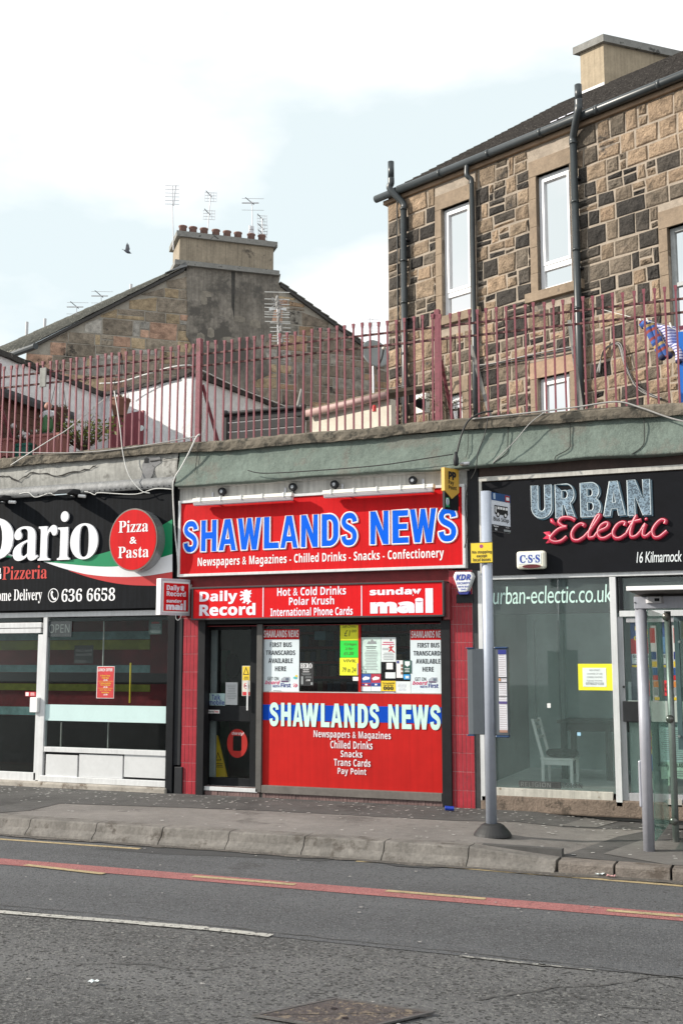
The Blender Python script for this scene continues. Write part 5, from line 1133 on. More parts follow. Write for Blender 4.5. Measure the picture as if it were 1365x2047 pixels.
fpl([(.15, .48), (.15, .68), (.84, .68), (.86, .66), (.86, .47), (.80, .45), (.20, .45)], black_ink, 'bus_picture', .003)
mb = MB()
for k in range(4): mb.box(fx + .003, fx + .0045, y0_ + (.30 + k * .145) * LW, y0_ + (.41 + k * .145) * LW, zb1 + .585 * LH, zb1 + .65 * LH)
mb.box(fx + .003, fx + .0045, y0_ + .19 * LW, y0_ + .24 * LW, zb1 + .49 * LH, zb1 + .65 * LH); mb.build('bus_windows', white_ink, flag)
for u in (.32, .71): MB().lathe((fx + .0035, y0_ + u * LW, zb1 + .45 * LH), [(.030, 0), (.030, .002)], 14, 'X').build('bus_wheel', black_ink, flag); MB().lathe((fx + .0058, y0_ + u * LW, zb1 + .45 * LH), [(.017, 0), (.017, .001)], 12, 'X').build('wheel_hub', white_ink, flag)
pv = Matrix.Translation((fx, y0_, 0)); flag.matrix_basis = pv @ Matrix.Rotation(-qf, 4, 'Z') @ pv.inverted()
# yellow plate facing the road
Yp = bp.y - wv - .012
a, b5 = F(939.5, 1105, Yp), F(985, 1105, Yp); zt_, zb_ = F(962, 1084, Yp).z, F(962, 1126, Yp).z
MB().box(a.x, b5.x, Yp, Yp + .006, zb_, zt_).build('plate_edge', M('plate_dark', (.05, .04, .01), .5), stop, bevel=.004)
MB().box(a.x + .008, b5.x - .008, Yp - .002, Yp - .0005, zb_ + .008, zt_ - .008).build('yellow_plate', M('plate_yellow', (.78, .57, .04), .35, var=.02), stop)
for t, x0, y0, x1, y1 in (('No stopping', 943, 1100, 982, 1108), ('except', 952, 1108.5, 973, 1116), ('local buses', 945, 1115, 980, 1122)): ftext(stop, t, x0, y0, x1, y1, Yp - .002, M('plate_black', (.03, .025, .012), .5), 'bold')
MB().lathe(F(961.5, 1092, Yp - .003), [(.019, 0), (.019, .001)], 16, 'Y').build('red_dot', M('plum_dot', (.36, .06, .20), .4), stop)
# timetable cases either side of the pole
casem = M('case_grey', (.11, .125, .14), .4, .35, var=.06); endm = M('case_blue_end', (.02, .05, .12), .35)
zc1, zc0 = F(950, 1297, bp.y).z, F(950, 1468, bp.y).z
a = F(933, 1380, bp.y - .05).x; m = px0 - wv * .9
MB().poly([(a, bp.y - .03, zc0), (a + .02, bp.y - .05, zc0), (a + .06, bp.y - .055, zc0), (m, bp.y - .03, zc0), (m, bp.y + .03, zc0), (a + .02, bp.y + .03, zc0)], (0, 0, zc1 - zc0)).build('case', casem, stop, bevel=.006)
for zz_ in (zc1, zc0 - .014): MB().box(a - .004, a + .07, bp.y - .062, bp.y + .03, zz_, zz_ + .014).build('case_end', endm, stop, bevel=.005)
m2_ = px0 + wv * .9; b6 = F(1016, 1380, bp.y).x; zr1, zr0 = F(1000, 1297, bp.y).z, F(1000, 1470, bp.y).z
MB().box(m2_, b6, bp.y - .02, bp.y + .05, zr0, zr1).build('case', casem, stop, bevel=.008)
for zz_ in (zr1, zr0 - .02): MB().box(m2_ + .012, b6 + .004, bp.y - .032, bp.y + .05, zz_, zz_ + .02).build('case_end', endm, stop, bevel=.01)
MB().box(m2_ + .055, b6 - .012, bp.y - .024, bp.y - .0205, zr0 + .03, zr1 - .01).build('timetable_sheet', M('timetable_paper', (.62, .62, .66), .4, var=.06, vs=12), stop)
Zr = lambda f: zr0 + .03 + (zr1 - zr0 - .04) * f
for f0, f1, m_3 in ((.945, 1, blue_dark), (.655, .668, dark), (.60, .607, dark), (.43, .437, dark), (.345, .375, M('purple_bar', (.08, .06, .20), .5)), (.0, .03, M('brown_bar', (.35, .2, .15), .5))):
    MB().box(m2_ + .055, b6 - .012, bp.y - .0275, bp.y - .0245, Zr(f0), Zr(f1)).build('timetable_bar', m_3, stop)
mb = MB()
for k in range(34):
    f0 = .04 + k * .027
    mb.box(m2_ + .06, b6 - .016 - random.random() * .02, bp.y - .0255, bp.y - .0242, Zr(f0), Zr(f0 + .008))
mb.build('timetable_print', M('faint_print', (.42, .38, .42), .6), stop)
MB().box(m2_ + .057, m2_ + .075, bp.y - .028, bp.y - .0245, Zr(.62), Zr(.65)).build('orange_mark', M('orange_ink2', (.6, .22, .05), .5), stop)

# ================================================================== BUS SHELTER
sp = Vector((-1.345, 11.08, hp(-1.3)))
sh = thing('bus_shelter', 'grey bus shelter end with round post, green-edged glass panel and flat roof', 'bus shelter', sp)
shm = M('shelter_grey', (.40, .41, .46), .4, .25, var=.08, vs=3, streak=.15, blot=((.24, .235, .23), 4, .66))
zb2 = F(1295, 1217, sp.y).z; r_ = (F(1301, 1500, sp.y).x - F(1278, 1500, sp.y).x) / 2; pxs = F(1289.5, 1500, sp.y).x
o = MB().lathe((pxs, sp.y, 0), [(r_, sp.z - .01), (r_, zb2)], 24).build('front_post', shm, sh, smooth=True)
MB().box(pxs - r_ - .018, pxs - r_ + .012, sp.y - .03, sp.y + .03, F(1280, 1613, sp.y).z, F(1280, 1520, sp.y).z).build('post_cover', shm, sh, bevel=.012)
yp2 = 11.72; px2 = F(1343.5, 1500, yp2).x
o = MB().lathe((px2, yp2, 0), [(.033, sp.z - .01), (.033, zb2)], 16).build('rear_post', M('rear_post_grey', (.27, .29, .28), .4, .4), sh, smooth=True)
# roof: beam at the front, slab above overhanging the road
zb_b, zt_b = zb2, F(1300, 1193, sp.y).z
MB().box(F(1266, 1205, sp.y - .06).x, 4.0, sp.y - .06, sp.y + .03, zb_b, zt_b).build('beam', shm, sh, bevel=.004)
MB().lathe((F(1270, 1206, sp.y).x, sp.y - .062, (zb_b + zt_b) / 2), [(.008, 0), (.008, -.004)], 8, 'Y').build('bolt', dark, sh)
zr_ = zt_b + .002
MB().box(F(1266, 1205, sp.y - .06).x, 4.0, sp.y + .02, 12.3, zr_ - .01, zr_ + .02).build('roof_soffit', M('brown_soffit', (.11, .10, .095), .7), sh)
yr_ = sp.y
while True:                                   # roof edge overhangs until its lower edge reaches the photographed height
    q = F(1300, 1179, yr_)
    if q.z <= zr_ + .02 or yr_ < 9.8: break
    yr_ -= .01
xr0 = F(1251, 1177, yr_).x
MB().box(xr0, 4.0, yr_ + .02, 12.4, zr_ + .021, zr_ + .05).build('roof', M('brown_soffit', (0, 0, 0)), sh)
MB().box(xr0, 4.0, yr_ - .01, yr_ + .02, zr_ + .015, zr_ + .055).build('roof_edge', white, sh, bevel=.004)
# camera-like lamp unit on the beam
a = F(1288, 1200, sp.y - .12); b7 = F(1325, 1200, sp.y - .12)
MB().poly([(a.x, sp.y - .061, zt_b - .005), (b7.x, sp.y - .061, zt_b - .005), (b7.x - .02, sp.y - .13, zt_b - .005), (a.x + .03, sp.y - .13, zt_b - .005)], (0, 0, -.062)).build('sensor_unit', M('sensor_grey', (.50, .50, .52), .4), sh, bevel=.004)
MB().box((a.x + b7.x) / 2 + .005, b7.x - .035, sp.y - .134, sp.y - .131, zt_b - .05, zt_b - .022).build('sensor_window', black, sh)
# glass end panel between the posts and brackets
zg1, zg0 = F(1345, 1222, yp2).z, F(1345, 1664, yp2).z
MB().box(pxs + .055, pxs + .063, sp.y + .02, 12.35, zg0, zg1).build('glass_panel', glass_green, sh)
for y in (1231, 1443, 1652):
    p = F(1303, y, sp.y); MB().box(pxs + r_ * .6, pxs + .053, sp.y - .01, sp.y + .09, p.z - .05, p.z + .05).build('bracket', shm, sh, bevel=.02)
    MB().lathe((pxs + .053, sp.y + .05, p.z), [(.009, 0), (.009, .008)], 8, 'X').build('bolt', dark, sh)
for y in (1233, 1437, 1640):
    p = F(1337, y, yp2); MB().lathe((px2 - .01, yp2 - .035, p.z), [(.034, -.02), (.042, 0), (.034, .02)], 14, 'Y').build('clamp', M('clamp_steel', (.16, .155, .145), .3, .5), sh, smooth=True)
# framed display case at the back
fc = fr(1350, 1231, 1450, 1500, 12.05, 12.12, .05, M('case_teal_grey', (.14, .19, .21), .4, .2), 'display_case', sh)
MB().px(1357, 1240, 1445, 1490, 12.08, 12.1).build('case_glass', glass_green, fc)
ps_ = MB().px(1360, 1240, 1440, 1276, 12.105, 12.115).build('display_sheet', M('display_yellow', (.45, .42, .12), .5), fc)
for y in (1283, 1472): MB().lathe(F(1357, y, 12.045), [(.016, 0), (.012, -.012)], 10, 'Y').build('case_lock', steel_m, fc)
zt_, zb_ = F(1349, 1250, 12.4).z, F(1349, 1405, 12.4).z
e = sheet('poster', 'tall narrow strip of a colourful poster just left of the shelter display case', 'poster', 1345, 1250, 1356, 1404, 12.5, M('poster_strip_white', (.6, .6, .6), .5))
for y0, y1, c in ((1255, 1285, red_ink), (1285, 1302, white), (1303, 1318, blue_dark), (1322, 1333, yellow), (1335, 1350, M('poster_navy', (0, 0, 0))), (1350, 1360, red_ink), (1362, 1374, M('orange_ink2', (0, 0, 0))), (1375, 1390, grey_ink), (1394, 1400, yellow)): MB().px(1345.5, y0, 1355.5, y1, 12.497, 12.499).build('colour_block', c, e)

# ================================================================== FENCE ON THE PARAPET
YFN = 13.05; zf0 = ZCT + .005
zt_b_, zr_t, zr_b = F(640, 657, YFN).z, F(640, 681, YFN).z, F(640, 705, YFN).z
fx0, fx1 = F(-60, 800, YFN).x - .9, F(1405, 700, YFN).x + .3
fen = thing('metal_fence', 'plum painted metal railing with rusty rails along the parapet', 'fence', (-5.5, YFN, zf0))
MB().box(fx0, fx1, YFN - .012, YFN + .012, zr_t - .012, zr_t + .012).build('rail', rust, fen)
MB().box(fx0, fx1, YFN - .012, YFN + .012, zr_b - .012, zr_b + .012).build('rail', rust, fen)
posts = [F(398, 780, YFN).x, F(875, 740, YFN).x]
def pillar(x, par):
    w = .035; MB().box(x - w, x + w, YFN - w, YFN + w, zf0 - .01, zt_b_ + .06).build('post', plum, par, bevel=.004)
    MB().tube([(x + .02, YFN + .06, zr_b - .25), (x + .06, YFN + .55, zf0 - .03)], .025, 6).build('brace', plum, par)
for x in posts: pillar(x, fen)
pillar(posts[0] - (posts[1] - posts[0]) * 1.0 + .0, fen)
barx = []
x = fx0; sp_ = .118
mbb = MB(); mbb.box(-.0105, .0105, -.0105, .0105, 0, zt_b_ - .03 - zf0); w2 = .019
mbb.poly([(-.013, -.013, zt_b_ - .05 - zf0), (.013, -.013, zt_b_ - .05 - zf0), (.013, .013, zt_b_ - .05 - zf0), (-.013, .013, zt_b_ - .05 - zf0)])
mbb.box(-w2, w2, -.015, .015, zt_b_ - .012 - zf0, zt_b_ - zf0)
for z0_, z1_, wa, wb in ((zt_b_ - .06 - zf0, zt_b_ - .012 - zf0, .0135, w2),):
    v0 = [mbb.b.verts.new((a * wa, b * .0135, z0_)) for a, b in ((-1, -1), (1, -1), (1, 1), (-1, 1))]; v1 = [mbb.b.verts.new((a * wb, b * .0145, z1_)) for a, b in ((-1, -1), (1, -1), (1, 1), (-1, 1))]
    for k in range(4): mbb.b.faces.new((v0[k], v0[(k + 1) % 4], v1[(k + 1) % 4], v1[k]))
bar0 = mbb.build('bar', plum, None); bar_me = bar0.data; first = True; rb = random.Random(8); nb = 0
while x < fx1 and nb < 100:
    if all(abs(x - p) > .05 for p in posts):
        o = bar0 if first else bar0.copy()
        if not first: COL.objects.link(o)
        first = False; o.parent = fen; o.matrix_parent_inverse = wm(fen).inverted()
        o.location = (x + rb.uniform(-.006, .006), YFN - .024, zf0 - .005 + rb.uniform(-.012, .01)); o.rotation_euler = (rb.uniform(-.006, .006), rb.uniform(-.008, .008), 0); nb += 1
    x += sp_
brd = F(86, 755, YFN - .05); tag(MB().px(80, 735, 92, 773, YFN - .065, YFN - .04).build('wooden_board', grey_wood, bevel=.004), 'short weathered board strapped to the left part of the railing', 'board')

# ================================================================== TENEMENT
TP = D(1100, 590, 17.0); azt = math.atan((-1500 - PW / 2) / FPX) - YAW
TD = Vector((-math.sin(azt), -math.cos(azt), 0)); TN = Vector((-TD.y, TD.x, 0))      # along the wall towards us; into the building
TO = Vector((TP.x, TP.y, 0))
def Tt(px, py): p = V(px, py, TO, TD); return (p - TO).dot(TD), p.z
def TW(t, z, d=0.): return TO + TD * t + Vector((0, 0, z)) - TN * d                  # d = proud of the wall
def tbox(mb, t0, t1, z0, z1, d0, d1): return mb.obox(TW(t0, z0, d0), TD * (t1 - t0), -TN * (d1 - d0), Vector((0, 0, z1 - z0)))
ten = thing('tenement', 'dark and tan sandstone tenement with slate-dark roof, chimney and black pipes', 'building', TW(0, 4.8))
tL, tR = Tt(776, 560)[0], 7.0
zg = Tt(1160, 246)[1] - .09
zlo = 3.6
win = []
def tw_(x0, y0, x1, y1):
    a, b = Tt(x0, y0), Tt(x1, y1); return a[0], b[0], b[1], a[1]
w1 = (Tt(883, 500)[0], Tt(940, 500)[0], Tt(912, 628)[1], Tt(912, 408)[1])
w2 = (Tt(1073, 450)[0], Tt(1141, 450)[0], Tt(1107, 576)[1], Tt(1107, 339)[1])
w3 = (Tt(1337, 560)[0], Tt(1337, 560)[0] + .95, w2[2] - 1.25, Tt(1345, 452)[1])
w4 = (Tt(1075, 790)[0], Tt(1140, 790)[0], w2[2] - 3.0, Tt(1107, 750)[1])
w5 = (Tt(893, 810)[0], Tt(925, 810)[0], w2[2] - 3.0, Tt(910, 787)[1])
win = [w1, w2, w3, w4, w5]
MARG = .13
def blocked(t0, t1, z0, z1):
    for a, b, c, d in win:
        if t1 > a - MARG + .001 and t0 < b + MARG - .001 and z1 > c - .16 and z0 < d + .27: return True
    return False
def ashlar(P, t_lo, t_hi, z_lo, z_hi, blk, cols, seed, top=None, hr=(.19, .32), wr=(.18, .44), lift=.018):
    """rubble courses as chamfered blocks on the wall P(t, z, proud); each block keeps its own stone colour"""
    r = random.Random(seed); bm = bmesh.new(); cl = bm.loops.layers.float_color.new('Col')
    def block(t0, t1, z0, z1):
        if t1 - t0 < .04 or z1 - z0 < .04 or blk(t0, t1, z0, z1): return
        if top:
            z1a, z1b = min(z1, top(t0)), min(z1, top(t1))
            if z1a - z0 < .03 or z1b - z0 < .03: return
        else: z1a = z1b = z1
        g = .012; c = .016; h = lift * r.uniform(.6, 1.3); q = lambda: r.uniform(-.012, .012)
        o = [(t0 + g + q(), z0 + g + q()), (t1 - g + q(), z0 + g + q()), (t1 - g + q(), z1b - g + q()), (t0 + g + q(), z1a - g + q())]
        ct, cz = sum(p[0] for p in o) / 4, sum(p[1] for p in o) / 4
        i = [(t + (c if t < ct else -c), z + (c if z < cz else -c)) for t, z in o]
        vo = [bm.verts.new(P(t, z, .001)) for t, z in o]; vi = [bm.verts.new(P(t, z, h)) for t, z in i]
        col = cols(r, ct, cz); f_ = []
        for k in range(4): f_.append(bm.faces.new((vo[k], vo[(k + 1) % 4], vi[(k + 1) % 4], vi[k])))
        nx_, nz_ = (4, 3) if lift > .016 else (1, 1); gr = []
        for b_ in range(nz_ + 1):
            row = []
            for a_ in range(nx_ + 1):
                u, v_ = a_ / nx_, b_ / nz_
                tt = (i[0][0] * (1 - u) + i[1][0] * u) * (1 - v_) + (i[3][0] * (1 - u) + i[2][0] * u) * v_; zz = (i[0][1] * (1 - u) + i[1][1] * u) * (1 - v_) + (i[3][1] * (1 - u) + i[2][1] * u) * v_
                cn = {(0, 0): 0, (nx_, 0): 1, (nx_, nz_): 2, (0, nz_): 3}.get((a_, b_))
                inn = 0 < a_ < nx_ and 0 < b_ < nz_
                row.append(vi[cn] if cn is not None else bm.verts.new(P(tt, zz, h + (r.uniform(-.006, .020) if inn else r.uniform(-.003, .003)))))
            gr.append(row)
        for b_ in range(nz_):
            for a_ in range(nx_):
                q4 = (gr[b_][a_], gr[b_][a_ + 1], gr[b_ + 1][a_ + 1], gr[b_ + 1][a_])
                f_.append(bm.faces.new(q4[:3])); f_.append(bm.faces.new((q4[0], q4[2], q4[3])))
        for f in f_:
            for lp in f.loops: lp[cl] = (*col, 1)
    z = z_lo
    while z < z_hi:
        h = min(r.uniform(*hr), z_hi - z) if z_hi - z > .1 else z_hi - z; t = t_lo
        if z_hi - z - h < .12: h = z_hi - z
        while t < t_hi:
            w = r.uniform(*wr) * (1.25 if r.random() < .2 else 1); t1 = min(t + w, t_hi)
            if t_hi - t1 < .12: t1 = t_hi
            # cut against openings
            segs = [(t, t1)]
            for a, b, c, d in (win if blk is blocked else ()):
                if z + h > c - .16 and z < d + .27:
                    ns_ = []
                    for s0, s1 in segs:
                        if s1 <= a - MARG or s0 >= b + MARG: ns_.append((s0, s1)); continue
                        if s0 < a - MARG: ns_.append((s0, a - MARG))
                        if s1 > b + MARG: ns_.append((b + MARG, s1))
                    segs = ns_
            for s0, s1 in segs:
                k = r.random()
                if k < .16 and h > .22:
                    m = z + h * r.uniform(.3, .45) if r.random() < .5 else z + h * r.uniform(.55, .7)
                    block(s0, s1, z, m); block(s0, s1, m, z + h)
                elif k < .26 and s1 - s0 > .3:
                    ms = s0 + (s1 - s0) * r.uniform(.3, .7); mz = z + h * r.uniform(.4, .6)
                    block(s0, ms, z, z + h); block(ms, s1, z, mz); block(ms, s1, mz, z + h)
                else: block(s0, s1, z, z + h)
            t = t1
        z += h
    bmesh.ops.recalc_face_normals(bm, faces=bm.faces[:])
    return bm
def tcol(r, t, z):
    clean = max(0, min(1, (7.5 - z) / 1.6)); k = r.random() + clean * .34
    if z > zg - .32: k = r.uniform(.62, 1.0)
    v = r.uniform(.82, 1.18); A = Vector((.040, .035, .031)); B = Vector((.135, .112, .088)); C_ = Vector((.235, .178, .125)); D_ = Vector((.35, .25, .168)); q = r.random()
    if k < .45: c = A.lerp(B, q * q * .5)
    elif k < .70: c = B.lerp(C_, q * .6)
    elif k < .88: c = C_.lerp(D_, q * .5)
    else: c = D_.lerp(C_, q * .4)
    return tuple(x * v for x in c)
bm = ashlar(TW, tL, tR, zlo, zg, blocked, tcol, 21)
me = bpy.data.meshes.new('stone_facing'); bm.to_mesh(me); bm.free(); me.materials.append(stone_m)
# backing wall pieces with real openings
mb = MB()
zs = sorted({zlo, zg} | {v for w in win for v in (w[2], w[3])})
for z0, z1 in zip(zs[:-1], zs[1:]):
    cuts = [(a, b) for a, b, c, d in win if c < (z0 + z1) / 2 < d]; t = tL
    for a, b in sorted(cuts): tbox(mb, t, a, z0, z1, -.35, 0); t = b
    tbox(mb, t, tR, z0, z1, -.35, 0)
wall = mb.build('wall', mortar_m, ten); link('stone_facing', me, wall)
mb = MB(); tbox(mb, tL, tL + .3, zlo, zg, -7, -.36); tbox(mb, tR - .3, tR, zlo, zg, -7, -.36); tbox(mb, tL, tR, zlo, zg, -7.3, -7.0); mb.build('side_wall', mortar_m, ten)
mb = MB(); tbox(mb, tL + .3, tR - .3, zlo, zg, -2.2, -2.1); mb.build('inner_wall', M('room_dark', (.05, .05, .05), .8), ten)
def window(w, kind):
    a, b, c, d = w
    # dressed stone margins stay with the wall, frame and pane with the window
    lm_ = M('clean_lintel', (.36, .245, .17), .9, var=.2, vs=3, bump=.4, bs=50) if w is w4 else dress_m
    mb = MB(); tbox(mb, a - MARG, b + MARG, d, d + .26, -.1, .022); mb.build('lintel', lm_, wall, bevel=.006)
    mb = MB(); tbox(mb, a - MARG - .08, b + MARG + .08, c - .15, c, -.25, .085); mb.build('sill', lm_, wall, bevel=.006)
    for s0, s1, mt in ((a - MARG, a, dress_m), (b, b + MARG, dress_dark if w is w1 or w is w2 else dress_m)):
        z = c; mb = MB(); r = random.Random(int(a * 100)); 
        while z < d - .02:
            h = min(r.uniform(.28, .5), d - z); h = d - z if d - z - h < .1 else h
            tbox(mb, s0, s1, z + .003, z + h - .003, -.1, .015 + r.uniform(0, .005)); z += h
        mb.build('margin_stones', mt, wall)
    mb = MB(); fw_ = .065; dd = (-.15, -.07)
    tbox(mb, a, a + fw_, c, d, *dd); tbox(mb, b - fw_, b, c, d, *dd); tbox(mb, a + fw_, b - fw_, d - fw_, d, *dd); tbox(mb, a + fw_, b - fw_, c, c + fw_ * 1.1, *dd)
    fm = pvc if kind != 'old' else M('peeling_grey_paint', (.40, .42, .42), .7, var=.15, vs=12, blot=((.20, .07, .06), 9, .68))
    if kind == 'pvc':
        zt = c + (d - c) * .20; tbox(mb, a + fw_, b - fw_, zt - .04, zt + .04, *dd); 
    if kind == 'old': tbox(mb, a + fw_, b - fw_, (c + d) / 2 - .03, (c + d) / 2 + .03, *dd)
    f = mb.build('window', fm, ten, bevel=.006)
    if kind != 'old':
        mb = MB(); g = .03; zt = (c + (d - c) * .20 + .045) if kind == 'pvc' else c + fw_
        tbox(mb, a + fw_, a + fw_ + g, zt, d - fw_, -.145, -.058); tbox(mb, b - fw_ - g, b - fw_, zt, d - fw_, -.145, -.058); tbox(mb, a + fw_ + g, b - fw_ - g, d - fw_ - .045, d - fw_, -.145, -.058); tbox(mb, a + fw_ + g, b - fw_ - g, zt, zt + .05, -.145, -.058); mb.build('sash', pvc, f, bevel=.004)
    mb = MB(); tbox(mb, a + .03, b - .03, c + .03, d - .03, -.112, -.108); mb.build('pane', glass_sky, f)
    if kind == 'low':
        mb = MB(); n = 14; gr = []
        for i in range(n + 1):
            t = a + .1 + (b - a - .15) * i / n; dq = -.24 - .02 * math.sin(i * 1.9); gr.append((mb.b.verts.new(TW(t, c, dq)), mb.b.verts.new(TW(t, d - .1 - .10 * math.sin(i / n * 2), dq))))
        for i in range(n): mb.b.faces.new((gr[i][0], gr[i + 1][0], gr[i + 1][1], gr[i][1]))
        mb.build('curtain', M('pale_curtain', (.55, .60, .55), .8), f)
    elif kind == 'pvc':
        mb = MB(); tbox(mb, a + .02, a + .14, c + .05, d - .05, -.27, -.25); mb.build('curtain', M('dark_curtain', (.16, .14, .11), .8), f)
    else:
        mb = MB(); tbox(mb, a + .06, a + .2, c + .05, d - .05, -.27, -.25); mb.build('curtain', M('green_curtain', (.01, .09, .08), .8), f)
for w, k in ((w1, 'pvc'), (w2, 'pvc'), (w3, 'old'), (w4, 'low'), (w5, 'low')): window(w, k)
# eaves, gutter, roof
mb = MB(); tbox(mb, tL - .06, tR, zg + .001, zg + .07, -.3, .06); tbox(mb, tL, tR, zg + .07, zg + .24, -.3, -.01); mb.build('eaves_course', M('eaves_stone', (.30, .21, .14), .9, var=.2), ten)
PIT2 = R(34); zgu = zg + .12
gut = MB(); n = 2
pts = [TW(tL - .17, zgu, .13), TW(tR, zgu, .13)]
gut.tube(pts, .066, 14); gt = gut.build('gutter', soot, ten, smooth=True)
mb = MB(); t = tL + .3
while t < tR: mb.tube([TW(t - .03, zgu, .13), TW(t + .03, zgu, .13)], .072, 14); t += 1.02
mb.build('gutter_joint', soot, gt, smooth=True)
cr, sr = math.cos(PIT2), math.sin(PIT2)
def RF(t, s, up=0.): return TW(t, zg + .15 + s * sr + up * cr, .10 - s * cr + up * sr)
mb = MB(); rows_, cl_ = 26, .27; r = random.Random(6)
tile_w = .22
for k in range(rows_):
    s0, s1 = k * cl_, (k + 1) * cl_ + .03; t = tL - .10 + (k % 2) * tile_w / 2 - tile_w / 2
    while t < tR:
        a = max(t, tL - .10); b = t + tile_w - .006; u0 = .035 + r.uniform(0, .006); u1 = .004
        if b > a: mb.poly([RF(a, s0, u0), RF(b, s0, u0), RF(b, s1, u1 + .001), RF(a, s1, u1 + .001)], RF(a, s0, 0) - RF(a, s0, .022))
        t += tile_w
mb.build('roof', tile_roof, ten)
mb = MB(); mb.poly([RF(tL - .08, 0, -.02), RF(tR, 0, -.02), RF(tR, rows_ * cl_, -.02), RF(tL - .08, rows_ * cl_, -.02)], RF(0, 0, 0) - RF(0, 0, .05)); mb.build('roof_sarking', dark, ten)
sx_ = rows_ * cl_; bk = RF(tL - .08, sx_, 0); bk2 = RF(tR, sx_, 0); dn = TN * 5.6 - Vector((0, 0, 3.8)); MB().poly([bk, bk2, bk2 + dn, bk + dn], (0, 0, -.05)).build('rear_roof', tile_roof, ten)
for t_ in (tL, tR - .1): MB().poly([TW(t_, zg, -.05), TW(t_, zg, -7.2), RF(t_, sx_, -.06)], TD * .1).build('gable_top', mortar_m, ten)
for k in range(4):
    s_ = .55 + k * .12; t_ = Tt(1075, 245)[0] + k * .09; MB().poly([RF(t_, s_, .045), RF(t_ + .12, s_, .045), RF(t_ + .12, s_ + .05, .045), RF(t_, s_ + .05, .045)], (0, 0, .01)).build('slipped_tile_clip', M('metal_clip', (.30, .31, .36), .5, .4), ten)
# chimney stack rising from the slope; its corner nearest the street is at the photographed pixel
s_c = 2.55
def roofpx(px, py):                       # pixel on the roof plane
    n = (RF(1, 0) - RF(0, 0)).cross(RF(0, 1) - RF(0, 0)).normalized(); d = ray(px, py); return CP + d * ((RF(0, 0) - CP).dot(n) / d.dot(n))
c0 = roofpx(1208, 172)
ca = V(1160, 150, (c0.x, c0.y), (TD.x, TD.y))
e1 = Vector((ca.x - c0.x, ca.y - c0.y, 0)); ca.z = c0.z
e2 = Vector((.743, .669, 0)) * 2.2
ztop = V(1211, 84, (c0.x, c0.y), (TD.x, TD.y)).z
MB().obox(Vector((c0.x, c0.y, c0.z - .9)), e1, e2, (0, 0, ztop - c0.z + .9)).build('chimney', cement_tan, ten)
chim = [o for o in sc.objects if o.name.startswith('chimney')][-1]
u1, u2 = e1.normalized(), e2.normalized(); ov = .09
MB().obox(Vector((c0.x, c0.y, ztop)) - u1 * ov - u2 * ov, e1 + u1 * 2 * ov, e2 + u2 * 2 * ov, (0, 0, .16)).build('chimney_cap', cement_grey, chim)
MB().obox(c0 - u2 * .012 - Vector((0, 0, .25)), e1 * 1.01 + Vector((0, 0, (ca.z - c0.z))), u2 * .01, (0, 0, .34)).build('chimney_flashing', M('white_flashing', (.62, .63, .64), .5), chim)
# pipes
def pipe(name, pts, r, par=ten, mat=soot): return MB().tube(smoothpts(pts, 3), r, 12).build(name, mat, par, smooth=True)
def stack(px_, pylow, top, bend):
    t = Tt(px_, 520)[0]; z2 = zg - .22
    p = MB().tube([TW(t, zlo, .10), TW(t, z2, .10)], .055, 12).build('downpipe', soot, ten, smooth=True)
    MB().tube(smoothpts([TW(t, z2 - .02, .10), TW(t, z2 + .08, .10), TW(t + bend, zgu + .02, .22), TW(t + bend + .02, zgu + .13, .22), TW(t + bend + .02, zgu + .22, .22)], 5), .058, 12).build('bend', soot, p, smooth=True)
    MB().tube([TW(t + bend + .02, zgu + .2, .22), TW(t + bend + .02, top, .22)], .055, 12).build('vent', soot, p, smooth=True)
    for z in (z2 - .02, z2 - .95, z2 - 1.7, z2 - 2.6): MB().tube([TW(t, z - .02, .10), TW(t, z + .02, .10)], .064, 12).build('collar', soot, p, smooth=True)
    for z in (z2 - .6, z2 - 2.0): MB().obox(TW(t - .07, z, .0), TD * .14, -TN * .11, (0, 0, .03)).build('clip', dark, p)
stack(815, 840, V(779, 326, (TW(Tt(779, 400)[0], 0, .2).x, TW(Tt(779, 400)[0], 0, .2).y), TD).z, -.20)
stack(1159.5, 820, V(1184, 159, (TW(Tt(1184, 250)[0], 0, .2).x, TW(Tt(1184, 250)[0], 0, .2).y), TD).z, .17)
t = Tt(952, 520)[0]
p = MB().tube([TW(t, zlo, .09), TW(t, zg - .24, .09)], .042, 12).build('downpipe', soot, ten, smooth=True)
MB().tube(smoothpts([TW(t, zg - .26, .09), TW(t - .005, zg - .18, .10), TW(t - .06, zg - .10, .14), TW(t - .06, zgu - .05, .13)], 5), .042, 12).build('bend', soot, p, smooth=True)
tl2 = Tt(797, 560)[0]; MB().tube([TW(tl2, zlo, .03), TW(tl2, zg, .03)], .012, 6).build('corner_cable', wire_b, ten)

# lean-to and vent at the tenement foot
tv = V(838, 808, TO - TN * .35, TD)
vb = thing('wall_vent', 'white boxed wall vent with a dark round opening at the tenement foot', 'vent', tv)
def vwx(px, py, d): return V(px, py, TO - TN * d, TD)
a, b8 = vwx(829, 808, .3), vwx(851, 808, .3); zt_, zb_ = vwx(840, 787, .3).z, vwx(840, 826, .3).z
MB().obox((a.x, a.y, zb_), (b8 - a).xy.to_3d(), TN * .1, (0, 0, zt_ - zb_)).build('plate', offwhite, vb, bevel=.01)
MB().tube([vwx(839, 806, .31), vwx(839, 806, .40)], .085, 14).build('duct', black, vb)

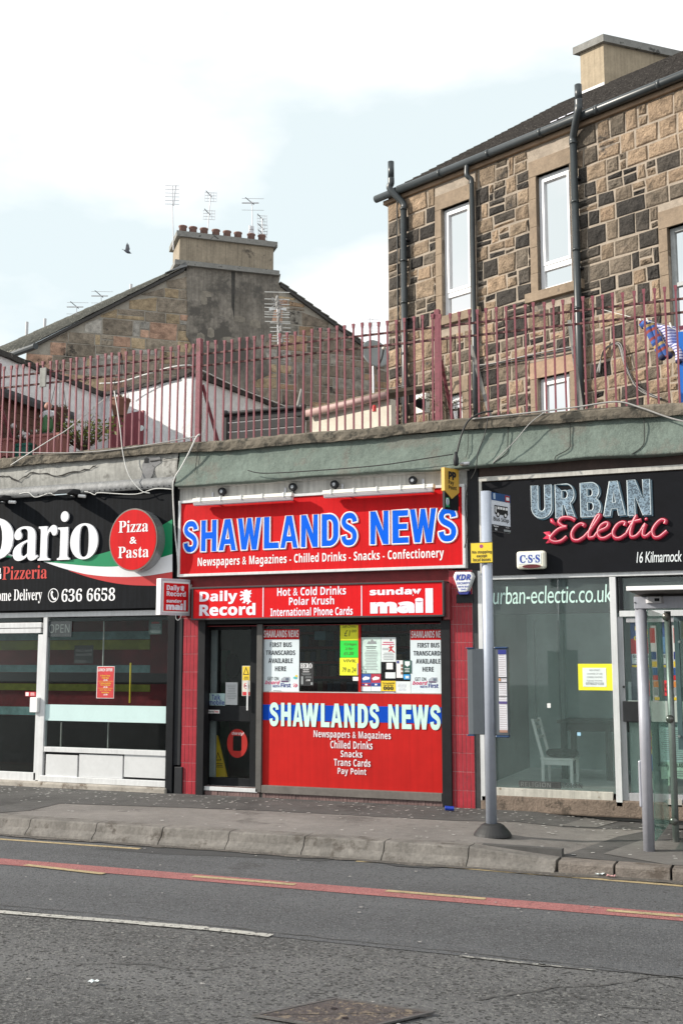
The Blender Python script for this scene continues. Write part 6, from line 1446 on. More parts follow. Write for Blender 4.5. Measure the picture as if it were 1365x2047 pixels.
# ================================================================== GABLED BUILDING BEHIND
P2 = D(455, 600, 32.0); azg = math.atan((7600 - PW / 2) / FPX) - YAW
GD = Vector((math.sin(azg), math.cos(azg), 0)); GN = Vector((-GD.y, GD.x, 0)); GO = Vector((P2.x, P2.y, 0))
def Gt(px, py): p = V(px, py, GO, GD); return (p - GO).dot(GD), p.z
def GW(t, z, d=0.): return GO + GD * t + Vector((0, 0, z)) - GN * d
def gbox(mb, t0, t1, z0, z1, d0, d1): return mb.obox(GW(t0, z0, d0), GD * (t1 - t0), -GN * (d1 - d0), Vector((0, 0, z1 - z0)))
gab = thing('gabled_building', 'grey stone gabled building with a long chimney stack behind the railing', 'building', GW(0, 4.8))
L0, L1 = Gt(70, 692), Gt(368, 541); R0, R1 = Gt(735, 698), Gt(560, 570)
sL = (L1[1] - L0[1]) / (L1[0] - L0[0]); sR_ = (R1[1] - R0[1]) / (R1[0] - R0[0])
ta, tb_ = L0[0] - .2, 6.5
def gtop(t):
    z = L0[1] + (t - L0[0]) * sL; z2 = R0[1] + (t - R0[0]) * sR_; return min(z, z2, L1[1] + .5)
cx0, cx1 = Gt(372, 600)[0], Gt(560, 600)[0]
def gcol(r, t, z):
    k = r.random(); v = r.uniform(.75, 1.2); right = t > 1.6
    if right: c = (.20, .165, .13) if k < .6 else ((.29, .20, .13) if k < .85 else (.24, .22, .19))
    elif k < .38: c = (.25, .21, .165)
    elif k < .62: c = (.39, .30, .195)
    elif k < .80: c = (.40, .255, .185)
    else: c = (.33, .31, .28)
    return tuple(min(.6, q * v * 1.18) for q in c)
def nob(*a): return False
bm = ashlar(GW, ta, tb_, 3.5, 13.2, nob, gcol, 5, top=lambda t: gtop(t) - .05, hr=(.28, .5), wr=(.35, .95), lift=.015)
me = bpy.data.meshes.new('stone_facing'); bm.to_mesh(me); bm.free(); me.materials.append(stone_m)
gp = [GW(ta, 3.5), GW(tb_, 3.5), GW(tb_, gtop(tb_)), GW(R1[0], gtop(R1[0])), GW(L1[0], gtop(L1[0])), GW(ta, gtop(ta))]
gw = MB().poly(gp, GN * 9).build('wall', M('grey_mortar', (.31, .285, .245), .95, var=.2), gab); link('stone_facing', me, gw)
# soot-stained cement panel under the chimney
zcr = Gt(465, 538)[1]
edge_l = [(cx0, zcr), (cx0 + .02, zcr - .9)]; r = random.Random(3); pl = []
z = zcr - .5
lft = []; tt_ = cx0
for k in range(16): lft.append((cx0 + .25 * (k / 16) ** 1.5 * r.uniform(.2, 3.4), zcr - .3 - k * .30))
rgt = [(cx1 - .05 - max(0, k - 1) * .06 * r.uniform(.3, 1.6), zcr - .3 - k * .30) for k in range(16)]
pts = [(cx0, zcr)] + lft + rgt[::-1] + [(cx1, zcr)]
MB().poly([GW(t, z, .034) for t, z in pts], GN * .03).build('cement_panel', cement_m, gab)
r4 = random.Random(12)
for k in range(9):
    mb = MB()
    t_, z_ = r4.uniform(cx0 + .3, cx1 - .2), r4.uniform(zcr - 3.2, zcr - .7); w_, h_ = r4.uniform(.15, .45), r4.uniform(.15, .3)
    mb.poly([GW(t_ + u * w_, z_ + v * h_, .036) for u, v in ((0, .1), (.5, -.05), (1, .1), (.95, .8), (.5, 1.05), (.05, .9))], GN * .002)
    mb.build('bare_stone_patch', M('pale_bare_stone', (.24, .215, .18), .95, var=.3, vs=6), gab)
MB().poly([GW(t, z, .0375) for t, z in ((Gt(462, 545)[0], zcr - .02), (Gt(470, 545)[0], zcr - .02), (Gt(468, 640)[0], zcr - 1.5), (Gt(463, 600)[0], zcr - 1.1))], GN * .003).build('soot_streak', M('soot_mark', (.055, .052, .048), .95, var=.3), gab)
# chimney: shaft, cornice slabs, pots
ck0, ck1 = Gt(359, 500)[0], Gt(546, 530)[0]; zc_t = Gt(450, 485)[1]; dep = 1.15
mb = MB(); gbox(mb, ck0, ck1, zcr + .02, zc_t, -dep, .03); chm_ = mb.build('chimney', M('brown_render', (.32, .27, .205), .95, var=.2, vs=2.2, bump=.3, bs=30, blot=((.10, .085, .07), 2.4, .60), streak=.3), gab)
mb = MB(); gbox(mb, ck0 - .14, ck1 + .16, zcr - .08, zcr + .06, -dep - .1, .14); mb.build('chimney_cornice', cement_grey, chm_)
mb = MB(); gbox(mb, ck0 - .1, ck1 + .1, zc_t, zc_t + .16, -dep - .1, .12); mb.build('chimney_cap', cement_grey, chm_)
for i, px_ in enumerate((368, 388.5, 410.5, 434.5, 457, 479, 505.5, 527)):
    t_ = Gt(px_, 480)[0]; h_ = .27
    pt = MB().lathe(GW(t_, zc_t + .16, -.22), [(.115, 0), (.105, h_ - .04), (.125, h_ - .03), (.125, h_), (.09, h_)], 14).build('chimney_pot', terra, chm_, smooth=True)
    if i == 6: MB().lathe(GW(t_, zc_t + .16 + h_, -.22), [(.10, 0), (.07, .12), (.08, .13), (.08, .24)], 12).build('cowl', steel_m, chm_)
# tiled roof slopes going away from us
def groof(t_hi, z_hi, s, t_lo, name):
    mb = MB(); ln = math.hypot(t_hi - t_lo, (t_hi - t_lo) * s); n = int(ln / .3); dirv = 1 if t_hi > t_lo else -1; r = random.Random(2)
    for k in range(n + 1):
        f0, f1 = k / (n + 1), (k + 1.1) / (n + 1)
        ta_, tb2 = t_lo + (t_hi - t_lo) * f0, t_lo + (t_hi - t_lo) * f1
        za, zb__ = z_hi - (t_hi - ta_) * s, z_hi - (t_hi - tb2) * s
        for q in range(30):
            d0, d1 = .12 - q * .3, .12 - (q + 1) * .3 + .01; u = r.uniform(.05, .065)
            mb.poly([GW(ta_, za + u, d0), GW(tb2, zb__ + .02, d0), GW(tb2, zb__ + .02, d1), GW(ta_, za + u, d1)], (0, 0, -.03))
    return mb.build(name, tile_roof2, gab)
A_, B_ = GW(ta - .1, gtop(ta - .1) + .05, .12), GW(L1[0], gtop(L1[0]) + .05, .12)
dA, dB = (A_ - CP).dot(FW), (B_ - CP).dot(FW); Af, Bf = D(-60, 722, dA + 7), D(350, 541, dB + 5)
mb = MB(); nk = 16; rq = random.Random(2)
for k in range(nk):
    a0, a1 = k / nk, (k + 1.12) / nk
    p0, q0_ = A_.lerp(Af, a0), B_.lerp(Bf, a0); p1, q1_ = A_.lerp(Af, a1), B_.lerp(Bf, a1)
    for m in range(40):
        f0, f1 = m / 40 + .002, (m + 1) / 40; lf = Vector((0, 0, .05 + rq.uniform(0, .02)))
        mb.poly([p0.lerp(q0_, f0) + lf, p0.lerp(q0_, f1) + lf, p1.lerp(q1_, f1), p1.lerp(q1_, f0)], (0, 0, -.03))
mb.build('roof', tile_roof2, gab)

mb = MB(); mb.poly([GW(ta - .2, gtop(ta - .2) - .04, .10), GW(L1[0], L1[1] - .04, .10), GW(L1[0], L1[1] + .05, .10), GW(ta - .2, gtop(ta - .2) + .05, .10)], GN * .1); mb.build('verge_board', M('dark_verge', (.05, .047, .045), .8), gab)
groof(R1[0], gtop(R1[0]) + .04, sR_, tb_ + .2, 'roof')
mb = MB(); mb.poly([GW(tb_ + .2, gtop(tb_ + .2) - .06, .10), GW(R1[0], gtop(R1[0]) - .06, .10), GW(R1[0], gtop(R1[0]) + .03, .10), GW(tb_ + .2, gtop(tb_ + .2) + .03, .10)], GN * .1); mb.build('verge_board', MATS['dark_verge'], gab)
ge = D(72, 692, dA - .6); MB().tube([ge, D(-20, 726, dA + 1.0)], .085, 10).build('gutter', soot, gab)
mb = MB(); a = GW(L1[0] - .15, L1[1] + .06, .13); MB().poly([GW(L1[0] - .55, L1[1] - .16, .14), GW(L1[0] + .08, L1[1] + .10, .14), GW(L1[0] + .02, L1[1] + .22, .14), GW(L1[0] - .2, L1[1] + .05, .14)], GN * .25).build('lead_flashing', lead_m, gab)
# tall stovepipes beyond the roof
for i, (x, y0, y1, lb) in enumerate(((53.5, 642, 668, 'taller pale flue pipe at the far left of the tiled roof'), (90, 636, 648, 'short pale flue pipe right of the taller one on the roof'), (262, 567, 580, 'short pale flue pipe near the top of the left roof slope'))):
    p = D(x, y1 + 14, 38); q = Vector((p.x, p.y, D(x, y0, 38).z)); tag(MB().tube([p, q], .05, 8).build('flue_pipe', M('pale_flue', (.48, .48, .50), .5)), lb, 'flue')
def aerial(label, base, top, elems, tilt=0., name='aerial', r=.018, par=None):
    t = thing(name, label, 'aerial', base); MB().tube([base, top], r * .75, 6).build('mast', steel_m, t)
    for kind_, off, sz in elems:
        c = base.lerp(top, off)
        if kind_ == 'ladder':                # stacked horizontal rods
            mb = MB(); n = 6
            for k in range(n): mb.tube([c + RT * -sz + Vector((0, 0, -.11 * k)), c + RT * sz + Vector((0, 0, -.11 * k - .01))], .008, 5)
            mb.tube([c + RT * .05 + Vector((0, 0, -.6)), c + RT * .10 + Vector((0, 0, .02))], .016, 5); mb.build('elements', steel_m, t)
        elif kind_ == 'grid':
            mb = MB()
            for k in range(4): z = .12 - .09 * k; mb.tube([c + RT * -sz + Vector((0, 0, z)), c + RT * sz + Vector((0, 0, z - .02))], .007, 5)
            for k in range(5): x = -sz + sz * .5 * k; mb.tube([c + RT * x + Vector((0, 0, .13)), c + RT * x + Vector((0, 0, -.16))], .006, 5)
            mb.build('reflector_grid', steel_m, t)
            MB().tube([c + RT * -.14 + Vector((0, 0, .17)), c + RT * .04 + Vector((0, 0, -.03))], .012, 5).build('boom', dark, t)
        elif kind_ == 'yagi':
            MB().tube([c + RT * -.20 + Vector((0, .0, .17)), c + RT * .06 + Vector((0, 0, -.05))], .012, 5).build('boom', dark, t)
            mb = MB(); mb.tube([c + RT * -.3 + Vector((0, 0, .0)), c + RT * .2], .02, 5)
            for k in (-.22, .14): mb.tube([c + RT * -.3 + Vector((0, 0, k)), c + RT * .35 + Vector((0, 0, k - .01))], .007, 5)
            mb.build('elements', steel_m, t)
def gp3(px, py, dd=-.45): return V(px, py, GO - GN * dd, GD)
aerial('tall aerial mast of stacked rods at the left end of the chimney', gp3(347, 500, .08), gp3(345, 371, .08), (('ladder', 1.0, .20),))
aerial('leaning aerial mast with two grid reflectors behind the middle chimney pots', gp3(415, 466), gp3(422, 386), (('grid', .92, .17), ('grid', .47, .17)))
aerial('aerial on a thin mast above the cowled chimney pot', gp3(505, 474), gp3(504, 402), (('yagi', .95, .3),))
aerial('dark cluttered aerial stack beside the right-hand chimney pot', gp3(526.5, 484), gp3(524, 436), (('grid', .95, .14), ('grid', .55, .14), ('grid', .3, .12)), r=.025)
for (x, y, lb) in ((150, 612, 'small aerial low on the left roof slope'), (199, 590, 'small upright aerial higher up the left roof slope')):
    p = D(x + 4, y + 14, 34); aerial(lb, p, D(x + 4, y, 34), (('yagi', .9, .2),), r=.012)
aerial('faint distant aerial above the railing beside the satellite dish', D(739, 690, 40), D(739, 635, 40), (('ladder', .95, .32),), r=.015)
# big aerial mast in front of the gable
ab = D(556, 800, 19.5); at_ = Vector((ab.x, ab.y, D(556, 582, 19.5).z)); big = thing('aerial', 'tall dark aerial mast with many long rods in front of the gable wall', 'aerial', ab)
MB().tube([ab, Vector((ab.x, ab.y, D(556, 690, 19.5).z))], .035, 8).build('mast', M('tarred_wood', (.045, .042, .04), .8), big); MB().tube([Vector((ab.x, ab.y, D(556, 690, 19.5).z)), at_ + RT * -.03], .014, 6).build('upper_mast', steel_m, big)
mb = MB()
for y, x0, x1 in ((584, 529, 579), (598, 529, 579), (608, 529, 579), (615, 529, 579), (624, 529, 579), (628.5, 529, 579), (634, 529, 579), (643, 530, 580), (646, 540, 581), (655, 540, 581), (663, 540, 581), (671, 540, 578), (676, 539, 578), (682, 538, 578)):
    mb.tube([D(x0, y - .5, 19.45), D(x1, y + .8, 19.45)], .0095, 5)
mb.build('elements', M('bright_alloy_rod', (.66, .65, .62), .35, .3), big)
mb = MB()
for s in (-1, 1):
    mb.poly([D(555 + s * 3, 617, 19.4), D(555 + s * 17, 614.5, 19.4), D(555 + s * 17, 621, 19.4), D(555 + s * 3, 618.5, 19.4)], (0, .02, 0))
mb.build('dipole', white, big)
mb = MB(); r5 = random.Random(4)
for k in range(26): p = D(553 + r5.uniform(-1, 6) + k * .25, 596 + k * 3.6, 19.42); mb.ball(p, .03, 1, 1, 1.3, 6)
mb.build('insulators', M('grey_insulator', (.30, .29, .28), .5), big)
mb = MB()
for k in range(8): mb.tube([D(555, 606, 19.43), D(555 + (12 if k % 2 else -11), 594 + k * 3.2, 19.43)], .006, 4)
mb.build('whiskers', steel_m, big)

# ================================================================== ROOFTOP GARDEN
ZW = 6.6
def gz(px, py): return G(px, py, ZW)
wA, wB, wC, wD_ = gz(0, 703), gz(205, 787), gz(386, 745), gz(612, 834)
out = thing('outhouse', 'white roughcast outhouse walls with dark mossy coping behind the railing', 'outhouse', (wB.x, wB.y, 4.8))
def wallq(a, b, name='wall'):
    n = Vector((-(b - a).y, (b - a).x, 0)).normalized(); z0 = ZCT - .12
    MB().poly([(a.x, a.y, z0), (b.x, b.y, z0), (b.x, b.y, ZW - .06), (a.x, a.y, ZW - .06)], n * .22).build(name, harl, out)
wA2 = Vector((wA.x, wA.y - .15, 0)); wallq(wA2, wB); wallq(wB + Vector((.0, .0, 0)), wC); wallq(wC, wD_)
def cope(a, b, w0, w1, h, mat, name, z=ZW - .06):
    u = (b - a).xy.to_3d().normalized(); n = Vector((-u.y, u.x, 0)); mb = MB(); r = random.Random(int(a.x * 10)); ln = (b - a).xy.length; k = max(2, int(ln / .12)); ring = []
    for i in range(k + 1):
        p = Vector((a.x, a.y, z)) + u * (ln * i / k); j = lambda: r.uniform(-.012, .012)
        ring.append([mb.b.verts.new(p - n * (w0 + j()) + Vector((0, 0, j()))), mb.b.verts.new(p - n * (w0 + j()) + Vector((0, 0, h + j()))), mb.b.verts.new(p + n * w1 + Vector((0, 0, h + .05 + j()))), mb.b.verts.new(p + n * w1)])
    for i in range(k):
        for q in range(4): mb.b.faces.new((ring[i][q], ring[i + 1][q], ring[i + 1][(q + 1) % 4], ring[i][(q + 1) % 4]))
    mb.b.faces.new(ring[0]); mb.b.faces.new(ring[-1][::-1]); return mb.build(name, mat, out)
cope(wA2, wB, .05, .30, .09, cope_dark, 'coping'); cope(wB, wC, .05, .30, .06, cope_dark, 'coping'); cope(wC, wD_, .06, .34, .10, cope_dark, 'coping')
rw0 = V(221, 835, wB, (wC - wB).normalized()); rw1 = V(289, 835, wB, (wC - wB).normalized()); ud = (rw1 - rw0).xy.to_3d(); nn = Vector((-ud.y, ud.x, 0)).normalized()
MB().obox(Vector((rw0.x, rw0.y, ZCT - .1)) - nn * .03, ud, nn * .028, (0, 0, rw0.z - ZCT + .1)).build('door', M('dull_red_door', (.22, .045, .06), .6, var=.1), out)
MB().lathe(V(283, 856, wB - nn * .035, (wC - wB).normalized()), [(.05, -.004), (.05, .004)], 14, 'Y').build('door_disc', paper, out)
cable('white wire sagging along the outhouse coping left of the railing post', [gz(200, 770) + Vector((0, 0, .03)), gz(240, 766) + Vector((0, 0, .02)), gz(290, 757) + Vector((0, 0, .07)), gz(340, 745) + Vector((0, 0, .09)), wC + Vector((0, -.1, .10)), wC + Vector((.05, .2, .1))], .012, wire_m, 'wire')
cable('white wire running down the outhouse coping behind the black bench', [wC + Vector((.1, .1, .06)), gz(470, 780) + Vector((.1, 0, .02)), gz(540, 805) + Vector((.1, 0, .0)), wD_ + Vector((.1, .1, .0))], .012, wire_m, 'wire')
# shed
s0, s1 = F(-30, 778, 13.9), F(144, 822, 14.9)
shd_ = thing('garden_shed', 'brown timber shed with a dark felt roof behind the left railing', 'shed', (s0.x, s0.y, ZCT))
zs_ = 5.95
def sz_(px, py): return G(px, py, zs_)
q0, q1 = sz_(0, 775), sz_(146, 826); u = (q1 - q0).xy.to_3d().normalized(); n_ = Vector((-u.y, u.x, 0)); q0 = q0 - u * .12; ln = (q1 - q0).xy.length
mb = MB(); zz = ZCT - .1
while zz < zs_ - .02: mb.obox(Vector((q0.x, q0.y, zz)) + n_ * (.09 + random.uniform(0, .004)), u * (ln - .08), n_ * .02 , (0, 0, .118)); zz += .125
mb.build('wall', wood_brown, shd_)
MB().obox(Vector((q0.x, q0.y, zs_ - .06)) - n_ * .03, u * ln, n_ * 1.6, (0, 0, .07)).build('roof', M('shed_felt', (.075, .085, .095), .9, var=.2), shd_)
MB().obox(Vector((q0.x, q0.y, zs_ - .13)) - n_ * .035, u * ln, n_ * .02, (0, 0, .08)).build('fascia', M('dark_fascia', (.04, .042, .045), .8), shd_)
pq = q0 + u * (ln - .55); MB().obox(Vector((pq.x, pq.y, ZCT)) + n_ * .06, u * .4, n_ * .02, (0, 0, zs_ - ZCT - .13)).build('door', M('plain_brown_door', (.14, .06, .045), .6, var=.1), shd_)
# planters, figurine, baskets and plants
def at(px, py, y): return F(px, py, y)
def trough(label, x0, x1, y0, y1, yy, mat, name='planter'):
    t = thing(name, label, 'planter', at((x0 + x1) / 2, y1, yy)); a, b = at(x0, y0, yy), at(x1, y0, yy); z0 = at((x0 + x1) / 2, y1, yy).z - .06
    MB().poly([(a.x + .02, yy, z0), (b.x - .02, yy, z0), (b.x, yy - .01, a.z), (a.x, yy - .01, a.z)], (0, .28, 0)).build('body', mat, t); MB().box(a.x - .015, b.x + .015, yy - .025, yy + .29, a.z - .04, a.z).build('rim', mat, t, bevel=.005); MB().box(a.x + .02, b.x - .02, yy + .02, yy + .25, a.z, a.z + .01).build('soil', M('soil', (.03, .022, .016), .95), t)
pink_t = M('dusty_terracotta', (.34, .15, .13), .85, var=.1)
trough('dusty pink ribbed planter carrying the figurine behind the railing', 63, 119, 870, 905, 13.55, pink_t)
trough('dusty pink planter at the far left behind the railing', -20, 20, 879, 905, 13.28, pink_t)
trough('low green plastic trough between the two pink planters', 17, 60, 889, 905, 13.4, M('green_plastic', (.01, .13, .10), .4))
fg = at(96, 868, 13.68); fz = at(96, 868, 13.68).z; hh = at(96, 809, 13.68).z - fz
fig = thing('garden_figurine', 'painted garden figurine in green and white standing on the pink planter', 'figurine', fg)
fgm = M('figure_white', (.55, .56, .57), .6); 
MB().lathe(fg, [(.10, 0), (.11, .02), (.085, hh * .30), (.075, hh * .50), (.095, hh * .66), (.085, hh * .76), (.03, hh * .82), (.03, hh * .84), (.055, hh * .88), (.06, hh * .93), (.045, hh * .98), (.01, hh)], 14, sx=1, sy=.8).build('body', fgm, fig, smooth=True)
MB().lathe(fg + Vector((.012, -.022, 0)), [(.09, .01), (.092, hh * .2), (.07, hh * .5), (.05, hh * .62)], 12).build('green_robe', M('robe_green', (.05, .16, .06), .6), fig, smooth=True)
MB().ball(fg + Vector((0, -.01, hh * .93)), .06, 1, 1, 1.1).build('head', M('figure_skin', (.42, .22, .17), .6), fig, smooth=True)
for s in (-1, 1): MB().tube(smoothpts([fg + Vector((.085 * s, 0, hh * .74)), fg + Vector((.115 * s, -.03, hh * .60)), fg + Vector((.05 * s, -.09, hh * .56))], 4), .028, 8, .02).build('arm', fgm, fig, smooth=True)
def basket(label, px, py, yy, r, mat):
    p = at(px, py, yy); t = thing('hanging_basket', label, 'hanging basket', p); MB().lathe(p, [(r * .62, -r * 1.5), (r, 0), (r * 1.06, .0), (r * 1.06, .03), (r * .9, .03)], 16).build('pot', mat, t)
    top = p + Vector((0, 0, .75)); mb = MB()
    for k in range(3): q = k * 2.09; mb.tube([p + Vector((math.cos(q) * r, math.sin(q) * r, .02)), top], .005, 4)
    mb.build('chains', dark, t); mb = MB(); rr = random.Random(int(px))
    for k in range(26): q = rr.random() * 6.28; a = p + Vector((math.cos(q) * r * rr.random(), math.sin(q) * r * rr.random(), .03)); mb.poly([a, a + Vector((rr.uniform(-.06, .06), rr.uniform(-.04, .04), rr.uniform(.02, .10))), a + Vector((rr.uniform(-.05, .05), 0, rr.uniform(0, .05)))])
    mb.build('dry_plants', M('dry_stem', (.13, .11, .06), .9, var=.3), t)
basket('terracotta hanging basket in front of the white outhouse corner', 241, 802, 14.3, .155, M('basket_terracotta', (.20, .095, .065), .8, var=.15))
basket('dark brown hanging basket beside the figurine', 118, 822, 13.9, .14, M('basket_brown', (.10, .055, .04), .9, var=.2))
def plant(name, label, cat, stems, leaf_mat, stem_mat, n, spread, base, hgt, ls, seed, shape=None):
    t = thing(name, label, cat, base); r = random.Random(seed); ms, ml = MB(), MB()
    for k in range(stems):
        q = r.random() * 6.28; tip = base + Vector((math.cos(q) * spread * r.uniform(.3, 1), math.sin(q) * spread * .6 * r.uniform(.2, 1), hgt * r.uniform(.65, 1.05))); mid = base.lerp(tip, .5) + Vector((jit(.06), jit(.06), .05)); ms.tube(smoothpts([base, mid, tip], 4), .012, 5, .004)
        for j in range(n):
            f = r.uniform(.35, 1.05); c = base.lerp(tip, f) + Vector((r.gauss(0, ls * 1.3), r.gauss(0, ls * 1.2), r.gauss(0, ls * 1.1)))
            a = Vector((r.gauss(0, 1), r.gauss(0, 1), r.gauss(0, .6))).normalized() * ls; b = Vector((r.gauss(0, 1), r.gauss(0, 1), r.gauss(0, .6))).normalized() * ls * .45
            ml.poly([c - a, c + b, c + a, c - b])
    ms.build('stems', stem_mat, t); ml.build('leaves', leaf_mat, t, recalc=False)
plant('shrub', 'low yellow green shrub behind the railing near the red outhouse door', 'shrub', 26, leaf_m, bark, 22, .85, at(168, 897, 14.0) + Vector((0, 0, -.05)), .52, .045, 4)
plant('flowering_plant', 'pale flowering plant in the green trough behind the railing', 'plant', 10, M('grey_green_leaf', (.10, .15, .10), .7, var=.3), bark, 10, .3, at(42, 890, 13.5), .22, .03, 5)
mb = MB(); r6 = random.Random(8)
for x, y in ((28, 852), (44, 862), (48, 868), (57, 868), (38, 875), (72, 862), (52, 874)): mb.ball(at(x, y, 13.5), r6.uniform(.025, .045) if y > 855 else .045, 1, 1, 1, 8)
tag(mb.build('white_flower_heads', M('petal_white', (.66, .66, .66), .7)), 'round white flower heads above the green trough', 'flowers', kind='stuff')
# bench
bnA, bnB = F(452, 868, 14.3), F(606, 852, 14.3)
bn = thing('garden_bench', 'black slatted garden bench with rounded top bar seen behind the railing', 'bench', bnA)
zA, zB = F(452, 828, 14.3).z, F(607, 814, 14.3).z; blk_m = M('bench_black', (.015, .015, .016), .5)
for k in range(5):
    f0 = k / 5; a = Vector((bnA.x + .03, 14.3, ZCT + .02 + (zA - ZCT) * f0)); b = Vector((bnB.x, 14.3, ZCT + .02 + (zB - ZCT) * f0)); MB().obox(a, b - a, (0, .03, 0), (0, 0, (zA - ZCT) / 5 - .022)).build('slat', blk_m, bn, bevel=.004)
MB().tube([(bnA.x, 14.28, zA), (bnB.x, 14.28, zB)], .03, 10).build('top_bar', blk_m, bn)
for p, z in ((bnA, zA), (bnB, zB)): MB().ball(Vector((p.x, 14.28, z)), .055).build('knob', blk_m, bn, smooth=True); MB().box(p.x - .02, p.x + .02, 14.27, 14.33, ZCT - .1, z).build('end_post', blk_m, bn)
tag(MB().tube([F(596, 812, 14.6), F(604, 778, 14.6)], .03, 8).build('pale_post', grey_wood), 'pale leaning post behind the right end of the black bench', 'post')
# lean-to roof with pink gutter
lo = thing('lean_to', 'low pale lean-to with a pinkish round gutter beside the tenement corner', 'lean-to', vwx(700, 850, 2.2))
def lx(px, py, d=2.2): return vwx(px, py, d)
gA, gB = lx(612, 828), lx(772, 789); gz_ = (gA.z + gB.z) / 2; gA.z = gB.z = gz_
MB().tube([gA, gB], .055, 10).build('gutter', M('pink_gutter', (.40, .27, .25), .6, var=.12), lo, smooth=True)
uu = (gB - gA)
MB().obox(Vector((gA.x, gA.y, ZCT - .12)) + TN * .1, uu, TN * .1, (0, 0, gz_ - ZCT + .08)).build('wall', M('cream_wall', (.58, .54, .46), .9, var=.12), lo)
MB().obox(gA + Vector((0, 0, .03)), uu, TN * 1.5 + Vector((0, 0, .38)), (0, 0, .05)).build('roof', M('mossy_roof', (.19, .16, .12), .95, var=.3, vs=5, bump=.6, bs=30), lo)
tag(MB().lathe(lx(748, 818, 2.4), [(.03, -.035), (.03, .035), (.018, .06)], 12).build('red_lantern', M('red_plastic', (.55, .02, .02), .4)), 'small red lantern hanging under the pink lean-to gutter', 'lantern')
# satellite dish
dc = D(748, 711, 18.5); ds = thing('satellite_dish', 'pale grey satellite dish on a pole left of the tenement corner', 'satellite dish', Vector((dc.x, dc.y, 4.8)))
MB().tube([Vector((dc.x - .05, dc.y + .1, 4.8)), Vector((dc.x - .05, dc.y + .1, dc.z - .15))], .022, 8).build('pole', steel_m, ds)
mb = MB(); axis = Vector((.62, -.62, .34)).normalized(); ua = axis.cross(Vector((0, 0, 1))).normalized(); ub = ua.cross(axis); rgs = []
for k in range(6):
    rr_ = .25 * k / 5; rgs.append([mb.b.verts.new(dc + (ua * math.cos(q) * rr_ + ub * math.sin(q) * rr_ * 1.1) + axis * (rr_ ** 2 * .9)) for q in [i * 2 * math.pi / 24 for i in range(24)]] if k else [mb.b.verts.new(dc)])
for i in range(24): mb.b.faces.new((rgs[0][0], rgs[1][i], rgs[1][(i + 1) % 24]))
for k in range(1, 5):
    for i in range(24): mb.b.faces.new((rgs[k][i], rgs[k + 1][i], rgs[k + 1][(i + 1) % 24], rgs[k][(i + 1) % 24]))
dsh = mb.build('dish', M('dish_grey', (.27, .29, .29), .5, var=.05), ds, smooth=True, recalc=False)
sol = dsh.modifiers.new('thickness', 'SOLIDIFY'); sol.thickness = .015
MB().tube(smoothpts([dc - ub * .27, dc - ub * .22 + axis * .22, dc + axis * .36 - ub * .1], 4), .014, 6).build('feed_arm', dark, ds); MB().tube([dc + axis * .34 - ub * .1, dc + axis * .44 - ub * .1], .03, 8).build('feed_horn', offwhite, ds)
# conifer
cb = F(893, 838, 14.2); con = thing('conifer_tree', 'sparse young conifer growing behind the right railing post', 'tree', cb + Vector((0, 0, -.1)))
mt, ml = MB(), MB(); hC = F(880, 735, 14.2).z - cb.z; mt.tube(smoothpts([cb + Vector((.0, 0, -.1)), cb + Vector((-.04, .02, hC * .5)), cb + Vector((-.1, 0, hC))], 5), .028, 8, .006); mt.build('trunk', bark, con)
r7 = random.Random(3); mbr = MB()
for k in range(34):
    f = r7.uniform(.12, .98); q = r7.random() * 6.28; L_ = (1.05 - f) * .42 + .06; b0 = cb + Vector((-.1 * f, 0, hC * f)); tip = b0 + Vector((math.cos(q) * L_, math.sin(q) * L_ * .8, .06)); mbr.tube([b0, tip], .006, 4, .003)
    for j in range(26):
        c = b0.lerp(tip, r7.uniform(.2, 1.05)); d = Vector((r7.gauss(0, 1), r7.gauss(0, 1), r7.gauss(.2, .8))).normalized() * r7.uniform(.03, .065); e_ = Vector((jit(.012), jit(.012), jit(.008))); ml.poly([c, c + d * .5 + e_, c + d])
mbr.build('branches', bark, con); ml.build('needles', fir_m, con, recalc=False)
# leaning props
for lb, a, b in (('grey timber prop leaning left of the narrow downpipe', (936, 690), (976, 835)), ('grey timber prop leaning against the railing by the long downpipe', (1133, 640), (1158, 822))):
    p, q = F(*b, 13.45), F(*a, 13.45); tag(MB().obox(p, (.045, 0, 0), (0, .045, 0), q - p).build('timber_prop', grey_wood), lb, 'timber prop')
# cables on the tenement
for k in range(7):
    P = [(1190 + k * 1.5, 745), (1203, 712 - k * 1.2), (1218 + k, 688 + jit(3)), (1233 + k * 1.3, 690 + jit(4)), (1246 + k, 730 + jit(4)), (1262 + k * 1.2, 765 + jit(4)), (1290 + jit(4), 785 + jit(3)), (1322, 797 + jit(2))]
    cable('one of the grey cables looped in a bundle on the tenement wall', [vwx(x, y, .05 + k * .008) for x, y in P], .006, M('grey_cable', (.33, .32, .31), .6) if k % 3 else wire_b, 'cable', 'looped cable bundle on the tenement wall')
for k in range(3):
    cable('one of the thin cables strung across the tenement between the pipes', [vwx(x, y + k * 3 + jit(2), .06 + k * .01) for x, y in ((955, 732), (1000, 722), (1050, 712), (1100, 703), (1155, 690))], .009, wire_b if k else M('grey_cable', (0, 0, 0)), 'cable', 'cables strung between the downpipes')
cable('wire strung from the lean-to to the corner downpipe', [vwx(700, 836, 2), vwx(760, 785, 1.4), vwx(812, 770, .3)], .007, wire_m)
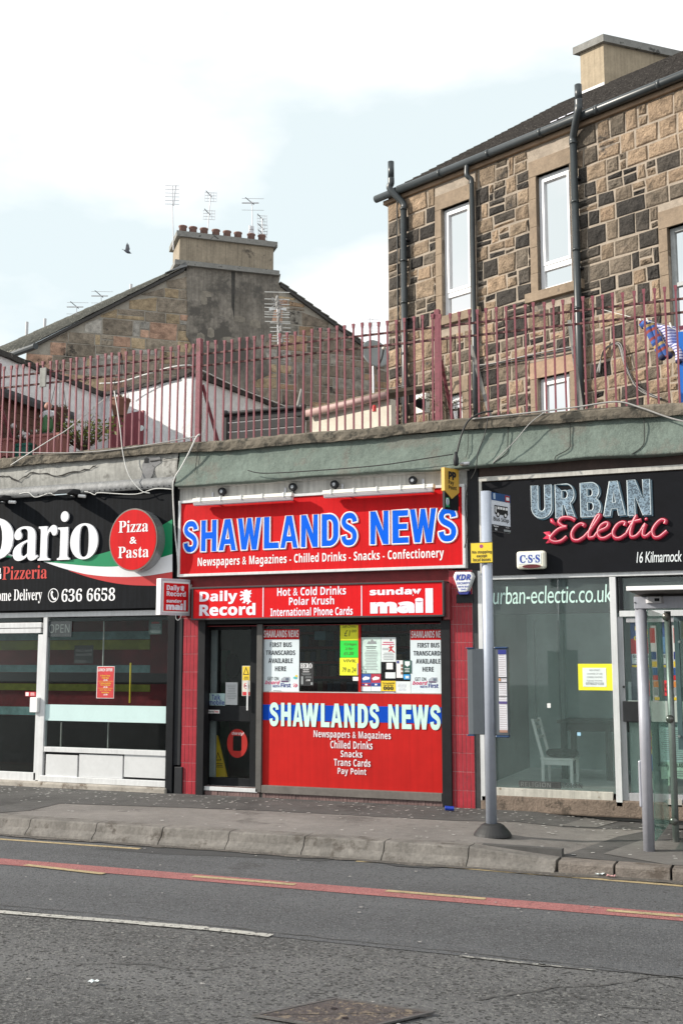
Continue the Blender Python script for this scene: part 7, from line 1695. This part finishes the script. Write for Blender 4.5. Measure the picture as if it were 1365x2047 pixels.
# washing line
bp_ = F(1358, 700, 14.0); tag(MB().box(bp_.x - .036, bp_.x + .05, 13.98, 14.06, ZCT - .1, F(1358, 664, 14.0).z).build('clothes_pole', M('bright_blue_paint', (.01, .14, .55), .45, var=.05)), 'bright blue clothes pole at the right behind the railing', 'pole')
cable('thin clothes line from the tenement to the blue pole', [vwx(1200, 618, .1), F(1285, 640, 14.1), F(1330, 650, 14.05), F(1358, 664, 14.02)], .004, wire_m, 'clothes_line')
def stripem(name, cols, scale, ang=0.):
    m = bpy.data.materials.new(name); m.use_nodes = True; t = m.node_tree; b = t.nodes['Principled BSDF']; b.inputs['Roughness'].default_value = .85
    tcn = t.nodes.new('ShaderNodeTexCoord'); mpn = t.nodes.new('ShaderNodeMapping'); mpn.inputs['Rotation'].default_value = (0, ang, 0); sp = t.nodes.new('ShaderNodeSeparateXYZ'); mu = t.nodes.new('ShaderNodeMath'); mu.operation = 'MULTIPLY'; mu.inputs[1].default_value = scale; fr_ = t.nodes.new('ShaderNodeMath'); fr_.operation = 'FRACT'; rm = t.nodes.new('ShaderNodeValToRGB'); rm.color_ramp.interpolation = 'CONSTANT'
    while len(rm.color_ramp.elements) < len(cols): rm.color_ramp.elements.new(.5)
    for i, (e_, c_) in enumerate(zip(rm.color_ramp.elements, cols)): e_.position = i / len(cols); e_.color = (*c_, 1)
    l = t.links.new; l(tcn.outputs['Object'], mpn.inputs[0]); l(mpn.outputs[0], sp.inputs[0]); l(sp.outputs[2], mu.inputs[0]); l(mu.outputs[0], fr_.inputs[0]); l(fr_.outputs[0], rm.inputs[0]); l(rm.outputs[0], b.inputs['Base Color']); return m
multi = stripem('striped_knit', [(.04, .10, .32), (.04, .10, .32), (.28, .06, .05), (.04, .10, .32), (.42, .30, .12), (.02, .05, .18), (.05, .12, .38), (.24, .05, .06)], 3.4, .5)
lr = thing('trousers', 'multicoloured striped trousers blowing on the clothes line', 'trousers', F(1300, 640, 14.1))
for dx in (0, 11): MB().tube(smoothpts([F(1287 + dx * .8, 643 + dx * .2, 14.08 + dx * .004), F(1301 + dx, 672, 14.06), F(1314 + dx, 697, 14.05), F(1322 + dx, 714, 14.05)], 5),   .046, 10, .042).build('leg', multi, lr, smooth=True)
MB().poly(fpoly(((1279, 637), (1284, 640), (1286, 655), (1281, 656), (1276, 648)), 14.08), (0, .05, 0)).build('side_fold', multi, lr)
for x, y in ((1323, 714), (1336, 711)): MB().ball(F(x, y, 14.05), .05, 1, 1, .9).build('cuff', M('navy_cuff', (.02, .025, .07), .8), lr, smooth=True)
shirt_m = stripem('blue_white_stripe', [(.58, .58, .74), (.58, .58, .74), (.10, .10, .32)], 26, .1)
st = thing('striped_shirt', 'white and blue striped shirt blowing on the clothes line by the blue pole', 'shirt', F(1330, 650, 14.05))
mb = MB(); n = 8; g_ = []
for i in range(n + 1):
    for_ = i / n; row = []
    for j in range(6):
        v = j / 5; x = (1309 + 44 * for_) + v * (26 - 8 * for_); y = 648 + 6 * for_ + v * (44 + 4 * math.sin(for_ * 6)); row.append(mb.b.verts.new(F(x, y, 14.08 + .03 * math.sin(for_ * 9 + v * 3))))
    g_.append(row)
for i in range(n):
    for j in range(5): mb.b.faces.new((g_[i][j], g_[i + 1][j], g_[i + 1][j + 1], g_[i][j + 1]))
o = mb.build('cloth', shirt_m, st, smooth=True); o.modifiers.new('thickness', 'SOLIDIFY').thickness = .02
MB().tube(smoothpts([F(1348, 690, 14.02), F(1356, 705, 14.0), F(1356, 722, 13.97)], 4), .05, 8, .045).build('sleeve', shirt_m, st, smooth=True); MB().ball(F(1356, 723, 13.97), .045, 1, 1, .6).build('cuff', MATS['navy_cuff'], st)
maroon = stripem('maroon_white_stripe', [(.14, .03, .06), (.14, .03, .06), (.14, .03, .06), (.6, .58, .6)], 9, .2)
o = MB().poly(fpoly(((1355, 652), (1420, 640), (1430, 720), (1372, 700)), 14.2), (0, .02, 0)).build('striped_cloth', maroon); tag(o, 'maroon and white striped cloth hanging at the right edge', 'laundry')
for i, (x, y) in enumerate(((1280, 637), (1295, 641), (1341, 650))):
    tag(MB().tube([F(x, y + 4, 14.05), F(x - 3, y - 5, 14.05)], .012, 6).build('clothes_peg', offwhite), ('pale clothes peg at the left end of the striped trousers', 'pale clothes peg right of the trousers', 'pale clothes peg on the striped shirt')[i], 'peg', 'pegs on the clothes line')

# ================================================================== CABLES ON THE SHOPS
Yc_ = 12.78
cable('white cable running down from the railing post between pizzeria and newsagent', [F(400, 868, 12.8), F(393, 874, 12.79), F(378, 905, 12.77), (F(362, 935, 12.76)), F(350, 955, 12.75), F(346, 980, 12.78), F(350, 1060, 12.84), F(355, 1110, 12.84), F(357, 1150, 12.84)], .010, wire_m)
cable('thin white cable dropping across the cracked render to the pizzeria sign', [F(229, 782, 13.0), F(240, 850, 12.80), F(246, 905, 12.78), F(258, 950, 12.75), F(282, 980, 12.76), F(300, 986, 12.78)], .007, wire_m)
cable('looping white flex along the top edge of the pizzeria sign', [F(40, 987, 12.80), F(58, 985, 12.8), (F(72, 994, 12.8)), F(100, 986, 12.8), F(115, 990, 12.8), F(170, 983, 12.8), F(190, 989, 12.8), F(200, 985, 12.8), F(270, 988, 12.8), F(310, 977, 12.8), F(345, 978, 12.8)], .007, wire_m)
cable('thin wire slanting up from the coping at the far left', [F(22, 930, 12.78), F(100, 880, 12.82), F(140, 855, 13.0), F(215, 793, 13.3)], .007, wire_m)
cable('grey cable lying along the left part of the coping face', [F(-20, 903, 12.81), F(60, 905, 12.80), F(150, 905, 12.80), F(230, 899, 12.8), F(330, 884, 12.8), F(400, 871, 12.81)], .008, M('grey_cable', (0, 0, 0)))
cable('grey cable sagging over the coping at the right', [F(940, 838, 12.80), F(1050, 826, 12.80), F(1150, 814, 12.80), F(1230, 803, 12.79), F(1280, 815, 12.76), F(1340, 836, 12.72), F(1400, 850, 12.7)], .010, M('grey_cable', (0, 0, 0)))
cable('grey cable crossing the green felt from the coping to the gold sign', [F(1097, 818, 12.80), F(1060, 845, 12.78), F(1030, 880, 12.74), F(1000, 910, 12.7), F(985, 925, 12.7)], .006, M('grey_cable', (0, 0, 0)))
cable('thick black cable looping from the coping to a plug above the gold sign', [F(985, 822, 12.82), F(960, 826, 12.78), F(935, 842, 12.76), F(922, 870, 12.74), F(913, 905, 12.70), F(911, 915, 12.70)], .012, wire_b)
pg = F(911, 918, 12.69); plg = MB().lathe(pg, [(.012, .09), (.022, .05), (.035, .0), (.03, -.07), (.018, -.08)][::-1], 10).build('cable_plug', dark, smooth=True); tag(plg, 'dark cable plug hanging above the gold projecting sign', 'plug')
cable('black cable running across the green felt above the newsagent board', [F(495, 940, 12.70), F(530, 946, 12.70), F(640, 940, 12.70), F(760, 930, 12.70), F(860, 915, 12.70), F(905, 908, 12.70)], .007, wire_b)
cable('thin cable dropping past the right end of the newsagent sign', [F(975, 835, 12.8), F(968, 870, 12.76), F(955, 905, 12.7), F(950, 940, 12.74), F(935, 970, 12.82), F(930, 1010, 12.83), F(934, 1060, 12.83), F(928, 1095, 12.83)], .006, wire_b)
lp = F(928, 927, 12.75); tag(MB().tube([lp + Vector((-.05, 0, 0)), lp + Vector((.06, 0, .003))], .022, 10).build('small_lamp', M('silver_lamp', (.66, .66, .68), .25, .4), smooth=True), 'small silver tube lamp under the felt right of the gold sign', 'lamp')

# ================================================================== PIGEON IN FLIGHT
pc = D(255, 503, 43.0); pig = thing('pigeon', 'grey pigeon flying with raised wings above the left roof', 'bird', pc)
pgm = M('pigeon_grey', (.075, .08, .10), .8, var=.2, vs=20); ax = (RT * .9 - UP * .42).normalized()
bmx = bmesh.new(); me = bpy.data.meshes.new('body')
body = [(0, .004), (.03, .025), (.07, .045), (.13, .062), (.20, .055), (.26, .035), (.32, .02), (.36, .035), (.40, .004)]
mb = MB(); u = UP.cross(ax).normalized(); v_ = ax.cross(u); rgs = []
for s, rr_ in body: rgs.append([mb.b.verts.new(pc + ax * (.16 - s) + (u * math.cos(q) * rr_ * (1 if s < .3 else 1.6) + v_ * math.sin(q) * rr_ * (1 if s < .3 else .25))) for q in [i * 2 * math.pi / 10 for i in range(10)]])
for i in range(len(rgs) - 1):
    for k in range(10): mb.b.faces.new((rgs[i][k], rgs[i][(k + 1) % 10], rgs[i + 1][(k + 1) % 10], rgs[i + 1][k]))
mb.b.faces.new(rgs[0]); mb.b.faces.new(rgs[-1][::-1]); mb.build('body', pgm, pig, smooth=True)
MB().tube([pc + ax * .15, pc + ax * .185 - UP * .006], .010, 6, .002).build('beak', dark, pig)
for s in (-1, 1):
    b0 = pc + ax * .05; MB().poly([b0 + u * .02 * s, b0 + ax * .04 + UP * .16 + u * .09 * s, b0 - ax * .02 + UP * .34 + u * .12 * s, b0 - ax * .08 + UP * .22 + u * .10 * s, b0 - ax * .13 + UP * .03 + u * .03 * s], u * .008).build('wing', M('pigeon_wing', (.15, .155, .18), .8, var=.3, vs=18), pig)
